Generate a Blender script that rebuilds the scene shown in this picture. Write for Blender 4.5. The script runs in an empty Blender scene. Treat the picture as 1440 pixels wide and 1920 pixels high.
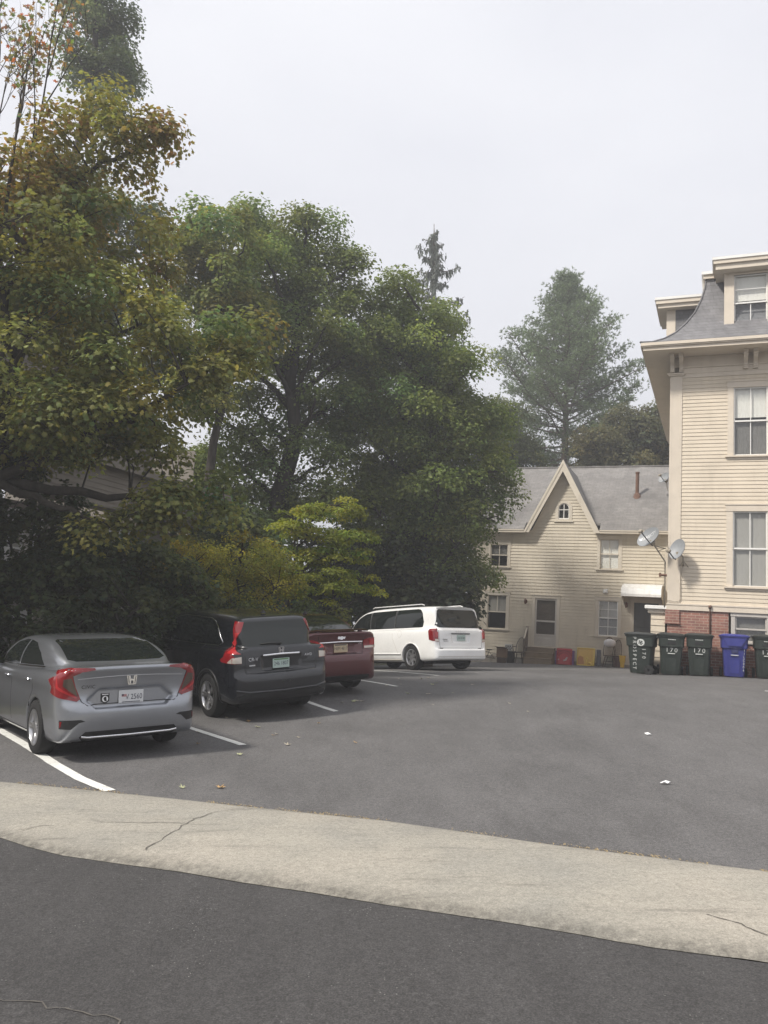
import bpy, bmesh, math, random
import numpy as np
from mathutils import Vector, Matrix
from mathutils.geometry import delaunay_2d_cdt, tessellate_polygon
rng = np.random.default_rng(7)
random.seed(7)
SC = bpy.context.scene
COL = SC.collection
R_ = math.radians

# ------------------------------------------------------------ materials
def mat(name, color=(.5,.5,.5), rough=.6, metal=0., spec=.5, coat=0., trans=0., emis=None):
    m = bpy.data.materials.new(name); m.use_nodes = True
    b = m.node_tree.nodes['Principled BSDF']
    b.inputs['Base Color'].default_value = (*color, 1)
    b.inputs['Roughness'].default_value = rough
    b.inputs['Metallic'].default_value = metal
    b.inputs['Specular IOR Level'].default_value = spec
    b.inputs['Coat Weight'].default_value = coat
    b.inputs['Coat Roughness'].default_value = .06
    b.inputs['Transmission Weight'].default_value = trans
    return m
class NT:
    """small node-graph helper"""
    def __init__(s, m): s.t = m.node_tree; s.b = s.t.nodes.get('Principled BSDF')
    def n(s, typ, **kw):
        x = s.t.nodes.new(typ)
        for k, v in kw.items():
            if k.startswith('i_'):
                key = k[2:]; key = int(key) if key.isdigit() else key.replace('_', ' ')
                x.inputs[key].default_value = v
            else: setattr(x, k, v)
        return x
    def l(s, a, ao, b, bi): s.t.links.new(a.outputs[ao], b.inputs[bi])
    def coord(s, which='Object'): return s.n('ShaderNodeTexCoord'), which
    def noise(s, scale, detail=4, rough=.55, which='Object', stretch=None):
        tc = s.n('ShaderNodeTexCoord'); nz = s.n('ShaderNodeTexNoise')
        nz.inputs['Scale'].default_value = scale; nz.inputs['Detail'].default_value = detail; nz.inputs['Roughness'].default_value = rough
        if stretch:
            mp = s.n('ShaderNodeMapping'); mp.inputs['Scale'].default_value = stretch
            s.l(tc, which, mp, 'Vector'); s.l(mp, 0, nz, 'Vector')
        else: s.l(tc, which, nz, 'Vector')
        return nz
    def ramp(s, src, so, stops):
        r = s.n('ShaderNodeValToRGB'); cr = r.color_ramp
        while len(cr.elements) < len(stops): cr.elements.new(.5)
        for e, (p, c) in zip(cr.elements, stops):
            e.position = p; e.color = (*c, 1) if len(c) == 3 else c
        s.l(src, so, r, 'Fac'); return r
    def mix(s, blend, fac, a, b):
        x = s.n('ShaderNodeMix', data_type='RGBA', blend_type=blend)
        for v, i in ((fac, 0), (a, 6), (b, 7)):
            if isinstance(v, tuple) and hasattr(v[0], 'outputs'): s.t.links.new(v[0].outputs[v[1]], x.inputs[i])
            elif isinstance(v, tuple): x.inputs[i].default_value = (*v, 1)
            else: x.inputs[i].default_value = v
        return x
    def bump(s, src, so, strength=.3, dist=.01):
        b = s.n('ShaderNodeBump'); b.inputs['Strength'].default_value = strength; b.inputs['Distance'].default_value = dist
        s.l(src, so, b, 'Height'); s.l(b, 0, s.b, 'Normal'); return b
def g3(v): return (v, v, v)

def worn_paint(name, col, rough=.6, var=.18, scale=2.2, dirt=(.24,.21,.17), dirt_amt=.35, streak=True):
    m = mat(name, col, rough); k = NT(m)
    a = k.noise(scale, 6, .6); r = k.ramp(a, 'Fac', [(.3, g3(1-var)), (.7, g3(1+var*.35))])
    mx = k.mix('MULTIPLY', 1., col, (r, 0))
    st = k.noise(5., 5, .65, stretch=(1, 1, .12) if streak else None)
    r2 = k.ramp(st, 'Fac', [(.52, g3(0)), (.78, g3(dirt_amt))])
    m2 = k.mix('MIX', (r2, 0), (mx, 2), dirt)
    k.l(m2, 2, k.b, 'Base Color')
    f = k.noise(60, 3); k.bump(f, 'Fac', .15, .004)
    return m

# ------------------------------------------------------------ mesh building
class MB:
    def __init__(s): s.v = []; s.f = []; s.mi = []; s.cur = 0
    def add(s, vs, fs):
        o = len(s.v); s.v += [tuple(p) for p in vs]; s.f += [tuple(i+o for i in f) for f in fs]; s.mi += [s.cur]*len(fs)
    def box(s, x0, x1, y0, y1, z0, z1):
        s.add([(x0,y0,z0),(x1,y0,z0),(x1,y1,z0),(x0,y1,z0),(x0,y0,z1),(x1,y0,z1),(x1,y1,z1),(x0,y1,z1)],
              [(0,3,2,1),(4,5,6,7),(0,1,5,4),(1,2,6,5),(2,3,7,6),(3,0,4,7)])
    def bbox(s, x0, x1, y0, y1, z0, z1, b=.01):
        """box with all its edges chamfered"""
        c = [((x0+x1)/2,(y0+y1)/2,(z0+z1)/2)]; hx, hy, hz = (x1-x0)/2, (y1-y0)/2, (z1-z0)/2
        b = min(b, hx*.9, hy*.9, hz*.9)
        vs = []; idx = {}
        for sx in (-1,1):
            for sy in (-1,1):
                for sz in (-1,1):
                    for ax in range(3):
                        p = [sx*(hx-b), sy*(hy-b), sz*(hz-b)]
                        p[ax] = (sx*hx, sy*hy, sz*hz)[ax]
                        idx[(sx,sy,sz,ax)] = len(vs); vs.append((c[0][0]+p[0], c[0][1]+p[1], c[0][2]+p[2]))
        fs = []
        for sg in (-1,1):
            q = [(-1,-1),(1,-1),(1,1),(-1,1)]
            fx = [idx[(sg,a,d,0)] for a,d in q]; fy = [idx[(a,sg,d,1)] for a,d in q]; fz = [idx[(a,d,sg,2)] for a,d in q]
            fs += [fx if sg>0 else fx[::-1], fy[::-1] if sg>0 else fy, fz if sg>0 else fz[::-1]]
        for a in (-1,1):
            for d in (-1,1):
                fs.append([idx[(-1,a,d,1)],idx[(1,a,d,1)],idx[(1,a,d,2)],idx[(-1,a,d,2)]])
                fs.append([idx[(a,-1,d,0)],idx[(a,1,d,0)],idx[(a,1,d,2)],idx[(a,-1,d,2)]])
                fs.append([idx[(a,d,-1,0)],idx[(a,d,1,0)],idx[(a,d,1,1)],idx[(a,d,-1,1)]])
                for e in (-1,1): fs.append([idx[(a,d,e,0)],idx[(a,d,e,1)],idx[(a,d,e,2)]])
        # orient every face outwards
        out = []
        for f in fs:
            P = [Vector(vs[i]) for i in f]; n = (P[1]-P[0]).cross(P[2]-P[0]); m = sum(P, Vector())/len(P) - Vector(c[0])
            out.append(tuple(f) if n.dot(m) > 0 else tuple(f[::-1]))
        s.add(vs, out)
    def quad(s, a, b, c, d): s.add([a,b,c,d], [(0,1,2,3)])
    def prism(s, pts, axis, lo, hi):
        """extrude a 2-D outline along an axis; the other two coordinates keep x<y<z order"""
        def P(p, h): q = [p[0], p[1]]; q.insert(axis, h); return tuple(q)
        n = len(pts)
        area = sum(pts[i][0]*pts[(i+1)%n][1]-pts[(i+1)%n][0]*pts[i][1] for i in range(n))
        if (area < 0) != (axis == 1): pts = pts[::-1]
        tri = tessellate_polygon([[Vector((p[0],p[1],0)) for p in pts]])
        vs = [P(p, lo) for p in pts]+[P(p, hi) for p in pts]
        fs = []
        for t in tri:
            A,B,C_ = [Vector((*pts[i],0)) for i in t]
            t = tuple(t) if ((B-A).cross(C_-A)).z > 0 else tuple(t[::-1])
            if axis == 1: t = t[::-1]
            fs.append(tuple(i+n for i in t)); fs.append(t[::-1])
        for i in range(n):
            j = (i+1) % n; fs.append((i, j, j+n, i+n))
        s.add(vs, fs)
    def tube(s, pts, rad, n=8, cap=True, scale=None):
        pts = [Vector(p) for p in pts]; rs = rad if isinstance(rad, (list, tuple)) else [rad]*len(pts)
        vs = []; up = Vector((0,0,1)); prev = None
        for i, p in enumerate(pts):
            d = (pts[min(i+1,len(pts)-1)]-pts[max(i-1,0)]).normalized()
            if prev is None:
                a = d.cross(up if abs(d.z) < .9 else Vector((1,0,0))).normalized()
            else:
                a = (prev - d*prev.dot(d)).normalized()
            prev = a; b = d.cross(a)
            for k in range(n):
                t = 2*math.pi*k/n; vs.append(p + (a*math.cos(t)+b*math.sin(t))*rs[i])
        fs = []
        for i in range(len(pts)-1):
            for k in range(n):
                k2 = (k+1) % n; fs.append((i*n+k, i*n+k2, (i+1)*n+k2, (i+1)*n+k))
        if cap: fs.append(tuple(range(n))[::-1]); fs.append(tuple((len(pts)-1)*n+k for k in range(n)))
        s.add(vs, fs)
    def lathe(s, prof, n=24, axis='z', center=(0,0,0), close=False):
        vs = []; fs = []; m = len(prof); cx, cy, cz = center
        for k in range(n):
            t = 2*math.pi*k/n; c, q = math.cos(t), math.sin(t)
            for r, h in prof:
                p = (r*c, r*q, h) if axis == 'z' else ((r*c, h, r*q) if axis == 'y' else (h, r*c, r*q))
                vs.append((p[0]+cx, p[1]+cy, p[2]+cz))
        for k in range(n):
            k2 = (k+1) % n
            for i in range(m-1 if not close else m):
                j = (i+1) % m; fs.append((k*m+i, k2*m+i, k2*m+j, k*m+j))
        s.add(vs, fs)
    def loft(s, rings, cap=True):
        n = len(rings[0]); vs = [p for r in rings for p in r]; fs = []
        for i in range(len(rings)-1):
            for k in range(n):
                k2 = (k+1) % n; fs.append((i*n+k, i*n+k2, (i+1)*n+k2, (i+1)*n+k))
        if cap: fs.append(tuple(range(n))[::-1]); fs.append(tuple((len(rings)-1)*n+k for k in range(n)))
        s.add(vs, fs)
    def build(s, name, m, parent=None, smooth=False, fix=False, angle=None):
        me = bpy.data.meshes.new(name); me.from_pydata(s.v, [], s.f)
        ms = m if isinstance(m, (list, tuple)) else [m]
        for x in ms: me.materials.append(x)
        if len(ms) > 1: me.polygons.foreach_set('material_index', s.mi)
        if fix:
            bm = bmesh.new(); bm.from_mesh(me); bmesh.ops.recalc_face_normals(bm, faces=bm.faces); bm.to_mesh(me); bm.free()
        if smooth or angle:
            me.polygons.foreach_set('use_smooth', [True]*len(me.polygons))
            if angle: me.set_sharp_from_angle(angle=R_(angle))
        me.update()
        return link(name, me, parent)
def link(name, data, parent=None):
    o = bpy.data.objects.new(name, data); COL.objects.link(o)
    if parent: o.parent = parent
    return o
def tag(o, label, cat, group=None, kind=None):
    o['label'] = label
    if cat: o['category'] = cat
    if group: o['group'] = group
    if kind: o['kind'] = kind
    return o
def thing(name, label, cat, loc=(0,0,0), rz=0., group=None, M=None):
    o = bpy.data.objects.new(name, None); COL.objects.link(o); o.empty_display_size = .2
    if M is not None: o.matrix_world = M
    else: o.location = loc; o.rotation_euler = (0,0,rz)
    return tag(o, label, cat, group)
def np_mesh(name, verts, faces_flat, nper, m, parent=None, smooth=False, col=None):
    """faces all with nper corners"""
    me = bpy.data.meshes.new(name); nv = len(verts); nf = len(faces_flat)//nper
    me.vertices.add(nv); me.vertices.foreach_set('co', np.asarray(verts, np.float32).ravel())
    me.loops.add(nf*nper); me.loops.foreach_set('vertex_index', np.asarray(faces_flat, np.int32).ravel())
    me.polygons.add(nf); me.polygons.foreach_set('loop_start', np.arange(0, nf*nper, nper, dtype=np.int32))
    try: me.polygons.foreach_set('loop_total', np.full(nf, nper, np.int32))
    except Exception: pass
    me.update(calc_edges=True)
    if smooth: me.polygons.foreach_set('use_smooth', np.ones(nf, bool))
    if col is not None:
        at = me.color_attributes.new('leaf_colour', 'FLOAT_COLOR', 'POINT')
        at.data.foreach_set('color', np.asarray(col, np.float32).ravel())
    me.materials.append(m); me.validate()
    return link(name, me, parent)
FONT_CACHE = {}
def text_geo(txt, size=1., depth=0., spacing=1.):
    """verts, faces of a line of lettering centred on the origin in the xy plane"""
    key = (txt, spacing)
    if key not in FONT_CACHE:
        cu = bpy.data.curves.new('lettering', 'FONT'); cu.body = txt; cu.size = 1; cu.align_x = 'CENTER'; cu.align_y = 'CENTER'; cu.resolution_u = 3; cu.space_character = spacing
        ob = bpy.data.objects.new('lettering', cu); COL.objects.link(ob)
        dg = bpy.context.evaluated_depsgraph_get(); me = bpy.data.meshes.new_from_object(ob.evaluated_get(dg))
        vs = [tuple(v.co) for v in me.vertices]; fs = [tuple(p.vertices) for p in me.polygons]
        COL.objects.unlink(ob); bpy.data.objects.remove(ob); bpy.data.curves.remove(cu); bpy.data.meshes.remove(me)
        FONT_CACHE[key] = (vs, fs)
    vs, fs = FONT_CACHE[key]
    return [(v[0]*size, v[1]*size, 0) for v in vs], fs

# ------------------------------------------------------------ camera (position and angles solved from the photograph)
F_PX, PITCH, ROLL, EYE = 1564., R_(7.93), R_(3.52), 1.6
cp, sp = math.cos(PITCH), math.sin(PITCH)
CF = Vector((0, cp, sp)); cu_ = Vector((0, -sp, cp)); cr_ = Vector((1, 0, 0))
CR = cr_*math.cos(ROLL) + cu_*math.sin(ROLL); CU = cu_*math.cos(ROLL) - cr_*math.sin(ROLL)
EYEP = Vector((0, 0, EYE))
cam = bpy.data.cameras.new('camera'); camo = bpy.data.objects.new('camera', cam); COL.objects.link(camo)
M = Matrix.Identity(4)
for i in range(3): M[i][0] = CR[i]; M[i][1] = CU[i]; M[i][2] = -CF[i]; M[i][3] = EYEP[i]
camo.matrix_world = M; cam.lens = 36*F_PX/1920; cam.sensor_width = 36; cam.sensor_fit = 'AUTO'; cam.clip_end = 6000; cam.clip_start = .05
SC.camera = camo
def ray(px, py): return CF*F_PX + CR*(px-720) - CU*(py-960)
def at(px, py, Y):
    """the point seen at a pixel of the photograph at forward distance Y"""
    d = ray(px, py); return EYEP + d*(Y/d.y)

# ------------------------------------------------------------ lie of the land: thin-plate surface through surveyed spots
AXB = R_(36.6); DP = Vector((-math.sin(AXB), math.cos(AXB), 0)); DE = Vector((math.cos(AXB), math.sin(AXB), 0))
_cp = [(-2.73,8.3,-.19),(-1.66,11.3,-.03),(-.59,14.3,.17),(.48,17.3,.44),(1.55,20.3,.56),(2.62,23.3,.6),(-.68,16.6,.43),(-1.9,15.7,.30),
       (-4.31,10.5,-.17),(-2.84,11.4,-.07),(-2.82,13.76,.02),(-1.37,14.7,.18),(.8,22.9,.53),(2.2,23.9,.57),
       (6.5,34.9,.55),(3.9,36.2,.41),(9.6,33.6,.64),(6.9,22.3,.8),(9.8,21.2,.92),(7.3,15.6,.78),
       (2.8,6.1,.0),(-3.96,8.6,-.23),(-3.05,6.6,-.26),(2.05,4.4,-.05),(0,3.6,-.17),(0,0,-.3),(-8,17,-.3),(-6,26,-.2),(-12,10,-.75),
       (12,8,.5),(20,20,1.),(-30,20,-1.2),(-20,45,-.6),(0,60,.4),(40,50,.9),(0,-25,-.6),(-30,-15,-1.4),(35,-15,.6),(-50,60,-1.),(55,5,1.2)]
_cp = np.array(_cp); _n = len(_cp)
def _U(r2): return np.where(r2 > 1e-12, r2*np.log(np.maximum(r2, 1e-12)), 0.)
_K = _U(((_cp[:,None,:2]-_cp[None,:,:2])**2).sum(2)) + np.eye(_n)*2.
_P = np.c_[np.ones(_n), _cp[:,:2]]
_L = np.block([[_K, _P],[_P.T, np.zeros((3,3))]]); _W = np.linalg.solve(_L, np.r_[_cp[:,2], 0, 0, 0])
def gza(x, y):
    x = np.asarray(x, float); y = np.asarray(y, float)
    cx, cy = x-2., y-18.; r = np.hypot(cx, cy); k = np.where(r > 48, (48+ (r-48)*.0)/np.maximum(r,1e-9), 1.)
    X, Y = 2+cx*k, 18+cy*k
    r2 = (X[...,None]-_cp[:,0])**2+(Y[...,None]-_cp[:,1])**2
    return (_U(r2)*_W[:_n]).sum(-1)+_W[_n]+_W[_n+1]*X+_W[_n+2]*Y
def gz(x, y): return float(gza(x, y))
def on_ground(px, py):
    d = ray(px, py); t0, t1 = 0.0005, .2
    ts = np.linspace(.0006, .06, 4000)
    P = np.array(EYEP)[None]+ts[:,None]*np.array(d)[None]
    h = P[:,2]-gza(P[:,0], P[:,1]); i = int(np.argmax(h < 0)) if (h < 0).any() else len(ts)-1
    return Vector(P[i])
# ------------------------------------------------------------ sky, sun, view
SUN_EL, SUN_AZ = R_(47), R_(240)       # azimuth clockwise from +Y of the direction the sun stands in
w = bpy.data.worlds.new('World'); SC.world = w; w.use_nodes = True
wn = w.node_tree; bg = wn.nodes['Background']
sky = wn.nodes.new('ShaderNodeTexSky'); sky.sky_type = 'NISHITA'; sky.sun_disc = False
sky.sun_elevation = SUN_EL; sky.sun_rotation = SUN_AZ; sky.air_density = 1.2; sky.dust_density = 5; sky.ozone_density = 1.5
# an overcast: high thin cloud sheet over the clear-sky model
tc = wn.nodes.new('ShaderNodeTexCoord'); nz = wn.nodes.new('ShaderNodeTexNoise'); nz.inputs['Scale'].default_value = 2.1; nz.inputs['Detail'].default_value = 5; nz.inputs['Roughness'].default_value = .45
mp = wn.nodes.new('ShaderNodeMapping'); mp.inputs['Scale'].default_value = (1, 1, 2.2)
wn.links.new(tc.outputs['Generated'], mp.inputs['Vector']); wn.links.new(mp.outputs[0], nz.inputs['Vector'])
rp = wn.nodes.new('ShaderNodeValToRGB'); rp.color_ramp.elements[0].position = .25; rp.color_ramp.elements[1].position = .75
rp.color_ramp.elements[0].color = (6.85, 6.95, 7.5, 1); rp.color_ramp.elements[1].color = (8.15, 8.2, 8.55, 1)
wn.links.new(nz.outputs['Fac'], rp.inputs['Fac'])
mx = wn.nodes.new('ShaderNodeMix'); mx.data_type = 'RGBA'; mx.inputs[0].default_value = .93
wn.links.new(sky.outputs[0], mx.inputs[6]); wn.links.new(rp.outputs[0], mx.inputs[7])
wn.links.new(mx.outputs[2], bg.inputs['Color']); bg.inputs['Strength'].default_value = .1
sl = bpy.data.lights.new('sun', 'SUN'); sl.energy = 3.8; sl.angle = R_(7); sl.color = (1, .94, .85)
so = bpy.data.objects.new('sun', sl); COL.objects.link(so)
sd = Vector((math.sin(SUN_AZ)*math.cos(SUN_EL), math.cos(SUN_AZ)*math.cos(SUN_EL), math.sin(SUN_EL)))
so.rotation_euler = sd.to_track_quat('Z', 'Y').to_euler(); so.location = (-10, -10, 30)
vs_ = SC.view_settings; vs_.view_transform = 'Standard'; vs_.look = 'None'; vs_.exposure = .38; vs_.gamma = 1; vs_.use_curve_mapping = False
cy_ = SC.cycles; cy_.max_bounces = 6; cy_.diffuse_bounces = 4; cy_.glossy_bounces = 3; cy_.transmission_bounces = 6; cy_.transparent_max_bounces = 12; cy_.volume_bounces = 0
cy_.use_denoising = True; cy_.use_adaptive_sampling = True; cy_.adaptive_threshold = .02
cy_.volume_step_rate = 4; cy_.caustics_reflective = False; cy_.caustics_refractive = False
HAZE = .0034
mh = bpy.data.materials.new('haze'); mh.use_nodes = True; t_ = mh.node_tree
t_.nodes.remove(t_.nodes['Principled BSDF'])
pv = t_.nodes.new('ShaderNodeVolumePrincipled'); pv.inputs['Color'].default_value = (.93, .94, .98, 1); pv.inputs['Density'].default_value = HAZE; pv.inputs['Anisotropy'].default_value = .2
t_.links.new(pv.outputs[0], t_.nodes['Material Output'].inputs['Volume'])
if HAZE > 0:
    hb = MB(); hb.box(-260, 260, -80, 320, -6, 45); ho = hb.build('haze', mh); tag(ho, 'thin pale mist hanging over the whole lot', None, kind='stuff')
# ------------------------------------------------------------ surfaces underfoot
def asphalt(name, base, speck, speck_amt, blot, warm=(1.01,1.,.985)):
    m = mat(name, base, .85, spec=.35); k = NT(m)
    big = k.noise(.33, 6, .62); rb = k.ramp(big, 'Fac', [(.3, g3(1-blot)), (.5, g3(1)), (.72, g3(1+blot*.8))])
    med = k.noise(2.6, 5, .7, stretch=(1, .35, 1)); rm = k.ramp(med, 'Fac', [(.3, g3(.86)), (.7, g3(1.12))])
    fine = k.noise(95, 3, .7); rf = k.ramp(fine, 'Fac', [(.3, g3(.45)), (.52, g3(1.)), (.72, g3(1.8))])
    grain = k.noise(30, 4, .8); rg_ = k.ramp(grain, 'Fac', [(.32, g3(.72)), (.5, g3(1)), (.68, g3(1.32))])
    wear = k.noise(.9, 6, .8, stretch=(1, .22, 1)); rw = k.ramp(wear, 'Fac', [(.30, g3(.80)), (.42, g3(1)), (.8, g3(1.05))])
    a = k.mix('MULTIPLY', 1., tuple(c*wm for c, wm in zip(base, warm)), (rb, 0)); b = k.mix('MULTIPLY', 1., (a, 2), (rm, 0)); c0 = k.mix('MULTIPLY', .9, (b, 2), (rf, 0)); c1_ = k.mix('MULTIPLY', 1., (c0, 2), (rg_, 0)); c = k.mix('MULTIPLY', 1., (c1_, 2), (rw, 0))
    tc = k.n('ShaderNodeTexCoord'); vo = k.n('ShaderNodeTexVoronoi', i_Scale=38.); vo.inputs['Randomness'].default_value = 1
    k.l(tc, 'Object', vo, 'Vector')
    rv = k.ramp(vo, 'Distance', [(.10, g3(1)), (.19, g3(0))])
    gate = k.noise(1.7, 5, .75); rg = k.ramp(gate, 'Fac', [(.50, g3(0)), (.66, g3(speck_amt))])
    mm = k.mix('MULTIPLY', 1., (rv, 0), (rg, 0))
    sepv = k.n('ShaderNodeSeparateColor'); k.l(vo, 'Color', sepv, 0)
    pick = k.n('ShaderNodeMath', operation='GREATER_THAN'); pick.inputs[1].default_value = .55; k.l(sepv, 0, pick, 0)
    m3 = k.mix('MULTIPLY', 1., (mm, 2), (pick, 0))
    d = k.mix('MIX', (m3, 2), (c, 2), speck)
    k.l(d, 2, k.b, 'Base Color')
    k.bump(fine, 'Fac', .55, .008)
    return m
M_LOT = asphalt('lot_asphalt', (.117,.115,.116), (.36,.35,.33), .6, .2)
M_ROAD = asphalt('road_asphalt', (.058,.0565,.057), (.42,.41,.39), .75, .16)
def walk_mat():
    m = mat('weathered_walk', (.36,.33,.27), .9, spec=.25); k = NT(m)
    big = k.noise(.6, 6, .6); rb = k.ramp(big, 'Fac', [(.28, (.265,.257,.230)), (.5, (.34,.32,.275)), (.75, (.40,.365,.31))])
    st = k.noise(1.3, 6, .7, stretch=(.5, 3.5, 1)); rs = k.ramp(st, 'Fac', [(.30, g3(.58)), (.42, g3(.97)), (.7, g3(1.07))])
    a = k.mix('MULTIPLY', 1., (rb, 0), (rs, 0))
    fine = k.noise(85, 3, .75); rf = k.ramp(fine, 'Fac', [(.3, g3(.6)), (.52, g3(1)), (.75, g3(1.3))])
    gr_ = k.noise(26, 4, .8); rg_ = k.ramp(gr_, 'Fac', [(.32, g3(.78)), (.5, g3(1)), (.68, g3(1.16))]); a = k.mix('MULTIPLY', 1., (a, 2), (rg_, 0))
    sp_ = k.noise(7, 6, .8); rs2 = k.ramp(sp_, 'Fac', [(.24, g3(.55)), (.34, g3(1))]); a = k.mix('MULTIPLY', 1., (a, 2), (rs2, 0))
    b = k.mix('MULTIPLY', .85, (a, 2), (rf, 0))
    ed = k.n('ShaderNodeAttribute', attribute_name='edge_grime'); eg = k.noise(14, 5, .75); er = k.ramp(eg, 'Fac', [(.3, g3(.2)), (.7, g3(1))]); em = k.mix('MULTIPLY', 1., (ed, 0), (er, 0))
    c = k.mix('MIX', (em, 2), (b, 2), (.085,.08,.07))
    k.l(c, 2, k.b, 'Base Color'); k.bump(fine, 'Fac', .5, .006); return m
M_WALK = walk_mat()
def soil_mat():
    m = mat('leaf_litter_soil', (.06,.05,.035), .95, spec=.2); k = NT(m)
    n1 = k.noise(3, 6, .7); r1 = k.ramp(n1, 'Fac', [(.3, (.035,.03,.02)), (.55, (.06,.06,.03)), (.75, (.10,.08,.045))])
    k.l(r1, 0, k.b, 'Base Color'); n2 = k.noise(25, 4); k.bump(n2, 'Fac', .7, .05); return m
M_SOIL = soil_mat()
def paint_mat():
    m = mat('road_paint', (.74,.74,.70), .75); k = NT(m)
    a = k.noise(9, 6, .75); r = k.ramp(a, 'Fac', [(.30, (.40,.40,.38)), (.44, (.70,.70,.66)), (.7, (.80,.80,.77))])
    k.l(r, 0, k.b, 'Base Color'); return m
M_PAINT = paint_mat()

# base terrain, out past the trees to the horizon
rr = np.concatenate([np.linspace(0, 60, 61)[1:], [70, 90, 130, 200, 340, 600, 1200, 2500]]); na = 96
ang = np.linspace(0, 2*np.pi, na, endpoint=False)
gx = (2+rr[:,None]*np.cos(ang)[None]).ravel(); gy = (18+rr[:,None]*np.sin(ang)[None]).ravel()
gzv = gza(gx, gy)-.05
far = np.hypot(gx-2, gy-18); gzv = np.where(far > 60, gzv+(-.3-gzv)*np.clip((far-60)/300, 0, 1), gzv)
V = np.c_[np.r_[2., gx], np.r_[18., gy], np.r_[gz(2, 18)-.05, gzv]]
fs = []
for k in range(na): fs += [0, 1+k, 1+(k+1) % na]
for i in range(len(rr)-1):
    for k in range(na):
        a, b = 1+i*na+k, 1+i*na+(k+1) % na; c, d = a+na, b+na
        fs += [a, c, d, a, d, b]
o = np_mesh('ground', V, fs, 3, M_SOIL, smooth=True); tag(o, 'dark leaf littered soil under the trees around the lot', None, kind='structure')

# edges of the light walk crossing in front of the lot
up_px = [(0,1468),(120,1479),(300,1497),(480,1517),(720,1541),(900,1567),(1040,1588),(1240,1613),(1440,1639)]
lo_px = [(0,1567),(50,1585),(115,1600),(220,1615),(340,1632),(450,1652),(580,1671),(720,1692),(970,1730),(1220,1772),(1440,1801)]
UP = [on_ground(*p).xy for p in up_px]; LO = [on_ground(*p).xy for p in lo_px]
def extend(L, a, b):
    d0 = (L[2]-L[4]).normalized(); d1 = (L[-1]-L[-4]).normalized()
    dm = (L[-1]-L[0]).normalized()
    return [L[0]-dm*a] + list(L) + [L[-1]+dm*b]
UPX = extend(UP, 40, 40); LOX = extend(LO, 40, 40)
def resample(L, n):
    P = np.array([tuple(p) for p in L]); s = np.r_[0, np.cumsum(np.hypot(*np.diff(P, axis=0).T))]
    return P, s
def along(L, t_):
    P, s = resample(L, 0); return np.c_[np.interp(t_, s, P[:,0]), np.interp(t_, s, P[:,1])]
PU, sU = resample(UPX, 0); PL, sL = resample(LOX, 0)
tt = np.unique(np.r_[np.linspace(0, 38, 30), np.linspace(38, 38+8.5, 170), np.linspace(46.5, sU[-1], 30)])
nU = along(UPX, tt*1.0); nL = along(LOX, tt*sL[-1]/sU[-1])
wob = np.interp(tt, np.linspace(0, tt[-1], 900), np.convolve(rng.normal(0, 1, 906), np.ones(7)/7, 'valid'))*.018
nL = nL + np.c_[-wob*.25, wob]
prof = [(-.01,.006),(.04,.022),(.2,.032),(.5,.036),(.75,.036),(.86,.032),(.92,.024),(.97,.008),(1.0,-.012)]
vs = []
for v, h in prof:
    P = nU*(1-v)+nL*v; vs.append(np.c_[P, gza(P[:,0], P[:,1])+h])
VV = np.concatenate(vs); nn = len(tt); fs = []
for i in range(len(prof)-1):
    for k in range(nn-1): a = i*nn+k; fs += [a, a+nn, a+nn+1, a+1]
gr = np.concatenate([np.full(nn, {-.01:.5,.04:.15,.75:.05,0.86:.12,.92:.35,.97:.85,1.0:1.}.get(v, 0.)) for v, h in prof])
o = np_mesh('pavement', VV, fs, 4, M_WALK, smooth=True)
at_ = o.data.color_attributes.new('edge_grime', 'FLOAT_COLOR', 'POINT'); at_.data.foreach_set('color', np.repeat(gr, 4).astype(np.float32)); tag(o, 'light weathered sidewalk strip between road and lot', None, kind='structure')

def sheet(name, poly, off, m, res, label):
    poly = [Vector((p[0], p[1])) for p in poly]
    edge = []
    for i, p in enumerate(poly):
        q = poly[(i+1) % len(poly)]; n = max(1, int((q-p).length/res))
        edge += [p.lerp(q, j/n) for j in range(n)]
    A = np.array([tuple(p) for p in poly]); lo = A.min(0); hi = A.max(0)
    gx, gy = np.meshgrid(np.arange(lo[0], hi[0], res), np.arange(lo[1], hi[1], res))
    pts = edge+[Vector((float(x), float(y))) for x, y in zip(gx.ravel(), gy.ravel())]
    ne = len(edge)
    vo, eo, fo, *_ = delaunay_2d_cdt(pts, [(i, (i+1) % ne) for i in range(ne)], [list(range(ne))], 1, 1e-4)
    P = np.array([tuple(v) for v in vo]); z = gza(P[:,0], P[:,1])+off
    me = bpy.data.meshes.new(name); me.from_pydata(np.c_[P, z].tolist(), [], [tuple(f) for f in fo]); me.materials.append(m)
    me.polygons.foreach_set('use_smooth', [True]*len(me.polygons))
    if me.polygons and me.polygons[0].normal.z < 0: me.flip_normals()
    return tag(link(name, me), label, None, kind='structure')
E0 = Vector((-2.73, 8.3)); EROW = Vector((1.07, 3.0)).normalized(); dp2 = DP.xy
def nose(k): return E0+EROW*3.18*k+dp2*5.7
upl = [tuple(p) for p in UP]
lot_poly = upl+[(30, -4), (34, 30), (16, 40), (2, 44), tuple(nose(9)), tuple(nose(5)), tuple(nose(2)), tuple(nose(0)-EROW*.6), tuple(nose(0)-EROW*4.2)]
sheet('parking_lot', lot_poly, 0., M_LOT, .6, 'grey worn asphalt of the parking lot')
road_poly = [tuple(p) for p in LOX] + [(48, -30), (-50, -12)]
sheet('road', road_poly, -.016, M_ROAD, .8, 'dark grey speckled asphalt of the street')

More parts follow.
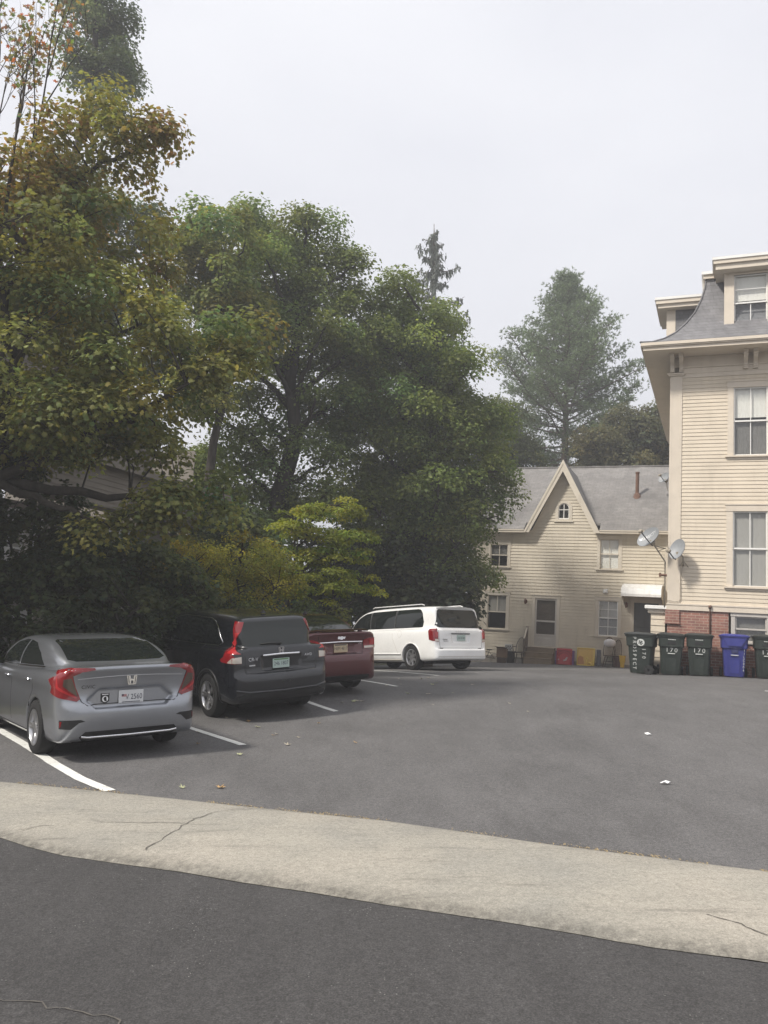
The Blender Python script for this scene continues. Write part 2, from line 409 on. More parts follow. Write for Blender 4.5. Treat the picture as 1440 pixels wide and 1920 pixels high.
def strip(name, P, width, off, m, label, jag=0., cat=None):
    P = [Vector((p[0], p[1])) for p in P]; D = []
    for a, b in zip(P, P[1:]):
        n = max(2, int((b-a).length/.12)); D += [a.lerp(b, j/n) for j in range(n)]
    D.append(P[-1]); vs = []; fs = []
    for i, p in enumerate(D):
        t = (D[min(i+1, len(D)-1)]-D[max(i-1, 0)]).normalized(); nrm = Vector((-t.y, t.x))
        wv = width[0]+(width[1]-width[0])*i/(len(D)-1) if isinstance(width, tuple) else width
        wv *= 1+random.uniform(-jag, jag)
        for sgn in (1, -1):
            q = p+nrm*wv/2*sgn; vs.append((q.x, q.y, gz(q.x, q.y)+off))
    for i in range(len(D)-1): fs.append((2*i, 2*i+1, 2*i+3, 2*i+2))
    me = bpy.data.meshes.new(name); me.from_pydata(vs, [], fs); me.materials.append(m)
    o = link(name, me); return tag(o, label, cat, kind='structure')
l1 = [on_ground(*p).xy for p in ((206,1484),(150,1461),(100,1432),(50,1399),(0,1370))]; l1.append(l1[-1]+(l1[-1]-l1[-3]).normalized()*2.5)
strip('parking_line', l1, .125, .006, M_PAINT, 'white stall line nearest the sidewalk, left of the silver sedan', .04)
lab = ['white stall line between the silver sedan and the black crossover', 'white stall line between the black crossover and the maroon sedan',
       'white stall line right of the maroon sedan', 'white stall line bounding the empty stall before the white van',
       'white stall line running under the white van', 'short white stall line visible beyond the white van']
for k in range(1, 7):
    p = E0+EROW*3.18*k; q = p+dp2*5.2
    strip('parking_line', [p, q], .105, .006, M_PAINT, lab[k-1], .05)
pr = on_ground(1434, 1296).xy; strip('parking_line', [pr, pr+Vector((.86, -.5))*4], .11, .006, M_PAINT, 'white stall line end at the right edge of the lot', .04)
M_CRACK = mat('crack_grit', (.11,.10,.088), .95)  # one dark grit colour for all the crack strips
def crack(px, wd, off=.0385, label='thin crack running across the light sidewalk'):
    P = [on_ground(*p).xy for p in px]; Q = []; wk = Vector((0, 0))
    for a, b in zip(P, P[1:]):
        n = max(2, int((b-a).length/.05))
        for j in range(n):
            q = a.lerp(b, j/n); wk = wk*.75+Vector((random.gauss(0,1), random.gauss(0,1)))*.016; Q.append(q+wk)
    Q.append(P[-1]); strip('pavement_crack', Q, wd, off, M_CRACK, label, .55)
crack([(484,1519),(430,1528),(375,1540),(355,1552),(322,1570),(288,1590),(272,1604)], .009, label='long crack wandering diagonally across the light sidewalk')
crack([(352,1551),(280,1549),(180,1550)], .006, label='hairline crack branching left from the diagonal sidewalk crack')
crack([(1335,1728),(1390,1745),(1440,1768)], .009, label='short crack at the right end of the light sidewalk')
crack([(30,1566),(70,1561),(100,1559)], .006, label='short hairline crack at the left end of the light sidewalk')
crack([(0,1869),(90,1884),(200,1912),(220,1920)], .007, off=-.011, label='tar dark seam in the street asphalt at the near left')

# fallen leaves and scraps of paper
def leaf_mesh(name, m, r, curl):
    pts = []; lob = [(0,1.),(.45,.42),(.95,.95),(1.35,.42),(1.85,.7),(2.6,.3),(3.14,.25)]
    full = lob+[(-a, q) for a, q in lob[-2:0:-1]]
    vs = [(0,0,.012)]+[(r*q*math.sin(a), r*q*math.cos(a), .006+curl*r*(q**2)*abs(math.sin(a*1.7+1))) for a, q in full]
    n = len(full); me = bpy.data.meshes.new(name); me.from_pydata(vs, [], [(0, 1+(i+1) % n, 1+i) for i in range(n)]); me.materials.append(m); return me
M_L1 = mat('dry_leaf', (.42,.27,.12), .8); M_L2 = mat('pale_green_leaf', (.36,.37,.22), .75); M_L3 = mat('grey_leaf', (.45,.40,.31), .85); M_PAPER = mat('paper', (.8,.8,.8), .8)
LM = {k: [leaf_mesh('fallen_leaf', m, .062, c) for c in (.35, .7)] for k, m in (('brown', M_L1), ('green', M_L2), ('grey', M_L3))}
def drop(px, py, kind, label, s=1., group=None):
    p = on_ground(px, py); o = link('fallen_leaf', random.choice(LM[kind])); o.location = (p.x, p.y, gz(p.x, p.y)+.004); o.rotation_euler = (random.uniform(-.15,.15), random.uniform(-.15,.15), random.uniform(0, 6.3)); o.scale = (s,)*3
    tag(o, label, 'leaf', group)
drop(447, 1416, 'green', 'pale green leaf flat on the asphalt near the silver sedan', 1.05)
drop(412, 1479, 'brown', 'orange tan leaf on the asphalt close to the sidewalk', 1.1)
drop(342, 1479, 'green', 'small pale green leaf on the asphalt close to the sidewalk', .8)
drop(484, 1365, 'green', 'yellowish leaf beside the end of the stall line by the black crossover', 1.1)
drop(538, 1398, 'grey', 'curled grey leaf alone in the open asphalt beyond the stall line', 1.1)
for px, py in [(425,1347),(466,1354),(370,1374),(372,1396),(520,1378),(560,1384),(513,1380),(667,1394),(640,1318),(598,1357)]:
    drop(px, py, random.choice(('grey','brown')), 'small dry leaf scattered on asphalt around the crossover', random.uniform(.6, 1.), 'dry leaves around the black crossover')
for px, py in [(748,1273),(752,1284),(790,1274),(804,1272),(812,1285),(819,1281),(766,1302),(803,1302),(725,1286),(735,1259),(692,1258),(668,1315),(662,1317),(680,1316),(886,1285),(812,1322),(956,1320),(990,1335),(848,1300)]:
    drop(px, py, random.choice(('grey','green','grey')), 'tiny pale leaf scattered on asphalt before the white van', random.uniform(.55, 1.15), 'pale leaves before the white van')
def scrap(px, py, s, label):
    p = on_ground(px, py); b = MB(); vs = []; n = 9
    for i in range(n):
        a = 2*math.pi*i/n; r = random.uniform(.6, 1.1)*s; vs.append((r*math.cos(a)*1.5, r*math.sin(a)*.8, random.uniform(.005, .03)))
    vs.append((0,0,.04)); b.add(vs, [(n, i, (i+1) % n) for i in range(n)])
    o = b.build('paper_scrap', M_PAPER); o.location = (p.x, p.y, gz(p.x, p.y)+.004); tag(o, label, 'paper scrap')
scrap(1248, 1471, .043, 'crumpled white paper scrap lying alone in the open lot')
scrap(1215, 1379, .035, 'small white paper scrap lying far out in the lot')
# dry grass and grit gathered along the lot edge of the walk
vs = []; fs = []
for t_ in np.arange(.2, 8., .012):
    q = along([tuple(p) for p in UP], np.array([t_]))[0]
    dens = .5+.5*math.sin(t_*2.3)+.4*math.sin(t_*5.1+1)
    if random.random() > dens*.75: continue
    for _ in range(3):
        x = q[0]+random.gauss(0, .02); y = q[1]+random.gauss(.02, .028); z = gz(x, y)+.008; a = random.uniform(0, 6.3); L = random.uniform(.008, .03)
        o_ = len(vs); vs += [(x, y, z), (x+L*math.cos(a), y+L*math.sin(a), z+random.uniform(0,.014)), (x+.008*math.sin(a), y-.008*math.cos(a), z+.005)]; fs.append((o_, o_+1, o_+2))
me = bpy.data.meshes.new('edge_litter'); me.from_pydata(vs, [], fs); me.materials.append(mat('dry_straw', (.32,.25,.14), .9)); tag(link('edge_litter', me), 'dry grass and grit along the edge of the sidewalk', None, kind='stuff')
# ------------------------------------------------------------ house materials
CREAM = (.65,.57,.455); M_SIDE = worn_paint('cream_clapboard', CREAM, .62, .12, 1.4, (.33,.27,.20), .22)
M_TRIM = worn_paint('cream_trim', (.66,.585,.485), .55, .09, 2., (.36,.30,.24), .2)
M_COTSIDE = worn_paint('aged_cream_clapboard', (.60,.54,.435), .66, .14, 1.1, (.30,.25,.18), .34)
M_COTTRIM = worn_paint('aged_cream_trim', (.61,.555,.465), .6, .1, 2., (.33,.28,.22), .26)
M_WHITE = worn_paint('white_paint', (.80,.79,.76), .5, .07, 3., (.5,.46,.40), .15)
M_WHITEMETAL = worn_paint('chalky_white_metal', (.78,.78,.77), .5, .12, 5., (.45,.43,.40), .45)
M_GREY = worn_paint('grey_storm_door', (.50,.47,.43), .5, .1, 3., (.3,.28,.25), .25)
M_NEIGH = worn_paint('taupe_clapboard', (.20,.178,.152), .7, .15, 1.2, (.12,.11,.09), .3)
M_NTRIM = worn_paint('pale_window_trim', (.62,.62,.60), .6, .1, 2.)
M_DARKDOOR = worn_paint('dark_green_grey_door', (.05,.052,.05), .45, .1, 2., (.03,.03,.03), .2)
M_INSIDE = mat('dim_room', (.055,.05,.045), .9)  # darkness of the unlit rooms put into the colour
M_BLIND = worn_paint('pale_window_shade', (.80,.77,.72), .8, .05, 2., (.5,.48,.44), .1, streak=False)
M_CURT = worn_paint('grey_window_shade', (.37,.35,.325), .85, .08, 1.6, (.3,.28,.25), .15)
M_CURTD = worn_paint('dark_grey_curtain', (.17,.16,.15), .9, .15, 4., (.1,.1,.1), .2)
def glass_mat(name, tint=(.95,.97,.965), refl=.9):
    m = bpy.data.materials.new(name); m.use_nodes = True; t = m.node_tree; t.nodes.remove(t.nodes['Principled BSDF'])
    tr = t.nodes.new('ShaderNodeBsdfTransparent'); tr.inputs[0].default_value = (*tint, 1)
    gl = t.nodes.new('ShaderNodeBsdfGlossy'); gl.inputs['Roughness'].default_value = .02; gl.inputs[0].default_value = (refl, refl, refl, 1)
    fr = t.nodes.new('ShaderNodeLayerWeight'); fr.inputs[0].default_value = .5
    pw = t.nodes.new('ShaderNodeMath'); pw.operation = 'POWER'; pw.inputs[1].default_value = 4.; t.links.new(fr.outputs['Facing'], pw.inputs[0])
    mm = t.nodes.new('ShaderNodeMath'); mm.operation = 'MULTIPLY_ADD'; mm.inputs[1].default_value = .85; mm.inputs[2].default_value = .07
    t.links.new(pw.outputs[0], mm.inputs[0])
    x = t.nodes.new('ShaderNodeMixShader'); t.links.new(mm.outputs[0], x.inputs[0]); t.links.new(tr.outputs[0], x.inputs[1]); t.links.new(gl.outputs[0], x.inputs[2])
    t.links.new(x.outputs[0], t.nodes['Material Output'].inputs[0]); return m
M_GLASS = glass_mat('window_glass')
def slate_mat(name, c0, c1, vert='z', kk=1.35, h=.16, w_=.28, side=0):
    """rows of shingles laid along the slope, in object space"""
    m = mat(name, c0, .85, spec=.3); k = NT(m)
    tc = k.n('ShaderNodeTexCoord'); sx = k.n('ShaderNodeSeparateXYZ'); k.l(tc, 'Object', sx, 0)
    mu = k.n('ShaderNodeMath', operation='MULTIPLY'); mu.inputs[1].default_value = kk; k.l(sx, 2, mu, 0)
    ad = k.n('ShaderNodeMath', operation='ADD'); k.l(sx, 0, ad, 0); k.l(sx, 1, ad, 1) if side else None
    cb = k.n('ShaderNodeCombineXYZ'); k.l(ad, 0, cb, 0); k.l(mu, 0, cb, 1)
    br = k.n('ShaderNodeTexBrick'); k.l(cb, 0, br, 'Vector'); br.inputs['Scale'].default_value = 1
    br.inputs['Brick Width'].default_value = w_; br.inputs['Row Height'].default_value = h; br.inputs['Mortar Size'].default_value = .006; br.inputs['Mortar Smooth'].default_value = .3
    br.inputs['Color1'].default_value = (*c0, 1); br.inputs['Color2'].default_value = (*c1, 1); br.inputs['Mortar'].default_value = (*[c*.55 for c in c0], 1)
    n = k.noise(.9, 6, .65); r = k.ramp(n, 'Fac', [(.3, g3(.8)), (.7, g3(1.15))])
    n2 = k.noise(4, 5, .7, stretch=(1,1,.25)); r2 = k.ramp(n2, 'Fac', [(.35, g3(.85)), (.65, g3(1.1))])
    a = k.mix('MULTIPLY', 1., (br, 0), (r, 0)); b = k.mix('MULTIPLY', 1., (a, 2), (r2, 0)); k.l(b, 2, k.b, 'Base Color')
    k.bump(br, 'Fac', -.4, .01); return m
M_SHING = slate_mat('weathered_grey_shingle', (.235,.224,.215), (.20,.192,.186), kk=1.6, h=.14)
M_SLATE = slate_mat('mansard_grey_shingle', (.212,.210,.218), (.18,.178,.185), kk=1.1, h=.13, side=1)
def brick_mat():
    m = mat('old_red_brick', (.30,.12,.09), .85, spec=.25); k = NT(m)
    tc = k.n('ShaderNodeTexCoord'); sx = k.n('ShaderNodeSeparateXYZ'); k.l(tc, 'Object', sx, 0); cb = k.n('ShaderNodeCombineXYZ')
    ad = k.n('ShaderNodeMath', operation='ADD'); k.l(sx, 0, ad, 0); k.l(sx, 1, ad, 1); k.l(ad, 0, cb, 0); k.l(sx, 2, cb, 1)
    br = k.n('ShaderNodeTexBrick'); k.l(cb, 0, br, 'Vector'); br.inputs['Scale'].default_value = 1
    br.inputs['Brick Width'].default_value = .21; br.inputs['Row Height'].default_value = .075; br.inputs['Mortar Size'].default_value = .007; br.inputs['Bias'].default_value = -.1
    br.inputs['Color1'].default_value = (.33,.16,.125,1); br.inputs['Color2'].default_value = (.23,.115,.095,1); br.inputs['Mortar'].default_value = (.42,.33,.27,1)
    n = k.noise(2.2, 6, .65); r = k.ramp(n, 'Fac', [(.3, g3(.7)), (.7, g3(1.2))])
    a = k.mix('MULTIPLY', 1., (br, 0), (r, 0))
    n2 = k.noise(3.1, 5, .7); r2 = k.ramp(n2, 'Fac', [(.58, g3(0)), (.75, g3(.45))]); b = k.mix('MIX', (r2, 0), (a, 2), (.45,.38,.32))
    k.l(b, 2, k.b, 'Base Color'); k.bump(br, 'Fac', -.5, .01); return m
M_BRICK = brick_mat()
M_RUST = worn_paint('rusted_iron', (.16,.085,.055), .8, .3, 9., (.08,.05,.04), .4)
M_GALV = worn_paint('tarnished_steel', (.33,.29,.23), .55, .2, 8., (.2,.13,.08), .4)
M_IRON = mat('dark_iron', (.05,.045,.04), .6)
M_WOODG = worn_paint('grey_weathered_wood', (.17,.135,.10), .85, .25, 5., (.1,.08,.06), .4)
M_CONC = worn_paint('stoop_concrete', (.34,.31,.27), .9, .2, 4., (.18,.15,.12), .5)

# ------------------------------------------------------------ house pieces (local frame: x along the wall, y into the house, z up)
def courses(mb, z0, z1, h, span, holes=(), y=0., p0=.004, p1=.02):
    """clapboards: span(z) -> (left, right); holes = (u0, u1, z0, z1)"""
    n = int(round((z1-z0)/h)); h = (z1-z0)/n
    for i in range(n):
        a = z0+i*h+random.uniform(-.002, .002); b = z0+(i+1)*h+.006; zc = (a+b)/2
        l0, r0 = span(a); l1, r1 = span(min(b, z1))
        if r0-l0 < .02: continue
        cuts = sorted((u0, u1) for u0, u1, q0, q1 in holes if q0 < zc < q1)
        segs = []; cur = (l0, l1)
        for u0, u1 in cuts:
            if u0 > cur[0]: segs.append((*cur, u0, u0))
            cur = (u1, u1)
        segs.append((*cur, r0, r1))
        for la, lb, ra, rb in segs:
            if ra-la < .02: continue
            # butt joints break long boards
            ya, yb = y-p1-random.uniform(0, .002), y-p0
            mb.add([(la,ya,a),(ra,ya,a),(rb,yb,b),(lb,yb,b),(la,y,a),(ra,y,a)], [(0,1,2,3),(4,5,1,0)])
def window(par, u0, u1, z0, z1, y=0., cas=.12, trim=None, sash=None, top=None, bot=None, mull=(1, 0, 1, 0), sillw=.05, blind=(), head=.0, label=None):
    """casing with sashes, panes and shades; u0..z1 is the opening. mull = vertical and horizontal bars, top then bottom sash"""
    trim = trim or M_TRIM; sash = sash or M_WHITE
    b = MB(); d = .035
    b.box(u0-cas, u0, y-d, y+.06, z0-.02, z1); b.box(u1, u1+cas, y-d, y+.06, z0-.02, z1); b.box(u0-cas-.015, u1+cas+.015, y-d-.012, y+.06, z1, z1+cas)
    b.box(u0-cas-.03, u1+cas+.03, y-d-.03, y+.05, z1+cas, z1+cas+.035)
    w_ = b.build('window', trim, par)
    if label: w_['label'] = label
    s = MB(); s.box(u0-cas-sillw, u1+cas+sillw, y-.085, y+.05, z0-.065, z0-.02); s.box(u0-cas, u1+cas, y-.03, y+.02, z0-.13, z0-.065); s.build('sill', trim, w_)
    zm = (z0+z1)/2; f = MB(); t = .035
    for k, (a, c, yy) in enumerate(((zm-.02, z1, y+.0), (z0-.02, zm+.02, y+.03))):
        f.box(u0, u0+t, yy, yy+.03, a, c); f.box(u1-t, u1, yy, yy+.03, a, c); f.box(u0+t, u1-t, yy+.001, yy+.029, c-t, c); f.box(u0+t, u1-t, yy+.001, yy+.029, a, a+t+.008)
        nv, nh = mull[2*k], mull[2*k+1]
        for i in range(nv): uu = u0+(u1-u0)*(i+1)/(nv+1); f.box(uu-.011, uu+.011, yy+.004, yy+.026, a+t, c-t)
        for i in range(nh): zz = a+(c-a)*(i+1)/(nh+1); f.box(u0+t, u1-t, yy+.005, yy+.025, zz-.011, zz+.011)
    f.build('sash', sash, w_)
    g = MB(); g.quad((u0+t, y+.015, zm), (u1-t, y+.015, zm), (u1-t, y+.015, z1-t), (u0+t, y+.015, z1-t)); g.quad((u0+t, y+.045, z0), (u1-t, y+.045, z0), (u1-t, y+.045, zm), (u0+t, y+.045, zm)); g.build('pane', M_GLASS, w_)
    for (a, c, m) in blind:
        q = MB(); n = 24; vs = []; za = z0+(z1-z0)*a; zc = z0+(z1-z0)*c
        for i in range(n+1):
            uu = u0+(u1-u0)*i/n; yy = y+.095+.0025*math.sin(i*1.9)+.0012*math.sin(i*5.3); vs += [(uu, yy, za), (uu, yy, zc)]
        q.add(vs, [(2*i, 2*i+2, 2*i+3, 2*i+1) for i in range(n)]); q.build('shade', m, w_, smooth=True)
    r = MB(); r.box(u0-.02, u1+.02, y+.06, y+.5, z0-.05, z1+.03); r.f = r.f[:2]+r.f[3:]   # dark-coloured box standing for the unlit room, open in front
    r.build('dark_backing', M_INSIDE, w_)
    return w_

HA = R_(-22.51); HX = Vector((math.cos(HA), math.sin(HA), 0)); HY = Vector((-math.sin(HA), math.cos(HA), 0))
C0 = at(1251, 1143, 23.3); C0.z = 0
def hpt(u, w_, z=0.): return C0+HX*u+HY*w_+Vector((0, 0, z))

# ------------------------------------------------------------ big mansard house at the right
H = thing('mansard_house', 'tall cream clapboard house with grey mansard roof and red brick base behind the bins', 'house', C0, HA)
UW = 9.; WD = 10.1
holes = []
wins = [(1.69, 2.56, 6.95, 8.88, .16), (1.68, 2.54, 3.32, 5.37, .17)]
for dx_ in (0, 3.2, 5.6): holes += [(a+dx_-.02, b+dx_+.02, c-.03, d+.02) for a, b, c, d, _ in wins]
b = MB(); courses(b, 2.78, 9.24, .1075, lambda z: (.3, UW-.3), holes, p1=.018)
b.box(0, .02, .02, WD, 2.6, 9.6)
b.box(UW-.02, UW, .02, WD, 2.6, 9.6); b.box(0.02, UW-.02, WD-.02, WD, .2, 9.6)
b.build('wall', M_SIDE, H)
b = MB(); b.box(0, .06, -.035, .3, 2.78, 9.3); b.box(.06, .27, -.03, .02, 2.78, 9.3); b.box(.27, .33, -.035, .02, 2.78, 9.3); b.box(.06, .27, -.036, -.0301, 2.78, 2.95); b.box(.06, .27, -.036, -.0301, 9.12, 9.3)
b.box(-.05, .38, -.09, .3, 9.3, 9.335); b.box(-.08, .41, -.12, .33, 9.335, 9.37); b.build('corner_board', M_TRIM, H)
b = MB(); b.box(UW-.33, UW, -.035, .3, 2.78, 9.3); b.build('corner_board', M_TRIM, H)
b = MB(); b.box(-.02, UW, -.045, .3, 2.6, 2.74); b.box(-.03, UW, -.06, .3, 2.74, 2.78); b.build('water_table', M_TRIM, H)
b = MB(); b.box(.33, UW-.33, -.03, .02, 9.24, 9.52); b.box(.33, UW-.33, -.07, .02, 9.52, 9.56); b.box(0, UW, -.024, .02, 9.56, 9.86); b.box(0.41, UW-.41, -.045, -.0301, 9.36, 9.375); b.build('frieze', M_TRIM, H)
b = MB(); b.prism([(0,0.2),(1.58,.2),(1.58,2.6),(0,2.6)], 1, -.0, .3); b.prism([(1.58,.2),(2.68,.2),(2.68,1.76),(1.58,1.76)], 1, -.0, .3); b.prism([(2.68,.2),(UW,.2),(UW,2.6),(2.68,2.6)], 1, 0., .3)
b.box(0, .3, .3, WD, .2, 2.6); b.box(-.05, .32, -.05, .25, 2.24, 2.599); b.box(-.07, .34, -.065, .25, 2.215, 2.24)
b.build('brick_foundation', M_BRICK, H)
window(H, 1.74, 2.52, 1.84, 2.50, y=.04, cas=.1, trim=M_GREY, sash=M_GREY, mull=(0,0,0,0), blind=((0,1,M_CURTD),), label='low basement window in the brick base')
blinds = [((.56,1,M_BLIND),(0,.49,M_CURTD)), ((0,1,M_CURT),), ((.6,1,M_BLIND),(0,.3,M_CURTD)), ((.2,1,M_BLIND),), ((0,1,M_CURT),), ((.5,1,M_BLIND),)]
i = 0
for dx_ in (0, 3.2, 5.6):
    for (u0, u1, z0, z1, c) in wins:
        window(H, u0+dx_, u1+dx_, z0, z1, cas=c, blind=blinds[i]); i += 1
# cornice, soffit and brackets
OV = .67; OF = .8
b = MB(); b.box(-OV, UW+OV, -OF, WD+OF, 9.86, 9.90); b.build('soffit', M_TRIM, H)
b = MB()
for (x0,x1,y0,y1) in ((-OV-.02, UW+OV+.02, -OF-.03, -OF+.02), (-OV-.03, -OV+.02, -OF+.02, WD+OF), (UW+OV-.02, UW+OV+.03, -OF+.02, WD+OF)):
    b.box(x0, x1, y0, y1, 9.85, 9.94)
for (x0,x1,y0,y1) in ((-OV-.06, UW+OV+.06, -OF-.07, -OF+.02), (-OV-.07, -OV+.02, -OF+.02, WD+OF), (UW+OV-.02, UW+OV+.07, -OF+.02, WD+OF)):
    b.box(x0, x1, y0, y1, 9.94, 9.975); 
for (x0,x1,y0,y1) in ((-OV-.09, UW+OV+.09, -OF-.10, -OF+.02), (-OV-.10, -OV+.02, -OF+.02, WD+OF), (UW+OV-.02, UW+OV+.10, -OF+.02, WD+OF)):
    b.box(x0, x1, y0, y1, 9.975, 10.06)
b.build('cornice', M_TRIM, H)
def bracket(u, nm='bracket'):
    b = MB(); pr = [(-.02,9.86),(-.02,9.42),(-.075,9.42),(-.10,9.47),(-.10,9.52),(-.14,9.58),(-.21,9.62),(-.30,9.66),(-.37,9.72),(-.42,9.75),(-.42,9.86)]
    b.prism(pr, 0, u-.055, u+.055); b.box(u-.065, u+.065, -.44, -.30, 9.80, 9.855); b.box(u-.062, u+.062, -.435, -.3, 9.73, 9.76); b.box(u-.065, u+.065, -.115, -.02, 9.40, 9.43); return b.build(nm, M_TRIM, H)
for u in (.06, .30, 2.0, 2.25, 4.0, 4.25, 6.0, 6.25, 8.0, 8.25): bracket(u)
# concave mansard
pro = [(-.10,10.06),(-.10,10.075),(.2,10.165),(.5,10.35),(.78,10.60),(1.05,10.95),(1.30,11.38),(1.46,11.80),(1.56,12.2),(1.60,12.52)]
pr2 = []
for (a, b_) in zip(pro, pro[1:]):
    for k in range(3): pr2.append((a[0]+(b_[0]-a[0])*k/3, a[1]+(b_[1]-a[1])*k/3))
pr2.append(pro[-1]); b = MB()
rings = [[(-OV+i_, -OF+i_, z), (UW+OV-i_, -OF+i_, z), (UW+OV-i_, WD+OF-i_, z), (-OV+i_, WD+OF-i_, z)] for i_, z in pr2]
b.loft(rings, cap=False); b.build('mansard_roof', M_SLATE, H, smooth=False)
def hiproll(sx):
    b = MB(); pts = []
    for i_, z in pr2[2:]: pts.append(((-OV+i_) if sx < 0 else (UW+OV-i_), -OF+i_, z+.012))
    b.tube(pts, .028, 6); b.build('hip_cap', M_SLATE, H, smooth=True)
hiproll(-1); hiproll(1)
b = MB(); b.box(-OV+1.52, UW+OV-1.52, -OF+1.52, WD+OF-1.52, 12.5, 12.62); b.build('roof_curb', M_TRIM, H)
b = MB(); b.box(-OV+1.47, UW+OV-1.47, -OF+1.47, WD+OF-1.47, 12.62, 12.71); b.build('roof_membrane', M_WHITE, H)
def dormer_front(u):
    uc = u; d = MB(); d.box(uc-.70, uc-.435, .15, .42, 10.42, 12.36); d.box(uc+.435, uc+.70, .15, .42, 10.42, 12.36); d.box(uc-.435, uc+.435, .165, .4, 12.28, 12.36); d.box(uc-.7, uc+.7, .13, .4, 10.40, 10.47)
    d.box(uc-.99, uc+.99, -.22, 2.3, 12.52, 12.63); d.box(uc-.93, uc+.93, -.16, 2.3, 12.36, 12.52)
    dm = d.build('dormer', M_TRIM, H)
    s = MB(); s.box(uc-.69, uc-.6, .42, 2., 10.45, 12.36); s.box(uc+.6, uc+.69, .42, 2., 10.45, 12.36); s.build('dormer_cheek', M_SLATE, dm)
    s = MB(); s.box(uc-1.02, uc+1.02, -.25, 2.3, 12.63, 12.71); s.build('dormer_roof', M_WHITE, dm)
    window(dm, uc-.435, uc+.435, 10.60, 12.28, y=.2, cas=.0001, mull=(0,1,1,0), blind=((.55,1,M_BLIND),(.0,.25,M_CURTD)))
dormer_front(2.13); dormer_front(5.4); dormer_front(7.7)
def dormer_side(w_):
    d = MB(); d.box(-.22, .04, w_-.66, w_-.42, 10.5, 11.86); d.box(-.22, .04, w_+.42, w_+.66, 10.5, 11.86); d.box(-.22, 2., w_-.43, w_+.43, 11.8, 11.86)
    d.box(-.52, 1.6, w_-.98, w_+.98, 11.98, 12.10); d.box(-.46, 1.6, w_-.92, w_+.92, 11.86, 11.98)
    dm = d.build('dormer', M_TRIM, H)
    s = MB(); s.box(.04, 2., w_-.65, w_-.56, 10.5, 11.86); s.box(.04, 2., w_+.56, w_+.65, 10.5, 11.86); s.build('dormer_cheek', M_SLATE, dm)
    s = MB(); s.box(-.55, 1.6, w_-1.01, w_+1.01, 12.10, 12.18); s.build('dormer_roof', M_WHITE, dm)
dormer_side(2.05); dormer_side(6.3)
b = MB(); b.tube([(1.11,-.03,.9),(1.11,-.03,2.66),(1.11,-.07,2.72)], .022, 8); b.box(1.07, 1.15, -.10, -.03, 2.68, 2.76); b.build('conduit_pipe', M_RUST, H, smooth=True)
b = MB(); b.tube([(.40,-.04,3.85),(.35,-.045,3.5),(.345,-.045,2.9),(.30,-.06,2.84),(.2,-.065,2.82),(-.02,-.07,2.86)], .008, 6); b.build('cable', M_GALV, H)

# low clapboard porch pier with a white cap, left of the house corner
P = thing('porch_pier', 'low cream clapboard porch wall with white cap beside the house corner', 'porch wall', C0, HA)
b = MB(); courses(b, .75, 2.5, .17, lambda z: (-.44, -.06), y=.12, p1=.022); b.box(-.44, -.061, .12, 2.6, .5, 2.5); b.build('wall', M_SIDE, P)
b = MB(); b.bbox(-.60, .01, -.03, 2.8, 2.60, 2.70, .012); b.build('cap', M_WHITE, P)
b = MB(); b.box(-.52, -.055, .05, 2.7, 2.5, 2.6); b.build('cap_moulding', M_TRIM, P)

# ------------------------------------------------------------ steep-gabled cottage behind
W0 = 10.317
K = thing('gabled_cottage', 'two storey cream clapboard cottage with steep centre gable and grey shingle roof', 'house', hpt(0, W0), HA)
UL_, UR_ = -8.81, .6
GC, GZ, GH = -4.83, 8.86, 1.36
def kspan(z):
    if z < 5.98: return (UL_+.14, UR_)
    hw = GH*(GZ-z)/(GZ-5.98)*.995; return (GC-hw, GC+hw)
op = dict(UL=(-7.88,-7.12,4.54,5.5), UR=(-3.27,-2.52,4.56,5.77), LL=(-7.91,-7.09,1.89,3.30), LR=(-3.28,-2.51,1.86,3.27))
kh = [(a-.02, b_+.02, c-.03, d+.02) for a, b_, c, d in op.values()]+[(-5.87,-4.96,1.2,3.25), (-1.89,-.95,.6,3.3), (-5.02,-4.58,6.56,7.27)]
b = MB(); courses(b, .75, 8.72, .1305, kspan, kh, p1=.025)
b.box(UL_, UL_+.02, .03, 8., .3, 6.2); b.box(UR_-.02, UR_, .03, 8, .3, 6.2); b.box(UL_, UR_, 7.98, 8., .3, 6.2)
b.prism([(UL_,6.2),(UL_,6.0),(0.,0)][:2]+[(UL_,6.2)], 1, 0, .01) if False else None
b.build('wall', M_COTSIDE, K)
b = MB(); b.box(UL_, UL_+.14, -.03, .03, .5, 5.98); b.build('corner_board', M_COTTRIM, K)
b = MB(); b.box(-.75, -.4, -.03, .02, .75, 5.98); b.build('corner_board', M_COTTRIM, K)
b = MB(); b.box(UL_, UR_, -.0, .2, .2, .75); b.build('foundation', M_CONC, K)
window(K, *op['UL'], cas=.11, trim=M_COTTRIM, sash=M_COTTRIM, mull=(1,0,1,0), blind=((.55,1,M_CURTD),), label='upper left window half hidden by leaves')
window(K, *op['UR'], cas=.12, trim=M_COTTRIM, sash=M_COTTRIM, mull=(1,0,1,0), blind=((0,1,M_BLIND),), label='upper right window with pale shades')
window(K, *op['LL'], cas=.12, trim=M_COTTRIM, sash=M_COTTRIM, mull=(1,0,0,0), blind=((.5,1,M_CURT),), label='lower left window in shade')
window(K, *op['LR'], cas=.13, trim=M_COTTRIM, sash=M_WHITE, mull=(1,1,1,1), blind=((.5,1,M_CURT),(0,.45,M_CURTD)), label='lower right window with white grid sashes')
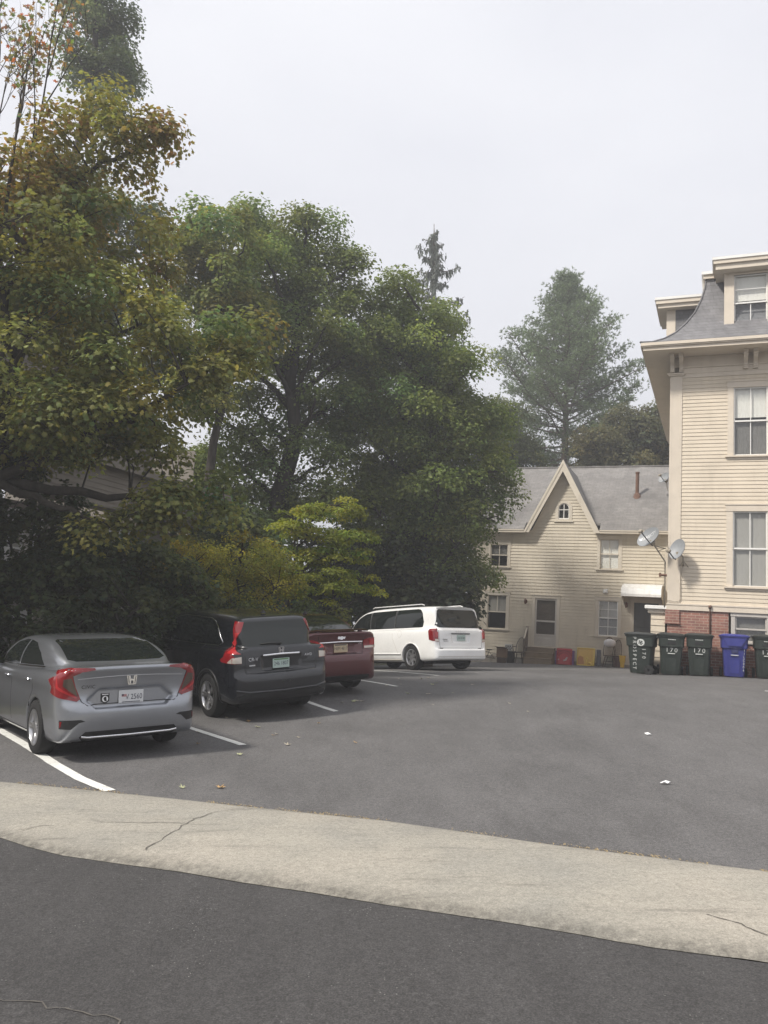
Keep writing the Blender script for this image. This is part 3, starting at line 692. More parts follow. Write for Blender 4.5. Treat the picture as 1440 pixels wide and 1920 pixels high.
# arched attic window
def archpts(u0, u1, z0, zs, n=14):
    r = (u1-u0)/2; c = (u0+u1)/2; return [(u0, z0), (u1, z0)]+[(c+r*math.cos(math.pi*i/n), zs+r*math.sin(math.pi*i/n)) for i in range(n+1)]
def ring(mb, outer, inner, y0, y1):
    n = len(outer); vs = [(p[0], y0, p[1]) for p in outer]+[(p[0], y0, p[1]) for p in inner]+[(p[0], y1, p[1]) for p in outer]+[(p[0], y1, p[1]) for p in inner]; fs = []
    for i in range(n):
        j = (i+1) % n; fs += [(i, j, n+j, n+i), (2*n+i, 2*n+j, j, i), (n+i, n+j, 3*n+j, 3*n+i)]
    mb.add(vs, fs)
a = MB(); ring(a, archpts(-5.15,-4.45,6.52,7.04), archpts(-5.03,-4.57,6.6,7.04), -.035, .05); a.box(-5.2, -4.4, -.07, .0, 6.47, 6.52)
aw = a.build('window', M_COTTRIM, K); aw['label'] = 'small arched attic window in the gable'
a = MB(); ring(a, archpts(-5.03,-4.57,6.6,7.04), archpts(-4.995,-4.605,6.64,7.04), .0, .03); a.box(-4.815, -4.785, .003, .027, 6.64, 7.235); a.box(-4.995, -4.605, .005, .025, 6.98, 7.01); a.build('sash', M_WHITE, aw)
a = MB(); p_ = archpts(-5.0,-4.6,6.62,7.04); a.add([(q[0], .018, q[1]) for q in p_], [tuple(range(len(p_)))]); a.build('pane', M_GLASS, aw)
a = MB(); a.box(-5.05, -4.55, .12, .14, 6.55, 7.35); a.build('dark_backing', M_INSIDE, aw)  # dark sheet standing for the unlit attic behind the pane
# storm door
d = MB(); d.box(-5.99, -5.87, -.035, .06, 1.25, 3.25); d.box(-4.96, -4.84, -.035, .06, 1.25, 3.25); d.box(-6.0, -4.83, -.045, .06, 3.25, 3.36); d.box(-6.03, -4.8, -.07, .05, 3.36, 3.39); d.box(-5.99, -4.84, -.09, .06, 1.22, 1.262)
dr = d.build('door', M_COTTRIM, K); dr['label'] = 'grey storm door above the stoop'
d = MB(); d.box(-5.87,-5.80,.0,.04,1.265,3.245); d.box(-5.03,-4.96,.0,.04,1.265,3.245); d.box(-5.80,-5.03,.002,.038,3.17,3.243); d.box(-5.80,-5.03,.002,.038,2.27,2.34); d.box(-5.80,-5.03,.002,.038,1.70,1.77); d.build('door_frame', M_GREY, dr)
d = MB(); d.bbox(-5.80,-5.03,.008,.034,1.267,1.70,.01); d.bbox(-5.72,-5.11,.0,.02,1.34,1.62,.01); d.build('kick_panel', M_GREY, dr)
d = MB(); d.quad((-5.8,.02,1.77),(-5.03,.02,1.77),(-5.03,.02,2.27),(-5.8,.02,2.27)); d.quad((-5.8,.02,2.34),(-5.03,.02,2.34),(-5.03,.02,3.17),(-5.8,.02,3.17)); d.build('pane', M_GLASS, dr)
d = MB(); d.box(-5.86,-4.97,.10,.12,1.27,3.24); d.build('inner_door', mat('brown_inner_door', (.10,.075,.055), .6), dr)
d = MB(); d.tube([(-5.07,-.0,2.22),(-5.07,-.05,2.22),(-5.07,-.05,2.1),(-5.07,0,2.1)], .01, 6); d.build('handle', M_IRON, dr)
# roof: two slopes, gable roof, rakes, eaves
RS = (9.62-6.12)/4.35; ye = -.35
zr = lambda y: 6.12+(y-ye)*RS
r = MB(); t = .10
for x0, x1 in ((UL_-.3, GC-1.56), (GC+1.56, UR_+.2)): r.prism([(ye, 6.12),(4., 9.62),(8.35, 6.12),(8.35, 6.02),(4., 9.52),(ye, 6.02)], 0, x0, x1)
r.prism([(.06, zr(.06)),(4., 9.62),(8.35, 6.12),(8.35, 6.02),(4., 9.52),(.06, zr(.06)-.1)], 0, GC-1.56, GC+1.56)
r.build('roof', M_SHING, K)
g = MB(); gz_ = 9.02; gs = (gz_-6.0)/1.55
for sgn in (-1, 1):
    ya = ye-.02; pts = []
    # slope from the crossing with the main roof out to the rake
    n = 10; top = []; bot = []
    for i in range(n+1):
        q = i/n; z = gz_+.04-q*(gz_-6.0); u = GC+sgn*q*1.55; yb = ye+(z-6.12)/RS+.05
        top.append((u, ya, z)); bot.append((u, max(yb, ya+.01), z))
    vs = top+bot+[(p[0]-sgn*.07, p[1], p[2]-.05) for p in top]
    fs = [((i, i+1, n+2+i, n+1+i) if sgn > 0 else (i+1, i, n+1+i, n+2+i)) for i in range(n)]+[(i, i+1, 2*(n+1)+i+1, 2*(n+1)+i) for i in range(n)]
    g.add(vs, fs)
g.build('gable_roof', M_SHING, K)
rk = MB()
for sgn in (-1, 1):
    for (w0_, w1_, y0, y1) in ((.0, .085, ye-.045, ye), (.085, .225, ye-.025, ye-.002)):
        A0 = (GC, gz_+.05-w0_*2.2); B0 = (GC+sgn*1.56, 6.03-w0_*2.2); A1 = (GC, gz_+.05-w1_*2.2); B1 = (GC+sgn*1.56, 6.03-w1_*2.2)
        B0 = (GC+sgn*1.585, 5.975) if w0_ == 0 else (GC+sgn*(1.585-w0_*1.05), 5.975); B1 = (GC+sgn*(1.585-w1_*1.05), 5.975)
        rk.prism([A0, A1, B1, B0], 1, y0, y1)
rk.build('rake_board', M_COTTRIM, K)
sf = MB()
for sgn in (-1, 1):
    n_ = (GC, gz_-.16); e_ = (GC+sgn*1.47, 5.99); off = .012
    sf.add([(n_[0], ye, n_[1]), (e_[0], ye, e_[1]), (e_[0], 0, e_[1]), (n_[0], 0, n_[1])], [(0,1,2,3) if sgn < 0 else (3,2,1,0)])
sf.build('gable_soffit', M_COTTRIM, K)
ev = MB()
for (x0, x1) in ((UL_-.3, GC-1.56), (GC+1.56, UR_+.2)):
    ev.box(x0, x1, ye-.03, ye, 5.97, 6.09); ev.box(x0, x1, ye-.055, ye-.03, 6.05, 6.10); ev.box(x0, x1, ye, 0., 5.97, 5.985); ev.box(x0, x1, -.035, .0, 5.80, 5.969)
ev.build('eave_trim', M_COTTRIM, K)
fl = MB(); fl.prism([(-8.9,9.6),(-8.9,9.66),(UR_,9.66),(UR_,9.6)], 1, 3.93, 4.07); fl.build('ridge_cap', M_SHING, K)
# vent pipe on the roof
vp = thing('roof_vent_pipe', 'rusty vent pipe standing on the grey cottage roof', 'vent pipe', hpt(-2.03, W0+1.83), HA)
b = MB(); b.tube([(0,0,7.7),(0,0,8.92)], .075, 12); b.lathe([(.09,8.93),(.09,8.87),(.075,8.86)], 12); b.lathe([(.075,8.93),(.055,8.93),(.05,8.5)], 12); b.build('pipe', M_RUST, vp, smooth=True, angle=40)
b = MB(); b.lathe([(.20,7.70),(.13,7.95),(.08,8.02)], 12); b.build('flashing', M_RUST, vp, smooth=True)
# stoop and rail
st = thing('stoop', 'brown wooden steps up to the cottage storm door', 'steps', hpt(-5.52, W0), HA)
M_STEP = worn_paint('brown_step_boards', (.24,.185,.125), .8, .2, 4., (.14,.11,.08), .4)
gzs = .5
for i, (z0_, z1_, y0) in enumerate(((.35, .80, -.95), (.35, 1.02, -.66), (.35, 1.22, -.37))):
    b = MB(); b.box(-.55, .55, y0+.03, y0+.34 if i < 2 else -.092, z0_, z1_-.035); b.bbox(-.58, .58, y0, y0+.29 if i < 2 else -.092, z1_-.034, z1_, .008); b.build('step', M_STEP, st)
rl = thing('stair_railing', 'weathered wooden stair rail left of the cottage steps', 'railing', hpt(-6.14, W0), HA)
b = MB(); b.box(-.045, .045, -.62, -.53, .35, 1.55); b.build('post', M_WOODG, rl)
b = MB(); b.box(-.045, .045, -.2, -.11, .35, 2.05); b.build('post', M_WOODG, rl)
b = MB(); b.tube([(0,-.66,1.54),(0,-.08,2.08)], .035, 6); b.build('handrail', M_COTTRIM, rl)
b = MB(); b.tube([(0,-.58,1.05),(0,-.12,1.5)], .025, 6); b.build('lower_rail', M_WOODG, rl)
b = MB(); [b.box(-.015, .015, -.56+i*.09, -.535+i*.09, .9+i*.08, 1.58+i*.08) for i in range(1, 5)]; b.build('balusters', M_WOODG, rl)
# porch door and canopy
pd = MB(); pd.box(-2.01, -1.89, -.035, .06, .9, 3.3); pd.box(-.95, -.83, -.035, .06, .9, 3.3); pd.box(-2.03, -.81, -.045, .06, 3.3, 3.42)
pdo = pd.build('door', M_COTTRIM, K); pdo['label'] = 'dark door under the white canopy'
b = MB(); b.box(-1.89, -.95, .0, .05, .9, 3.3); b.build('door_leaf', M_DARKDOOR, pdo)
b = MB(); [b.bbox(-1.80+.42*i, -1.46+.42*i, -.015, .01, 1.2+1.05*j, 2.1+1.05*j, .02) for i in range(2) for j in range(2)]; b.build('door_panel', M_DARKDOOR, pdo)
b = MB(); b.bbox(-1.30, -1.16, -.03, .0, 1.70, 1.86, .01); b.build('door_plate', M_GALV, pdo)
cn = thing('door_canopy', 'chalky white metal hood over the dark cottage door', 'canopy', hpt(-1.54, W0), HA)
b = MB(); pr_ = [(-.02,3.98),(-.55,3.90),(-1.0,3.74),(-1.12,3.52),(-1.13,3.42),(-1.10,3.42),(-1.08,3.52),(-.97,3.71),(-.54,3.86),(-.02,3.94)]
b.prism(pr_, 0, -.74, .74)
for i in range(8): u = -.74+1.48*i/7; b.prism([(p[0]-.006, p[1]+.008) for p in pr_[:5]]+[(p[0], p[1]+.001) for p in pr_[:5]][::-1], 0, u-.012, u+.012)
b.build('hood', M_WHITEMETAL, cn)
for sgn in (-1, 1):
    b = MB(); b.prism([(-.02,3.96),(-.55,3.87),(-.98,3.72),(-1.1,3.48),(-.8,3.38),(-.35,3.36),(-.02,3.15)], 0, sgn*.74-.012, sgn*.74+.012); b.build('side_panel', M_COTTRIM, cn)
# wall lamps and vent box
def sconce(u, z, label):
    s = thing('wall_lamp', label, 'lamp', hpt(u, W0), HA)
    b = MB(); b.bbox(-.05, .05, -.035, -.005, z-.07, z+.07, .01); b.build('back_plate', M_RUST, s)
    b = MB(); b.tube([(0,-.03,z+.02),(0,-.10,z+.06),(0,-.14,z+.06)], .012, 6); b.build('arm', M_RUST, s)
    b = MB(); b.lathe([(.0,z+.12),(.075,z+.05),(.07,z+.04)], 12, center=(0,-.14,0)); b.lathe([(.055,z+.04),(.045,z-.1),(.0,z-.12)], 12, center=(0,-.14,0)); b.build('lantern', M_RUST, s, smooth=True)
sconce(-6.26, 3.09, 'small brown wall lamp left of the storm door'); sconce(-2.18, 3.12, 'small dark wall lamp beside the canopied door')
b = MB(); b.bbox(-3.10+3.0, -2.92+3.0, -.08, -.018, 3.56, 3.73, .015); b.bbox(-3.07+3., -2.95+3., -.095, -.08, 3.59, 3.70, .01)
o = b.build('vent_box', M_WHITEMETAL); o.location = hpt(-3.0, W0); o.rotation_euler = (0,0,HA); tag(o, 'small white vent box on the cottage wall above the lower window', 'vent')

# ------------------------------------------------------------ taupe neighbour house in the trees at the left
NA = HA+math.pi/2
N0 = Vector((-8.6, 15.6, -.75))
N = thing('neighbour_house', 'taupe clapboard house half hidden in the trees at the left', 'house', N0, NA)
nh = [(2.05-.02, 2.75+.02, 2.9, 4.22), (5.0, 5.6, 2.9, 4.2), (2.05,2.75,.9,2.1)]
b = MB(); courses(b, .6, 4.55, .12, lambda z: (-3.5, 8.3), nh); b.box(-3.5, 8.3, .03, 7., -1, .6); b.box(8.28, 8.3, .02, 7., .6, 7.); b.box(-3.5, -3.48, .02, 7., .6, 7.); b.build('wall', M_NEIGH, N)
b = MB(); courses(b, 4.75, 5.75, .12, lambda z: (.2, 8.9), y=-.55); b.box(.2, 8.9, -.545, .03, 4.73, 4.75); b.box(8.88, 8.9, -.545, 2., 4.75, 5.75); b.build('upper_wall', M_NEIGH, N)
b = MB(); courses(b, 5.95, 8.4, .12, lambda z: (-3.5+max(0,(z-7)*1.2), 7.2-max(0,(z-7)*1.2)), y=.6); b.build('gable_wall', M_NEIGH, N)
b = MB(); b.prism([(-.75,5.72),(.75,6.15),(.75,6.25),(-.75,5.82)], 0, .0, 9.1); b.build('roof', M_SHING, N)
b = MB(); b.box(-.0, 9.1, -.8, -.75, 5.66, 5.83); b.build('fascia', M_NEIGH, N)
b = MB(); b.box(8.2, 8.34, -.03, .1, .6, 4.7); b.build('corner_board', M_NTRIM, N)
window(N, 2.05, 2.75, 2.92, 4.2, cas=.14, trim=M_NTRIM, sash=M_NTRIM, blind=((0,1,M_CURT),))
window(N, 5.0, 5.6, 2.92, 4.2, cas=.14, trim=M_NTRIM, sash=M_NTRIM, blind=((.5,1,M_CURT),))
window(N, 2.05, 2.75, .92, 2.1, cas=.14, trim=M_NTRIM, sash=M_NTRIM, blind=((0,1,M_CURTD),))
B2 = thing('far_gabled_house', 'grey green gabled house glimpsed behind the trees left of the bushes', 'house', (-9.3, 27.5, -.3), R_(-10))
b = MB(); courses(b, -.5, 5.6, .14, lambda z: ((0., 4.2) if z < 3.6 else (2.1-2.1*(5.6-z)/2., 2.1+2.1*(5.6-z)/2.)), [(2.6,3.3,2.1,3.3)]); b.box(0,.02,.02,6,-.5,3.6); b.box(4.18,4.2,.02,6,-.5,3.6); b.build('wall', M_NEIGH, B2)
b = MB(); b.prism([(-.35,3.35),(2.1,5.75),(4.55,3.35),(4.55,3.22),(2.1,5.62),(-.35,3.22)], 1, -.3, 6.2); b.build('roof', M_SHING, B2)
window(B2, 2.6, 3.3, 2.1, 3.3, cas=.12, trim=M_NTRIM, sash=M_NTRIM, blind=((.5,1,M_CURT),))
# ------------------------------------------------------------ vegetation
def leaf_mat(name, trans=.5, rough=.55):
    m = bpy.data.materials.new(name); m.use_nodes = True; t = m.node_tree; b = t.nodes['Principled BSDF']
    at_ = t.nodes.new('ShaderNodeAttribute'); at_.attribute_name = 'leaf_colour'
    b.inputs['Roughness'].default_value = rough; b.inputs['Specular IOR Level'].default_value = .25
    t.links.new(at_.outputs['Color'], b.inputs['Base Color'])
    tr = t.nodes.new('ShaderNodeBsdfTranslucent'); hs = t.nodes.new('ShaderNodeHueSaturation'); hs.inputs['Saturation'].default_value = 1.15; hs.inputs['Value'].default_value = 1.25
    t.links.new(at_.outputs['Color'], hs.inputs['Color']); t.links.new(hs.outputs[0], tr.inputs[0])
    mx = t.nodes.new('ShaderNodeMixShader'); mx.inputs[0].default_value = trans
    t.links.new(b.outputs[0], mx.inputs[1]); t.links.new(tr.outputs[0], mx.inputs[2]); t.links.new(mx.outputs[0], t.nodes['Material Output'].inputs[0]); return m
M_LEAF = leaf_mat('leaves')
def bark_mat(name, c0, c1):
    m = mat(name, c0, .9, spec=.2); k = NT(m); n = k.noise(6, 6, .7, stretch=(1,1,.2)); r = k.ramp(n, 'Fac', [(.3, c0), (.7, c1)]); k.l(r, 0, k.b, 'Base Color'); k.bump(n, 'Fac', .8, .03); return m
M_BARK = bark_mat('maple_bark', (.030,.026,.022), (.075,.065,.055)); M_PBARK = bark_mat('pine_bark', (.07,.05,.04), (.15,.12,.10))
SHAPES = {}
def _maple():
    rim = [(0,-.45),(.16,-.12),(.46,-.22),(.34,.03),(.62,.22),(.30,.24),(.17,.30),(0,.68),(-.17,.30),(-.30,.24),(-.62,.22),(-.34,.03),(-.46,-.22),(-.16,-.12)]
    V_ = [(0,.02,.05)]+[(x, y, -.14*(abs(x)**1.3)-.10*max(y,0)) for x, y in rim]; n = len(rim)
    return np.array(V_), np.array([(0,1+i,1+(i+1) % n) for i in range(n)])
SHAPES['maple'] = _maple()
def _mid():
    rim = [(0,-.45),(.40,-.16),(.34,.06),(.56,.26),(.2,.28),(0,.62),(-.2,.28),(-.56,.26),(-.34,.06),(-.40,-.16)]
    V_ = [(0,.02,.05)]+[(x, y, -.16*abs(x)-.10*max(y,0)) for x, y in rim]; n = len(rim)
    return np.array(V_), np.array([(0,1+i,1+(i+1) % n) for i in range(n)])
SHAPES['mid'] = _mid()
SHAPES['oval'] = (np.array([(0,-.5,0),(.27,-.1,-.06),(.22,.25,-.07),(0,.55,-.05),(-.22,.25,-.07),(-.27,-.1,-.06),(0,0,.03)]), np.array([(6,0,1),(6,1,2),(6,2,3),(6,3,4),(6,4,5),(6,5,0)]))
SHAPES['kite'] = (np.array([(0,-.5,0),(.36,.02,-.1),(0,.55,-.03),(-.36,.02,-.1)]), np.array([(0,1,2),(0,2,3)]))
def unit(v): return v/np.maximum(np.linalg.norm(v, axis=-1, keepdims=True), 1e-9)
def leaves(name, P, N, size, col, shape, parent, m=None):
    """one crown mesh: a leaf of the given shape at every point"""
    V_, T = SHAPES[shape]; n = len(P); N = unit(N)
    tip = rng.normal(0, 1, (n,3)); tip[:,2] -= .9; tip -= N*(tip*N).sum(1, keepdims=True); tip = unit(tip)
    sx = np.cross(tip, N); s = size*rng.uniform(.65, 1.3, n)
    co = P[:,None,:]+s[:,None,None]*(V_[None,:,0,None]*sx[:,None]+V_[None,:,1,None]*tip[:,None]+V_[None,:,2,None]*N[:,None])
    nv = len(V_); F_ = (T[None]+(np.arange(n)*nv)[:,None,None]).reshape(-1)
    c = np.concatenate([np.repeat(col, nv, axis=0), np.ones((n*nv,1))], 1)
    return np_mesh(name, co.reshape(-1,3), F_, 3, m or M_LEAF, parent, col=c)
def blob(px, py, rx, ry, Y, ryd=None):
    c = at(px, py, Y); k = Y/F_PX
    return (np.array(c), np.array([rx*k, ryd if ryd else rx*k, ry*k]))
def clumps(blobs, dens, rc):
    """foliage clump centres spread through a set of ellipsoids, most of them near the surface"""
    out = []; rad = []
    for c, r in blobs:
        area = (r[0]*r[1]+r[0]*r[2]+r[1]*r[2])/3*4*math.pi
        n = max(4, int(area*dens)); d = unit(rng.normal(0, 1, (n,3))); q = rng.uniform(.25, 1., n)**.5
        out.append(c+d*r*q[:,None]); rad.append(np.full(n, rc)*rng.uniform(.6, 1.35, n))
    return np.concatenate(out), np.concatenate(rad)
def foliage(C_, R__, per, size, flat=.6, up=.75, droop=.12):
    """leaves on the upper domes of clumps"""
    n = np.maximum(6, (per*(R__/R__.mean())**2).astype(int)); idx = np.repeat(np.arange(len(C_)), n); k = len(idx)
    d = unit(rng.normal(0, 1, (k,3))); d[:,2] = np.where(d[:,2] < -.55, -d[:,2]*.8, d[:,2]); rad = rng.uniform(.12, 1, k)**.55
    off = d*rad[:,None]*R__[idx][:,None]*np.array([1.15,1.15,flat]); off[:,2] -= (off[:,0]**2+off[:,1]**2)/np.maximum(R__[idx],.1)*droop
    P = C_[idx]+off; N = d*.8+np.array([0,0,up])+rng.normal(0, .45, (k,3))
    return P, N, idx
def limbs(mb, base, path, C_, nlimb, r0, thin=.02, sub=1., start=.3):
    """trunk, main limbs to spread-out targets and a fine branch to every clump"""
    path = [np.array(p, float) for p in path]; L = len(path); rad = [r0*(1-.72*i/(L-1)) for i in range(L)]
    D = []; Rr = []
    for i in range(L-1):
        for k in range(6): q = k/6; D.append(path[i]*(1-q)+path[i+1]*q); Rr.append(rad[i]*(1-q)+rad[i+1]*q)
    D.append(path[-1]); Rr.append(rad[-1]); mb.tube(D, Rr, 10)
    D = np.array(D); Rr = np.array(Rr); hmin = D[0,2]+(D[-1,2]-D[0,2])*start
    T = [C_[rng.integers(len(C_))]]
    for _ in range(nlimb-1):
        dd = np.min([np.linalg.norm(C_-t, axis=1) for t in T], axis=0); T.append(C_[int(np.argmax(dd*rng.uniform(.7, 1, len(C_))))])
    nodes = [D[D[:,2] > hmin]]; nr = [Rr[D[:,2] > hmin]]
    for t in T:
        h = np.linalg.norm(D[:,:2]-t[:2], axis=1); zt = t[2]-h*.75
        ok = np.where(D[:,2] >= hmin)[0]; j = ok[int(np.argmin(abs(D[ok,2]-zt[ok])))]
        p0 = D[j]; rr_ = min(Rr[j]*.62, .025+.020*np.linalg.norm(t-p0)); n = 9; pts = []
        mid = p0*.5+t*.5; mid[2] += np.linalg.norm(t-p0)*.06; mid += rng.normal(0, .05, 3)*np.linalg.norm(t-p0)
        for k in range(n+1):
            q = k/n; p = p0*(1-q)**2+2*mid*q*(1-q)+t*q*q; pts.append(p+rng.normal(0, .035, 3)*(0 < k < n))
        rs = [rr_*(1-q/n)**.8+thin*.7 for q in range(n+1)]; mb.tube(pts, rs, 7); nodes.append(np.array(pts)[2:]); nr.append(np.array(rs)[2:])
    ND = np.concatenate(nodes); NR = np.concatenate(nr)
    for c in C_:
        if rng.random() > sub: continue
        d = np.linalg.norm(ND-c, axis=1)+np.maximum(0, ND[:,2]-c[2])*.8; j = int(np.argmin(d)); p0 = ND[j]; ln = np.linalg.norm(c-p0)
        if ln < .15: continue
        mid = (p0+c)/2+rng.normal(0, .08, 3)*ln; mid[2] += ln*.08
        r_ = min(NR[j]*.7, thin*(.6+.35*ln)); mb.tube([p0, mid, c], [r_, r_*.7, r_*.3], 5, cap=False)
def colour(idx, ncl, base, var=.25, hue=.12, P=None, tint=None):
    b = np.array(base); cl = rng.normal(0, 1, (ncl, 1)); lf = rng.normal(0, 1, (len(idx), 1))
    c = b[None]*np.exp(cl[idx]*var*.6+lf*var*.6)
    hsh = (rng.normal(0, 1, (ncl,1))[idx]*.7+rng.normal(0, 1, (len(idx),1))*.5)*hue
    c = c*np.concatenate([1+hsh, 1+hsh*.15, 1-hsh*.6], 1)
    if tint is not None:
        w_, tc_ = tint(P, idx); c = c*(1-w_[:,None])+tc_*w_[:,None]
    return np.clip(c, .004, .8)
def tree(name, label, blobs, Y, trunk_px, base, dens, rc, per, size, shape, nlimb=16, r0=.25, var=.3, hue=.15, tint=None, cat='tree', up=.75, sub=1., start=.3, flat=.88, lean=(0,0), extra=None, bark=None, thin=.02):
    C_, R__ = clumps(blobs, dens, rc)
    if extra is not None: C_ = np.concatenate([C_, extra]); R__ = np.concatenate([R__, np.full(len(extra), rc*.7)])
    bx = at(trunk_px, 1100, Y); gzz = gz(bx.x, bx.y); top = C_[:,2].max()
    P, N, idx = foliage(C_, R__, per, size, flat, up)
    ok = P[:,2] > gza(P[:,0], P[:,1])+.05; P, N, idx = P[ok], N[ok], idx[ok]
    col = colour(idx, len(C_), base, var, hue, P, tint)
    print(name, len(C_), len(P)); root = thing(name, label, cat, (bx.x, bx.y, gzz)); Rb = np.array([bx.x, bx.y, gzz])
    n = 7; h = top-gzz; path = [(lean[0]*h*(i/n)**1.4+rng.normal(0,.02)*h*(i > 0)*.5, lean[1]*h*(i/n)**1.4, -.2+h*.9*i/n) for i in range(n+1)]
    mb = MB(); limbs(mb, Rb, path, C_-Rb, nlimb, r0, sub=sub, start=start, thin=thin)
    mb.build('trunk', bark or M_BARK, root, smooth=True)
    leaves('crown', P-Rb, N, size, col, shape, root)
    return root
GREEN = (.062,.082,.030); OLIVE = (.085,.090,.028); DARK = (.040,.056,.024); LIME = (.17,.19,.035)
def patches(seed, scale, lo, hi, colours, zfun=None):
    """autumn colour comes in whole sprays of the crown"""
    g = np.random.default_rng(seed); K_ = g.normal(0, scale, (6,3)); ph = g.uniform(0, 6.3, 6); cols = np.array(colours)
    def f(P, idx):
        v = np.sin(P@K_.T+ph).mean(1)*1.6+rng.normal(0, .12, len(P))
        if zfun is not None: v = v+zfun(P)
        w_ = np.clip((v-lo)/(hi-lo), 0, 1)*rng.uniform(.5, 1, len(P)); return w_, cols[rng.integers(len(cols), size=len(P))]*np.exp(rng.normal(0,.2,(len(P),1)))
    return f
AUT = [(.40,.23,.10),(.35,.23,.09),(.30,.22,.075),(.44,.22,.13)]
YEL = [(.24,.19,.045),(.28,.20,.05),(.19,.17,.05)]

# near maple over the parked cars, turning orange near its top
YA = 14.
zt = at(0, 330, YA).z; zb = at(0, 640, YA).z
bl = [blob(*q, YA, d) for q, d in [((40,390,140,80),1.9),((160,225,62,42),1.),((110,300,95,60),1.4),((250,290,55,48),1.),((300,262,24,20),.4),((50,490,190,110),2.3),((230,470,120,95),1.8),((190,590,170,80),2.),((370,660,95,50),1.4),((455,650,50,38),.9),
     ((60,660,210,90),2.5),((260,740,140,62),1.9),((20,790,190,70),2.4),((170,810,140,52),1.8),((-200,480,230,220),3.),((-230,760,220,130),3.),((-190,340,150,110),2.),((400,740,50,40),.9),((310,850,45,34),.8),((330,905,55,40),.8),((300,960,50,34),.8),((100,855,90,28),1.1),((400,935,40,40),.8),((230,985,45,34),.8)]]
tA = patches(3, .75, .38, 1.25, AUT+YEL+YEL, lambda P: np.clip((P[:,2]-zb)/(zt-zb), -1, 1.3)*1.0-.12)
tree('maple_tree', 'big near maple at the left, its upper sprays turning orange above the silver sedan', bl, YA, -60, (.215,.225,.072), .92, .48, 200, .088, 'mid', 22, .2, .28, .16, tA, start=.42, lean=(.06,.0))
# bare twigs at the upper left
tw = thing('bare_sapling', 'thin sparse stems with few leaves reaching into the sky at upper left', 'tree', tuple(at(-15, 1105, 13.2))[:2]+(gz(*at(-15, 1105, 13.2).xy),))
Rb = np.array(tw.location); mb = MB(); tips = []
def twig(p, d, ln, r, lev):
    pts = [p]; q = p.copy(); dd = d.copy()
    for _ in range(5): dd = unit(dd+rng.normal(0, .07, 3)+np.array([0,0,.03])); q = q+dd*ln/5; pts.append(q.copy())
    mb.tube([tuple(x) for x in pts], [r*(1-.14*i) for i in range(6)], 6, cap=False)
    if lev == 0: tips.append(q); return
    for k in (2,3,4,5):
        if rng.random() < .9: twig(pts[k], unit(dd+rng.normal(0, .38, 3)+np.array([0,0,.15])), ln*rng.uniform(.4,.62), r*.5, lev-1)
for px, py0, px1, py1, r in ((-20,1105,30,230,.045),(0,1105,62,150,.035),(-30,1105,5,150,.04)):
    a = np.array(at(px, 700, 13.2))-Rb; e_ = np.array(at(px1, py1, 13.2))-Rb
    b0 = np.array([0,0,-.1]); mb.tube([tuple(b0), tuple(a), tuple((a+e_)/2+rng.normal(0,.05,3))], [r*1.3, r*1.1, r*.9], 7, cap=False)
    twig((a+e_)/2, unit(e_-a), 3.2, r*.8, 3)
mb.build('trunk', M_BARK, tw, smooth=True)
tp = np.array(tips); sel = tp[rng.random(len(tp)) < .62]; P = np.repeat(sel, 9, 0)+rng.normal(0, .13, (len(sel)*9,3)); N = rng.normal(0,1,P.shape)+np.array([0,0,.6])
leaves('crown', P, N, .085, np.clip(np.array([[.24,.19,.08]])*np.exp(rng.normal(0,.3,(len(P),3))*np.array([1,.6,.4])), .01, .5), 'maple', tw)
# tall green maple behind it
YB = 28.
bl = [blob(*q, YB, d) for q, d in [((180,95,70,72),1.9),((228,135,36,45),1.),((185,10,72,58),1.9),((170,-80,80,70),2.2),((212,225,38,34),1.),((275,425,48,44),1.6),((120,400,130,80),3.),((80,600,150,80),2.8),((240,650,130,62),2.6)]]
tree('maple_tree', 'tall dense green maple rising behind the orange tinted one at the left', bl, YB, 55, (.125,.155,.070), .85, .66, 300, .125, 'kite', 16, .3, .25, .10, None, start=.3)
# olive maple in the middle distance
YC = 24.
bl = [blob(*q, YC, d) for q, d in [((415,455,88,62),1.7),((345,500,70,60),1.3),((440,545,95,70),1.7),((350,600,95,70),1.7),((450,650,55,45),1.),((380,730,75,50),1.2)]]
tC = patches(11, .9, .85, 1.5, YEL+[(.28,.12,.05)], None)
tree('maple_tree', 'olive green maple with yellowing tips between the near maple and the dark tall one', bl, YC, 380, (.185,.205,.062), .95, .58, 250, .105, 'mid', 14, .2, .25, .15, tC, start=.3)
# big dark maple with many visible limbs
YD = 27.
bl = [blob(*q, YD, d) for q, d in [((505,440,62,48),1.6),((570,450,60,48),1.6),((630,505,52,48),1.5),((520,530,110,62),2.6),((610,590,90,62),2.4),((450,620,80,60),2.),((560,660,110,52),2.8),((660,640,60,70),1.8),((430,740,70,50),1.8),((600,760,105,42),2.4),((470,830,75,40),1.8),((590,850,60,30),1.5),((390,880,60,40),1.5),((400,980,55,35),1.2),((430,905,90,48),1.8),((520,925,70,40),1.5),((345,930,80,55),1.8),((490,1000,85,35),1.6),((600,930,50,40),1.3)]]
tree('maple_tree', 'big dark green maple in the middle with trunk and spreading limbs showing', bl, YD, 520, (.175,.215,.066), .74, .66, 340, .115, 'kite', 26, .42, .3, .10, None, start=.2, thin=.03)
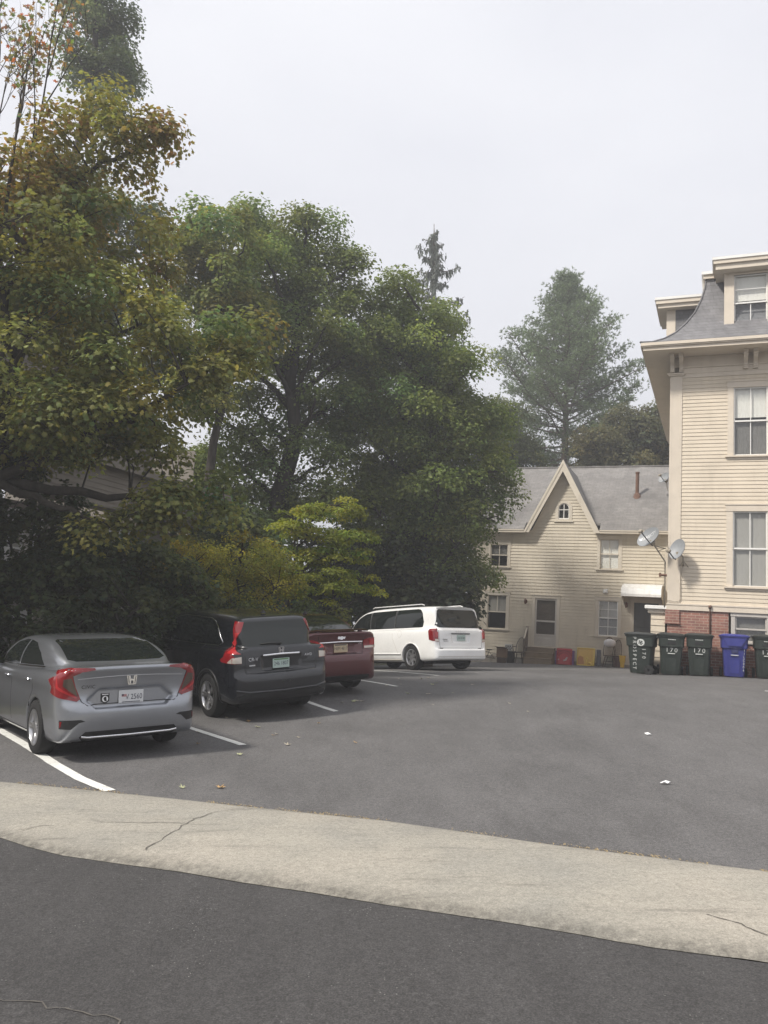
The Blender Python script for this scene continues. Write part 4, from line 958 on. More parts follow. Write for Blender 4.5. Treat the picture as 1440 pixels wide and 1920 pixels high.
# broad dark maple by the cottage
YE = 29.
bl = [blob(*q, YE, d) for q, d in [((735,590,62,46),2.2),((790,640,85,62),2.8),((700,660,70,60),2.2),((840,710,62,56),2.4),((740,740,110,72),3.2),((880,790,55,55),2.2),((800,820,110,72),3.2),((690,830,80,72),2.4),((895,880,58,55),2.),((930,915,30,38),1.2),((800,920,120,66),3.2),((700,950,80,66),2.4),((880,960,58,38),2.),((800,1010,100,50),2.6),((720,1040,80,45),2.),((850,1060,42,38),1.6),((862,1005,40,36),1.5),((915,1092,32,16),.7),((760,1090,80,36),2.)]]
tE = patches(5, .6, .35, 1.1, [(.17,.19,.05),(.14,.17,.05)], None)
tree('maple_tree', 'broad dark green maple overhanging the left end of the cottage roof', bl, YE, 800, (.165,.205,.060), .76, .70, 340, .115, 'kite', 26, .38, .3, .10, tE, start=.12, thin=.03)

# shrubs and saplings along the back of the stalls
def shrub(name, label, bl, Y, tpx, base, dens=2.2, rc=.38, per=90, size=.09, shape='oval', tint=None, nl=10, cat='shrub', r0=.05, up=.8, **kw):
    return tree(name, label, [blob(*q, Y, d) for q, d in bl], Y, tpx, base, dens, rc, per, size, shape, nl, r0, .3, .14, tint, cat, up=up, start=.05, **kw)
shrub('shrub', 'dark leafy thicket at the far left behind the silver sedan', [((30,920,110,80),1.),((90,1010,110,80),1.1),((10,1060,120,80),1.1),((150,1080,100,75),1.1),((60,1150,150,50),1.2),((-90,1050,100,150),1.2),((220,1140,80,50),1.)], 15.2, 60, (.075,.095,.042), 2.4, .36, 90, .1, 'mid')
shrub('shrub', 'dark green shrub beneath the taupe neighbour house wall', [((270,1060,80,55),1.),((210,1090,80,60),1.),((320,1110,90,60),1.1),((250,1150,110,45),1.1)], 16.4, 260, (.10,.125,.048), 2.4, .36, 90, .1, 'mid')
shrub('shrub', 'yellow green arching bush with rusty patches behind the black crossover', [((345,1050,75,42),1.),((300,1085,60,40),.9),((455,1050,80,45),1.1),((400,1075,62,45),1.),((510,1080,70,45),1.),((450,1110,110,40),1.1),((380,1120,60,35),.9)], 18.3, 450, (.30,.29,.06), 2.8, .30, 120, .06, 'oval', patches(21, 1.3, .15, .8, [(.32,.19,.045),(.30,.22,.045)]))
shrub('sapling', 'lime green sapling with layered sprays above the maroon sedan', [((560,985,42,36),.9),((620,960,60,16),.8),((655,950,35,10),.5),((600,1010,60,20),.9),((660,1005,36,11),.6),((630,1045,70,20),1.),((560,1060,60,30),.9),((650,1085,62,22),.9),((690,1105,34,12),.6),((590,1110,70,30),.9)], 19.6, 545, (.23,.26,.05), 3.4, .27, 110, .075, 'oval', None, 14, 'sapling', .05, flat=.45)
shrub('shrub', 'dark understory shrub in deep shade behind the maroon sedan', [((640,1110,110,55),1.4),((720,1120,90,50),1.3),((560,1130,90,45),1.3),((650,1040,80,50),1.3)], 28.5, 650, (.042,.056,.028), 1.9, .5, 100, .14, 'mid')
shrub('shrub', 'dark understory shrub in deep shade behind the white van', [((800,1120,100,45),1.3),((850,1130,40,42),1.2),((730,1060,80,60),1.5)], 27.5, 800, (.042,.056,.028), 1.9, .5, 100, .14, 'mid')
shrub('shrub', 'dark shrub filling the gap behind the black crossover roof', [((330,1050,80,60),1.3),((420,1000,80,40),1.2),((500,1030,80,50),1.3),((420,1100,130,50),1.4)], 22.5, 420, (.10,.125,.048), 1.9, .45, 90, .12, 'mid')


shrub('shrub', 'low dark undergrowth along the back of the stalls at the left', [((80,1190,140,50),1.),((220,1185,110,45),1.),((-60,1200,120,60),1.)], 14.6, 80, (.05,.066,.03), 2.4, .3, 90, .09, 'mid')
shrub('shrub', 'low green undergrowth behind the roof of the black crossover', [((350,1165,90,40),.9),((470,1165,90,38),.9),((580,1165,70,35),.9)], 17.6, 420, (.10,.125,.045), 2.6, .28, 90, .08, 'oval')
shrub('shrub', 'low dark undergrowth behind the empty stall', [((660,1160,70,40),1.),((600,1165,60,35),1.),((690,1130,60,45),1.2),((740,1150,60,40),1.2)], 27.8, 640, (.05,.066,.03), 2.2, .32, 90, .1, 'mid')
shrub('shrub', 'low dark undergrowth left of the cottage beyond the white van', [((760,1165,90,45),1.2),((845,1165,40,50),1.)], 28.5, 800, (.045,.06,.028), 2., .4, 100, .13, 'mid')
# white pine behind the cottage
def pine():
    Y = 52.; k = Y/F_PX; b0 = at(1043, 1120, Y); g0 = .3
    root = thing('pine_tree', 'tall open white pine standing behind the cottage roof', 'tree', (b0.x, b0.y, g0)); Rb = np.array([b0.x, b0.y, g0])
    P0 = np.array(at(1043, 1180, Y)); P1 = np.array(at(1062, 520, Y)); top = P1-Rb
    mb = MB(); base = np.array([0,0,-.2]); H_ = top[2]
    tr = [tuple(base*(1-q)+top*q+np.array([.25*math.sin(q*3), 0, 0])*(0 < q < 1)) for q in np.linspace(0, 1, 14)]
    mb.tube(tr, [.42*(1-.93*q) for q in np.linspace(0, 1, 14)], 10)
    TR = np.array(tr); C_ = []; D_ = []
    env = [(500,3),(530,14),(560,30),(600,54),(640,82),(680,108),(720,132),(760,148),(800,158),(840,150),(870,130)]
    ey = [e[0] for e in env]; er = [e[1] for e in env]
    nb = 92; rows = np.linspace(514, 874, nb)
    for i, py in enumerate(rows):
        q = (1180-py)/(1180-520); q = min(max(q, 0), .985); p0 = np.array([np.interp(q, np.linspace(0,1,14), TR[:,j]) for j in range(3)])
        ph = i*2.39996+rng.uniform(-.4,.4); rmax = np.interp(py, ey, er)*k*rng.uniform(.72, 1.12)
        if py > 790 and math.cos(ph) > .3: rmax *= 1.25
        rise = .42 if q > .6 else (.20 if q > .48 else .02)
        ln = rmax; pts = []
        for j in range(8):
            f = j/7; r_ = ln*f; z = r_*rise+ln*.14*f*f-(.10*ln*math.sin(f*3.1) if q < .55 else 0)
            pts.append(p0+np.array([math.cos(ph+.12*math.sin(f*4+i))*r_, math.sin(ph+.12*math.sin(f*4+i))*r_, z]))
        rb = .025+.011*ln; mb.tube([tuple(p) for p in pts], [rb*(1-.85*f/7) for f in range(8)], 5, cap=False)
        t0 = .42 if q < .62 else .25
        m = int(3+ln*2.6)
        for f in np.linspace(t0, 1., m):
            c = np.array([np.interp(f*7, range(8), np.array(pts)[:,jj]) for jj in range(3)])
            side = np.array([-math.sin(ph), math.cos(ph), 0]); wdt = ln*.26*(1.15-f)+.18
            for s in (-1, 0, 1):
                cc = c+side*s*wdt*rng.uniform(.5,1.2)+np.array([0,0,rng.uniform(.0,.35)]); C_.append(cc); D_.append(unit(np.array([math.cos(ph), math.sin(ph), .55])+side*s*.6))
                if s and ln > .8: mb.tube([tuple(c-np.array([math.cos(ph), math.sin(ph), 0])*.2), tuple(cc)], [.022, .009], 4, cap=False)
    mb.build('trunk', M_PBARK, root, smooth=True)
    C_ = np.array(C_); D_ = np.array(D_); ok = rng.random(len(C_)) < .8; C_ = C_[ok]; D_ = D_[ok]
    nt = 8; C2 = np.repeat(C_, nt, 0)+rng.normal(0, .27, (len(C_)*nt,3))*np.array([1,1,.6]); D2 = unit(np.repeat(D_, nt, 0)+rng.normal(0,.45,(len(C2),3)))
    nn = 9; c = np.repeat(C2, nn, 0); d = unit(np.repeat(D2, nn, 0)*.75+rng.normal(0,.62,(len(c),3))); ln = rng.uniform(.13,.25,len(c)); w_ = unit(np.cross(d, rng.normal(0,1,c.shape)))*.022
    V_ = np.stack([c-w_, c+w_, c+d*ln[:,None]], 1).reshape(-1,3); col = np.repeat(np.array([[.165,.21,.115]])*np.exp(np.repeat(np.repeat(rng.normal(0,.18,(len(C_),1)),nt,0),nn,0)+rng.normal(0,.2,(len(c),1))), 3, 0)
    np_mesh('crown', V_, np.arange(len(V_)), 3, M_LEAF, root, col=np.c_[col, np.ones(len(col))])
pine()
def spruce():
    Y = 45.; k = Y/F_PX; b0 = at(806, 1100, Y); g0 = 0.
    root = thing('spruce_tree', 'ragged spruce top with drooping boughs rising above the maples', 'tree', (b0.x, b0.y, g0)); Rb = np.array([b0.x, b0.y, g0])
    top = np.array(at(814, 420, Y))-Rb; mb = MB(); tr = [tuple(np.array([0,0,-.2])*(1-q)+top*q) for q in np.linspace(0,1,10)]; mb.tube(tr, [.4*(1-.96*q) for q in np.linspace(0,1,10)], 8)
    TR = np.array(tr); V_ = []
    rows = [(436,7,1),(446,16,-1),(455,16,1),(463,30,-1),(470,16,1),(478,28,-1),(486,22,1),(492,38,1),(497,24,-1),(510,40,-1),(516,26,1),(524,36,-1),(537,45,-1),(540,55,1),(552,30,-1),(560,40,1),(572,54,1),(580,34,-1),(584,56,1)]
    rows += [(y, 45+(y-590)*.18, s) for y in range(600, 900, 9) for s in (-1, 1)]
    rows += [(y+4, r*.6, 0) for y, r, s in rows]
    for i, (py, r, s) in enumerate(rows):
        q = min(.985, (1100-py)/(1100-420)); p0 = np.array([np.interp(q, np.linspace(0,1,10), TR[:,j]) for j in range(3)])
        ph = (0 if s > 0 else math.pi if s < 0 else rng.choice([1.4,-1.4]))+rng.normal(0,.3); ln = r*k*1.22*rng.uniform(.9,1.12); pts = []
        for j in range(7):
            f = j/6; pts.append(p0+np.array([math.cos(ph)*ln*f, math.sin(ph)*ln*f, -ln*.45*f+ln*.62*f**2.4]))
        mb.tube([tuple(p) for p in pts], [.05*(1-.8*f/6) for f in range(7)], 5, cap=False); pa = np.array(pts)
        m = int(7+ln*13)
        for f in rng.uniform(.05, 1., m):
            c = np.array([np.interp(f*6, range(7), pa[:,jj]) for jj in range(3)]); c[2] += .03
            for _ in range(2):
                L_ = rng.uniform(.22,.62)*(1.15-.5*f); o1 = rng.normal(0,.09,3); d = np.array([rng.normal(0,.22)+math.cos(ph)*.15, rng.normal(0,.22)+math.sin(ph)*.15, -1]); w_ = unit(np.cross(d, rng.normal(0,1,3)))*.055
                a = c+o1; V_ += [a-w_, a+w_, a+d*L_]
                V_ += [a, a+w_*1.6+d*L_*.4, a+d*L_*.75-w_]
    mb.build('trunk', M_PBARK, root, smooth=True); V_ = np.array(V_); n = len(V_)//3
    col = np.repeat(np.array([[.17,.19,.165]])*np.exp(rng.normal(0,.25,(n,1))), 3, 0)
    np_mesh('crown', V_, np.arange(len(V_)), 3, M_LEAF, root, col=np.c_[col, np.ones(len(col))])
spruce()
YF = 46.
bl = [blob(*q, YF, d) for q, d in [((1170,800,40,32),2.),((1120,850,50,35),2.4),((1205,830,50,42),2.4),((1160,870,70,40),2.6),((1240,860,45,50),2.2),((1235,790,30,30),1.4)]]
tree('oak_tree', 'brownish green leafy tree behind the right end of the cottage roof', bl, YF, 1170, (.125,.125,.062), .75, .8, 260, .16, 'kite', 14, .35, .28, .14, None, start=.3, thin=.03)
bl = [blob(*q, YF, d) for q, d in [((940,790,35,38),1.6),((960,850,45,38),2.),((985,870,38,26),1.6),((910,850,40,50),2.)]]
tree('oak_tree', 'mid green leafy tree behind the left end of the cottage roof', bl, YF, 950, (.12,.14,.05), .75, .75, 260, .15, 'kite', 12, .3, .28, .12, None, start=.3, thin=.03)
# ------------------------------------------------------------ vehicles: bodies from blueprint outlines (side, plan, section) blended into one skin
def chaikin(P, n=2):
    P = np.array(P, float)
    for _ in range(n):
        Q = np.roll(P, -1, 0); P = np.stack([P*.75+Q*.25, P*.25+Q*.75], 1).reshape(-1, 2)
    return P
def sdp(X, Y, P):
    """signed distance to a closed outline"""
    d = np.full(X.shape, 1e9); ins = np.zeros(X.shape, bool); n = len(P)
    for i in range(n):
        ax, ay = P[i]; bx, by = P[(i+1) % n]; ex, ey = bx-ax, by-ay; wx, wy = X-ax, Y-ay
        t = np.clip((wx*ex+wy*ey)/(ex*ex+ey*ey+1e-12), 0, 1); dx, dy = wx-ex*t, wy-ey*t; d = np.minimum(d, dx*dx+dy*dy)
        if ay != by:
            c = ((ay <= Y) != (by <= Y)) & (X < (bx-ax)*(Y-ay)/(by-ay)+ax); ins ^= c
    return np.where(ins, -1, 1)*np.sqrt(d)
def smax(a, b, k):
    h = np.maximum(k-np.abs(a-b), 0)/k; return np.maximum(a, b)+h*h*k*.25
def smin(a, b, k): return -smax(-a, -b, k)
class Grid2:
    def __init__(s, P, a, b, h=.008):
        s.a0, s.b0, s.h = a[0], b[0], h; ga = np.arange(a[0], a[1]+h, h); gb = np.arange(b[0], b[1]+h, h); s.T = sdp(*np.meshgrid(ga, gb, indexing='ij'), P)
    def __call__(s, A, B):
        u = np.clip((A-s.a0)/s.h, 0, s.T.shape[0]-1.001); v = np.clip((B-s.b0)/s.h, 0, s.T.shape[1]-1.001); i = u.astype(int); j = v.astype(int); u = u-i; v = v-j; T = s.T
        return T[i,j]*(1-u)*(1-v)+T[i+1,j]*u*(1-v)+T[i,j+1]*(1-u)*v+T[i+1,j+1]*u*v
class Body:
    def __init__(s, L, W, H, ls, lp, lsec, gs, gp, gsec, axles, rw, track, kl=.07, kg=.09, kj=.05, carves=(), adds=()):
        s.L, s.W, s.H = L, W, H; ext = lambda p: list(p)+[(p[-1][0], -.4), (p[0][0], -.4)]
        exs = lambda p: [(-.4, p[0][1])]+list(p)+[(-.4, p[-1][1])]
        s.ls, s.gs = chaikin(ls), chaikin(gs); s.lp, s.gp = chaikin(ext(lp)), chaikin(ext(gp)); s.lsec, s.gsec = chaikin(exs(lsec)), chaikin(exs(gsec))
        xr, yr, zr_ = (-.5, L+.5), (-.02, W/2+.5), (-.1, H+.5)
        s.tabs = [Grid2(s.ls, xr, zr_), Grid2(s.lp, xr, yr), Grid2(s.lsec, yr, zr_), Grid2(s.gs, xr, zr_), Grid2(s.gp, xr, yr), Grid2(s.gsec, yr, zr_)]
        s.cor = (.62, .34)
        s.ax, s.rw, s.track = axles, rw, track; s.kl, s.kg, s.kj = kl, kg, kj; s.carves = carves; s.adds = adds
    def comb(s, a, b, c, A, B, C_, X, Y, Z):
        Lw = smax(smax(a, b, s.kl), c, s.kl); G = smax(smax(A, B, s.kg), C_, s.kg); d = smin(Lw, G, s.kj)
        for f in s.adds: d = smin(d, f(X, Y, Z), .03)
        for f in s.carves: d = smax(d, -f(X, Y, Z), .02)
        for xa in s.ax:
            w_ = np.maximum(np.hypot(X-xa, Z-s.rw+.01)-(s.rw+.045), s.track-.30-Y); w_ = np.maximum(w_, .05-Z-.2)
            d = np.maximum(d, -w_)
        return d
    def at(s, P):
        X, Y, Z = P[:,0], np.abs(P[:,1]), P[:,2]
        t = s.tabs; return s.comb(t[0](X,Z), t[1](X,Y), t[2](Y,Z), t[3](X,Z), t[4](X,Y), t[5](Y,Z), X, Y, Z)
    def grad(s, P, e=.010):
        g = np.stack([s.at(P+np.eye(3)[i]*e)-s.at(P-np.eye(3)[i]*e) for i in range(3)], 1); return unit(g)
    def mesh(s, name, m, parent, h=.026):
        xs = np.arange(-.08, s.L+.1, h); ys = np.arange(-s.W/2-.08+.0, s.W/2+.08+h, h); ys = ys-(ys[0]+ys[-1])/2; zs = np.arange(.05, s.H+.08, h)
        ya = np.abs(ys); g2 = lambda a, b, P: sdp(*np.meshgrid(a, b, indexing='ij'), P)
        a = g2(xs, zs, s.ls)[:,None,:]; b = g2(xs, ya, s.lp)[:,:,None]; c = g2(ya, zs, s.lsec)[None]; A = g2(xs, zs, s.gs)[:,None,:]; B = g2(xs, ya, s.gp)[:,:,None]; C_ = g2(ya, zs, s.gsec)[None]
        D = s.comb(a, b, c, A, B, C_, xs[:,None,None], ya[None,:,None], zs[None,None,:])
        S = D < 0; nx, ny, nz = D.shape; acc = np.zeros((nx-1,ny-1,nz-1,3)); cnt = np.zeros((nx-1,ny-1,nz-1))
        gi, gj, gk = np.meshgrid(np.arange(nx-1), np.arange(ny-1), np.arange(nz-1), indexing='ij')
        sl = lambda o: (slice(o[0], nx-1+o[0]), slice(o[1], ny-1+o[1]), slice(o[2], nz-1+o[2]))
        for ax in range(3):
            for o1 in (0,1):
                for o2 in (0,1):
                    p = [o1, o2]; p.insert(ax, 0); q = list(p); q[ax] = 1
                    d0, d1 = D[sl(p)], D[sl(q)]; m_ = (d0 < 0) != (d1 < 0); t = np.where(m_, d0/np.where(m_, d0-d1, 1), 0)
                    pos = np.stack([gi+p[0], gj+p[1], gk+p[2]], -1).astype(float); pos[...,ax] += t
                    acc += pos*m_[...,None]; cnt += m_
        act = cnt > 0; idx = -np.ones(act.shape, int); idx[act] = np.arange(act.sum())
        V_ = acc[act]/cnt[act][:,None]*h+np.array([xs[0], ys[0], zs[0]])
        for _ in range(2):
            g = s.grad(V_); d = s.at(V_); V_ = V_-g*np.clip(d, -.02, .02)[:,None]*.9
        F_ = []
        for ax in range(3):
            sh = [slice(1, n-1) for n in D.shape]; s0 = list(sh); s1 = list(sh); s0[ax] = slice(0, D.shape[ax]-1); s1[ax] = slice(1, D.shape[ax])
            a0, a1 = S[tuple(s0)], S[tuple(s1)]; m_ = a0 != a1; I = np.argwhere(m_)
            off = np.array([1,1,1]); off[ax] = 0; I = I+off; u, v = [(1,2),(2,0),(0,1)][ax]
            def cell(du, dv): J = I.copy(); J[:,u] -= du; J[:,v] -= dv; return idx[J[:,0], J[:,1], J[:,2]]
            q = np.stack([cell(1,1), cell(0,1), cell(0,0), cell(1,0)], 1); flip = ~a0[m_]
            q[flip] = q[flip][:, ::-1]; F_.append(q)
        F_ = np.concatenate(F_); F_ = F_[(F_ >= 0).all(1)]
        return np_mesh(name, V_, F_.ravel(), 4, m, parent, smooth=True)
    def cast(s, Q, view, side=1):
        """drop points of an elevation onto the skin"""
        n = len(Q); P = np.zeros((n,3)); d = np.zeros(3)
        if view == 'corner':
            ph = Q[:,0]/.55; dr = np.stack([-np.cos(ph), side*np.sin(ph), 0*ph], 1); P = np.stack([s.cor[0]+0*ph, side*s.cor[1]+0*ph, Q[:,1]], 1)+dr*1.2; d = -dr
        elif view == 'side': P[:,0] = Q[:,0]; P[:,2] = Q[:,1]; P[:,1] = side*(s.W/2+.4); d[1] = -side
        elif view == 'rear': P[:,1] = Q[:,0]; P[:,2] = Q[:,1]; P[:,0] = -.4; d[0] = 1
        elif view == 'front': P[:,1] = Q[:,0]; P[:,2] = Q[:,1]; P[:,0] = s.L+.4; d[0] = -1
        else: P[:,0] = Q[:,0]; P[:,1] = Q[:,1]; P[:,2] = s.H+.4; d[2] = -1
        T = np.zeros(n)
        for _ in range(70): T += np.clip(s.at(P+d*T[:,None]), -.02, .3)*.85
        hit = P+d*T[:,None]; ok = (np.abs(s.at(hit)) < .006) & ((view != 'rear') | (hit[:,0] < 1.7))
        return hit, s.grad(hit), ok
    def panel(s, name, poly, view, m, parent, off=.004, side=1, res=.045, depth=.012):
        poly = np.array(poly, float); E = []
        for i in range(len(poly)):
            a, b = poly[i], poly[(i+1) % len(poly)]; n = max(1, int(np.hypot(*(b-a))/res)); E += [a+(b-a)*j/n for j in range(n)]
        E = np.array(E); lo, hi = E.min(0), E.max(0); gx, gy = np.meshgrid(np.arange(lo[0]+res*.5, hi[0], res), np.arange(lo[1]+res*.5, hi[1], res))
        G = np.c_[gx.ravel(), gy.ravel()]; G = G[sdp(G[:,0], G[:,1], poly) < -res*.35] if len(G) else G
        pts = [Vector(p) for p in E.tolist()]+[Vector(p) for p in G.tolist()]; ne = len(E)
        vo, eo, fo, *_ = delaunay_2d_cdt(pts, [(i, (i+1) % ne) for i in range(ne)], [list(range(ne))], 1, 1e-5)
        Q = np.array([tuple(v) for v in vo]); hit, nr, ok = s.cast(Q, view, side)
        fs = [tuple(f) for f in fo if all(ok[i] for i in f)]
        if not fs: return None
        top = hit+nr*off; bot = hit-nr*depth
        from collections import Counter
        ec = Counter()
        for f in fs:
            for i in range(len(f)): ec[tuple(sorted((f[i], f[(i+1) % len(f)])))] += 1
        f0 = fs[0]; nn = np.cross(top[f0[1]]-top[f0[0]], top[f0[2]]-top[f0[0]])
        if nn @ nr[f0[0]] < 0: fs = [f[::-1] for f in fs]
        n = len(Q); out = list(fs)
        for f in fs:
            for i in range(len(f)):
                a, b = f[i], f[(i+1) % len(f)]
                if ec[tuple(sorted((a, b)))] == 1: out.append((a, a+n, b+n, b))
        mb = MB(); mb.v = [tuple(p) for p in top]+[tuple(p) for p in bot]; mb.f = out; mb.mi = [0]*len(out)
        o = mb.build(name, m, parent, angle=50); return o
    def strip(s, name, line, view, wd, m, parent, off=.006, side=1, res=.05, closed=False, depth=.01):
        line = [np.array(p, float) for p in line]
        if closed: line.append(line[0])
        D = []
        for a, b in zip(line, line[1:]):
            n = max(1, int(np.hypot(*(b-a))/res)); D += [a+(b-a)*j/n for j in range(n)]
        D.append(line[-1]); D = np.array(D); t = np.gradient(D, axis=0); t /= np.maximum(np.hypot(t[:,0], t[:,1]), 1e-9)[:,None]; nn = np.c_[-t[:,1], t[:,0]]
        A, na_, oa = s.cast(D+nn*wd/2, view, side); B, nb_, ob = s.cast(D-nn*wd/2, view, side); n = len(D)
        V_ = np.concatenate([A+na_*off, B+nb_*off, A-na_*depth, B-nb_*depth]); fs = []
        for i in range(n-1):
            if oa[i] and ob[i] and oa[i+1] and ob[i+1]: fs += [(i, i+1, n+i+1, n+i), (i, 2*n+i, 2*n+i+1, i+1), (n+i, n+i+1, 3*n+i+1, 3*n+i)]
        if not fs: return None
        mb = MB(); mb.v = [tuple(p) for p in V_]; mb.f = fs; mb.mi = [0]*len(fs); return mb.build(name, m, parent, smooth=True, fix=True)
    def lamp(s, name, pts, m, parent, side=1, off=.010, res=.03):
        Q = []
        for k_, a, z in pts:
            if k_ == 'r': h_ = s.cast(np.array([[a, z]]), 'rear')[0][0]; x, y = (h_[0] if h_[0] < .6 else .4), a
            else: h_ = s.cast(np.array([[a, z]]), 'side', 1)[0][0]; x, y = a, (h_[1] if h_[1] > .3 else .7)
            Q.append((math.atan2(y-s.cor[1], s.cor[0]-x)*.55, z))
        return s.panel(name, Q, 'corner', m, parent, off=off, side=side, res=res)
    def text(s, name, txt, y, z, size, m, parent, off=.008, tilt=True, spacing=1., flat=False):
        hit, nr, ok = s.cast(np.array([[y, z]]), 'rear'); vs, fs = text_geo(txt, size, spacing=spacing)
        if flat:
            mb = MB(); mb.add([(hit[0][0]-off, y-v[0], z+v[1]) for v in vs], fs); return mb.build(name, m, parent)
        H2, N2, _ = s.cast(np.array([[y-v[0], z+v[1]] for v in vs]), 'rear'); mb = MB(); mb.add(H2+N2*off, fs); return mb.build(name, m, parent)
M_TYRE = mat('tyre_rubber', (.018,.018,.018), .85, spec=.3); M_RIM = mat('alloy_rim', (.55,.55,.56), .28, metal=.9); M_RIMD = mat('dark_hub_recess', (.02,.02,.02), .7)
M_CARGLASS = mat('tinted_car_glass', (.010,.013,.012), .03, spec=.5); M_PLASTIC = mat('black_trim_plastic', (.016,.016,.017), .5, spec=.4); M_CHROME = mat('bright_trim', (.75,.75,.76), .12, metal=1.)
M_RED = mat('red_lamp_lens', (.20,.006,.009), .10, spec=.6, coat=.6); M_REDHI = mat('bright_red_lamp_core', (.38,.02,.022), .12, spec=.6, coat=.5); M_CLEAR = mat('clear_lamp_lens', (.55,.50,.44), .12, metal=.35, coat=.6); M_AMBER = mat('smoked_lamp_lens', (.10,.075,.06), .1, metal=.3, coat=.6)
M_PLATE = mat('licence_plate', (.62,.63,.64), .45); M_PLATEG = mat('pale_green_plate', (.42,.52,.48), .45); M_PLATEY = mat('tan_plate', (.50,.40,.26), .5); M_INK = mat('plate_ink', (.02,.025,.05), .6); M_WH = mat('white_ink', (.8,.8,.8), .6); M_GRN = mat('green_ink', (.10,.22,.08), .6); M_BLK = mat('black_ink', (.012,.012,.012), .6); M_FLAGR = mat('red_ink', (.42,.22,.22), .6); M_UNDER = mat('underbody', (.012,.012,.012), .9)
def paint(name, col, metal=.0, rough=.32, coat=1., dust=.0):
    m = mat(name, col, rough, metal=metal, coat=coat); k = NT(m); k.b.inputs['Coat Roughness'].default_value = .05
    n = k.noise(1.4, 5, .6); r = k.ramp(n, 'Fac', [(.3, g3(.92)), (.7, g3(1.06))]); a = k.mix('MULTIPLY', 1., col, (r, 0))
    n2 = k.noise(14, 5, .7); r2 = k.ramp(n2, 'Fac', [(.45, g3(0)), (.8, g3(dust))]); b = k.mix('MIX', (r2, 0), (a, 2), (.25,.24,.21)); k.l(b, 2, k.b, 'Base Color')
    rr_ = k.ramp(n2, 'Fac', [(.3, g3(rough*.96)), (.7, g3(rough*1.05))]); k.l(rr_, 0, k.b, 'Roughness'); return m
def wheel(parent, x, y, r, wd, spokes, style, sgn):
    w_ = bpy.data.objects.new('wheel', None); COL.objects.link(w_); w_.parent = parent; w_.location = (x, y, r); w_.empty_display_size = .1
    rr_ = r*.66; t = MB(); h = wd/2
    t.lathe([(rr_, -h*.85),(rr_+.012,-h),(r*.90,-h),(r*.975,-h*.86),(r,-h*.62),(r,h*.62),(r*.975,h*.86),(r*.90,h),(rr_+.012,h),(rr_,h*.85)], 36, 'y')
    t.build('tyre', M_TYRE, w_, angle=35, fix=True)
    m = MB(); o = sgn*h; ring = [(rr_+.004, o*.98),(rr_-.012, o*.99),(rr_-.022, o*.86),(rr_-.03, o*.2)]; m.lathe(ring, 36, 'y')
    for k in range(spokes):
        a = 2*math.pi*k/spokes
        if style == 'split': offs = ((-.11, .030), (.11, .030))
        else: offs = ((0, .052),)
        for da, wdt in offs:
            c0, s0 = math.cos(a+da*.4), math.sin(a+da*.4); c1, s1 = math.cos(a+da*1.25), math.sin(a+da*1.25); p0 = (.045*c0, .045*s0); p1 = (rr_*.97*c1, rr_*.97*s1)
            tx, tz = p1[0]-p0[0], p1[1]-p0[1]; l = math.hypot(tx, tz); nx, nz = -tz/l, tx/l; vs = []
            for p, w1, yy in ((p0, wdt*1.25, o*.80),(p1, wdt*.85, o*.93)):
                vs += [(p[0]+nx*w1/2, yy, p[1]+nz*w1/2), (p[0]-nx*w1/2, yy, p[1]-nz*w1/2), (p[0]+nx*w1*.62, yy-sgn*.03, p[1]+nz*w1*.62), (p[0]-nx*w1*.62, yy-sgn*.03, p[1]-nz*w1*.62)]
            m.add(vs, [(0,1,5,4),(0,4,6,2),(1,3,7,5)])
    m.lathe([(.0, o*.90),(.035, o*.89),(.06, o*.82),(.07, o*.7)], 20, 'y')
    m.build('rim', M_RIM, w_, angle=35, fix=True)
    b = MB(); b.lathe([(0, o*.1),(rr_-.02, o*.12),(rr_-.02,-o*.5)], 24, 'y'); b.lathe([(0,o*.34),(rr_*.62,o*.34),(rr_*.62,o*.12)], 24, 'y'); b.build('brake_disc', M_RIMD, w_, smooth=False)
    return w_
def place(root, B, LR=None, RR=None, xa=None, heading=0.):
    """stand the car on the lot by its rear wheel contacts"""
    d = Vector((DP.x, DP.y, 0)); d.rotate(Matrix.Rotation(heading, 3, 'Z')); left = Vector((-d.y, d.x, 0)); hw = B.track-.11
    o = ((LR-left*hw) if LR is not None else (RR+left*hw)); wb = B.ax[1]-B.ax[0]; g = lambda v: gz(v.x, v.y)
    pts = [o+left*hw, o-left*hw, o+d*wb+left*hw, o+d*wb-left*hw]; zz = [g(p) for p in pts]
    X = Vector((d.x*wb, d.y*wb, (zz[2]+zz[3]-zz[0]-zz[1])/2)).normalized(); Yv = Vector((left.x*2*hw, left.y*2*hw, (zz[0]+zz[2]-zz[1]-zz[3])/2)).normalized()
    Z = X.cross(Yv).normalized(); Yv = Z.cross(X); zm = (zz[0]+zz[1])/2; org = Vector((o.x, o.y, zm))-X*B.ax[0]
    org.z = zm-X.z*B.ax[0]; M_ = Matrix.Identity(4)
    for i in range(3): M_[i][0] = X[i]; M_[i][1] = Yv[i]; M_[i][2] = Z[i]; M_[i][3] = org[i]+Z[i]*.004
    root.matrix_world = M_
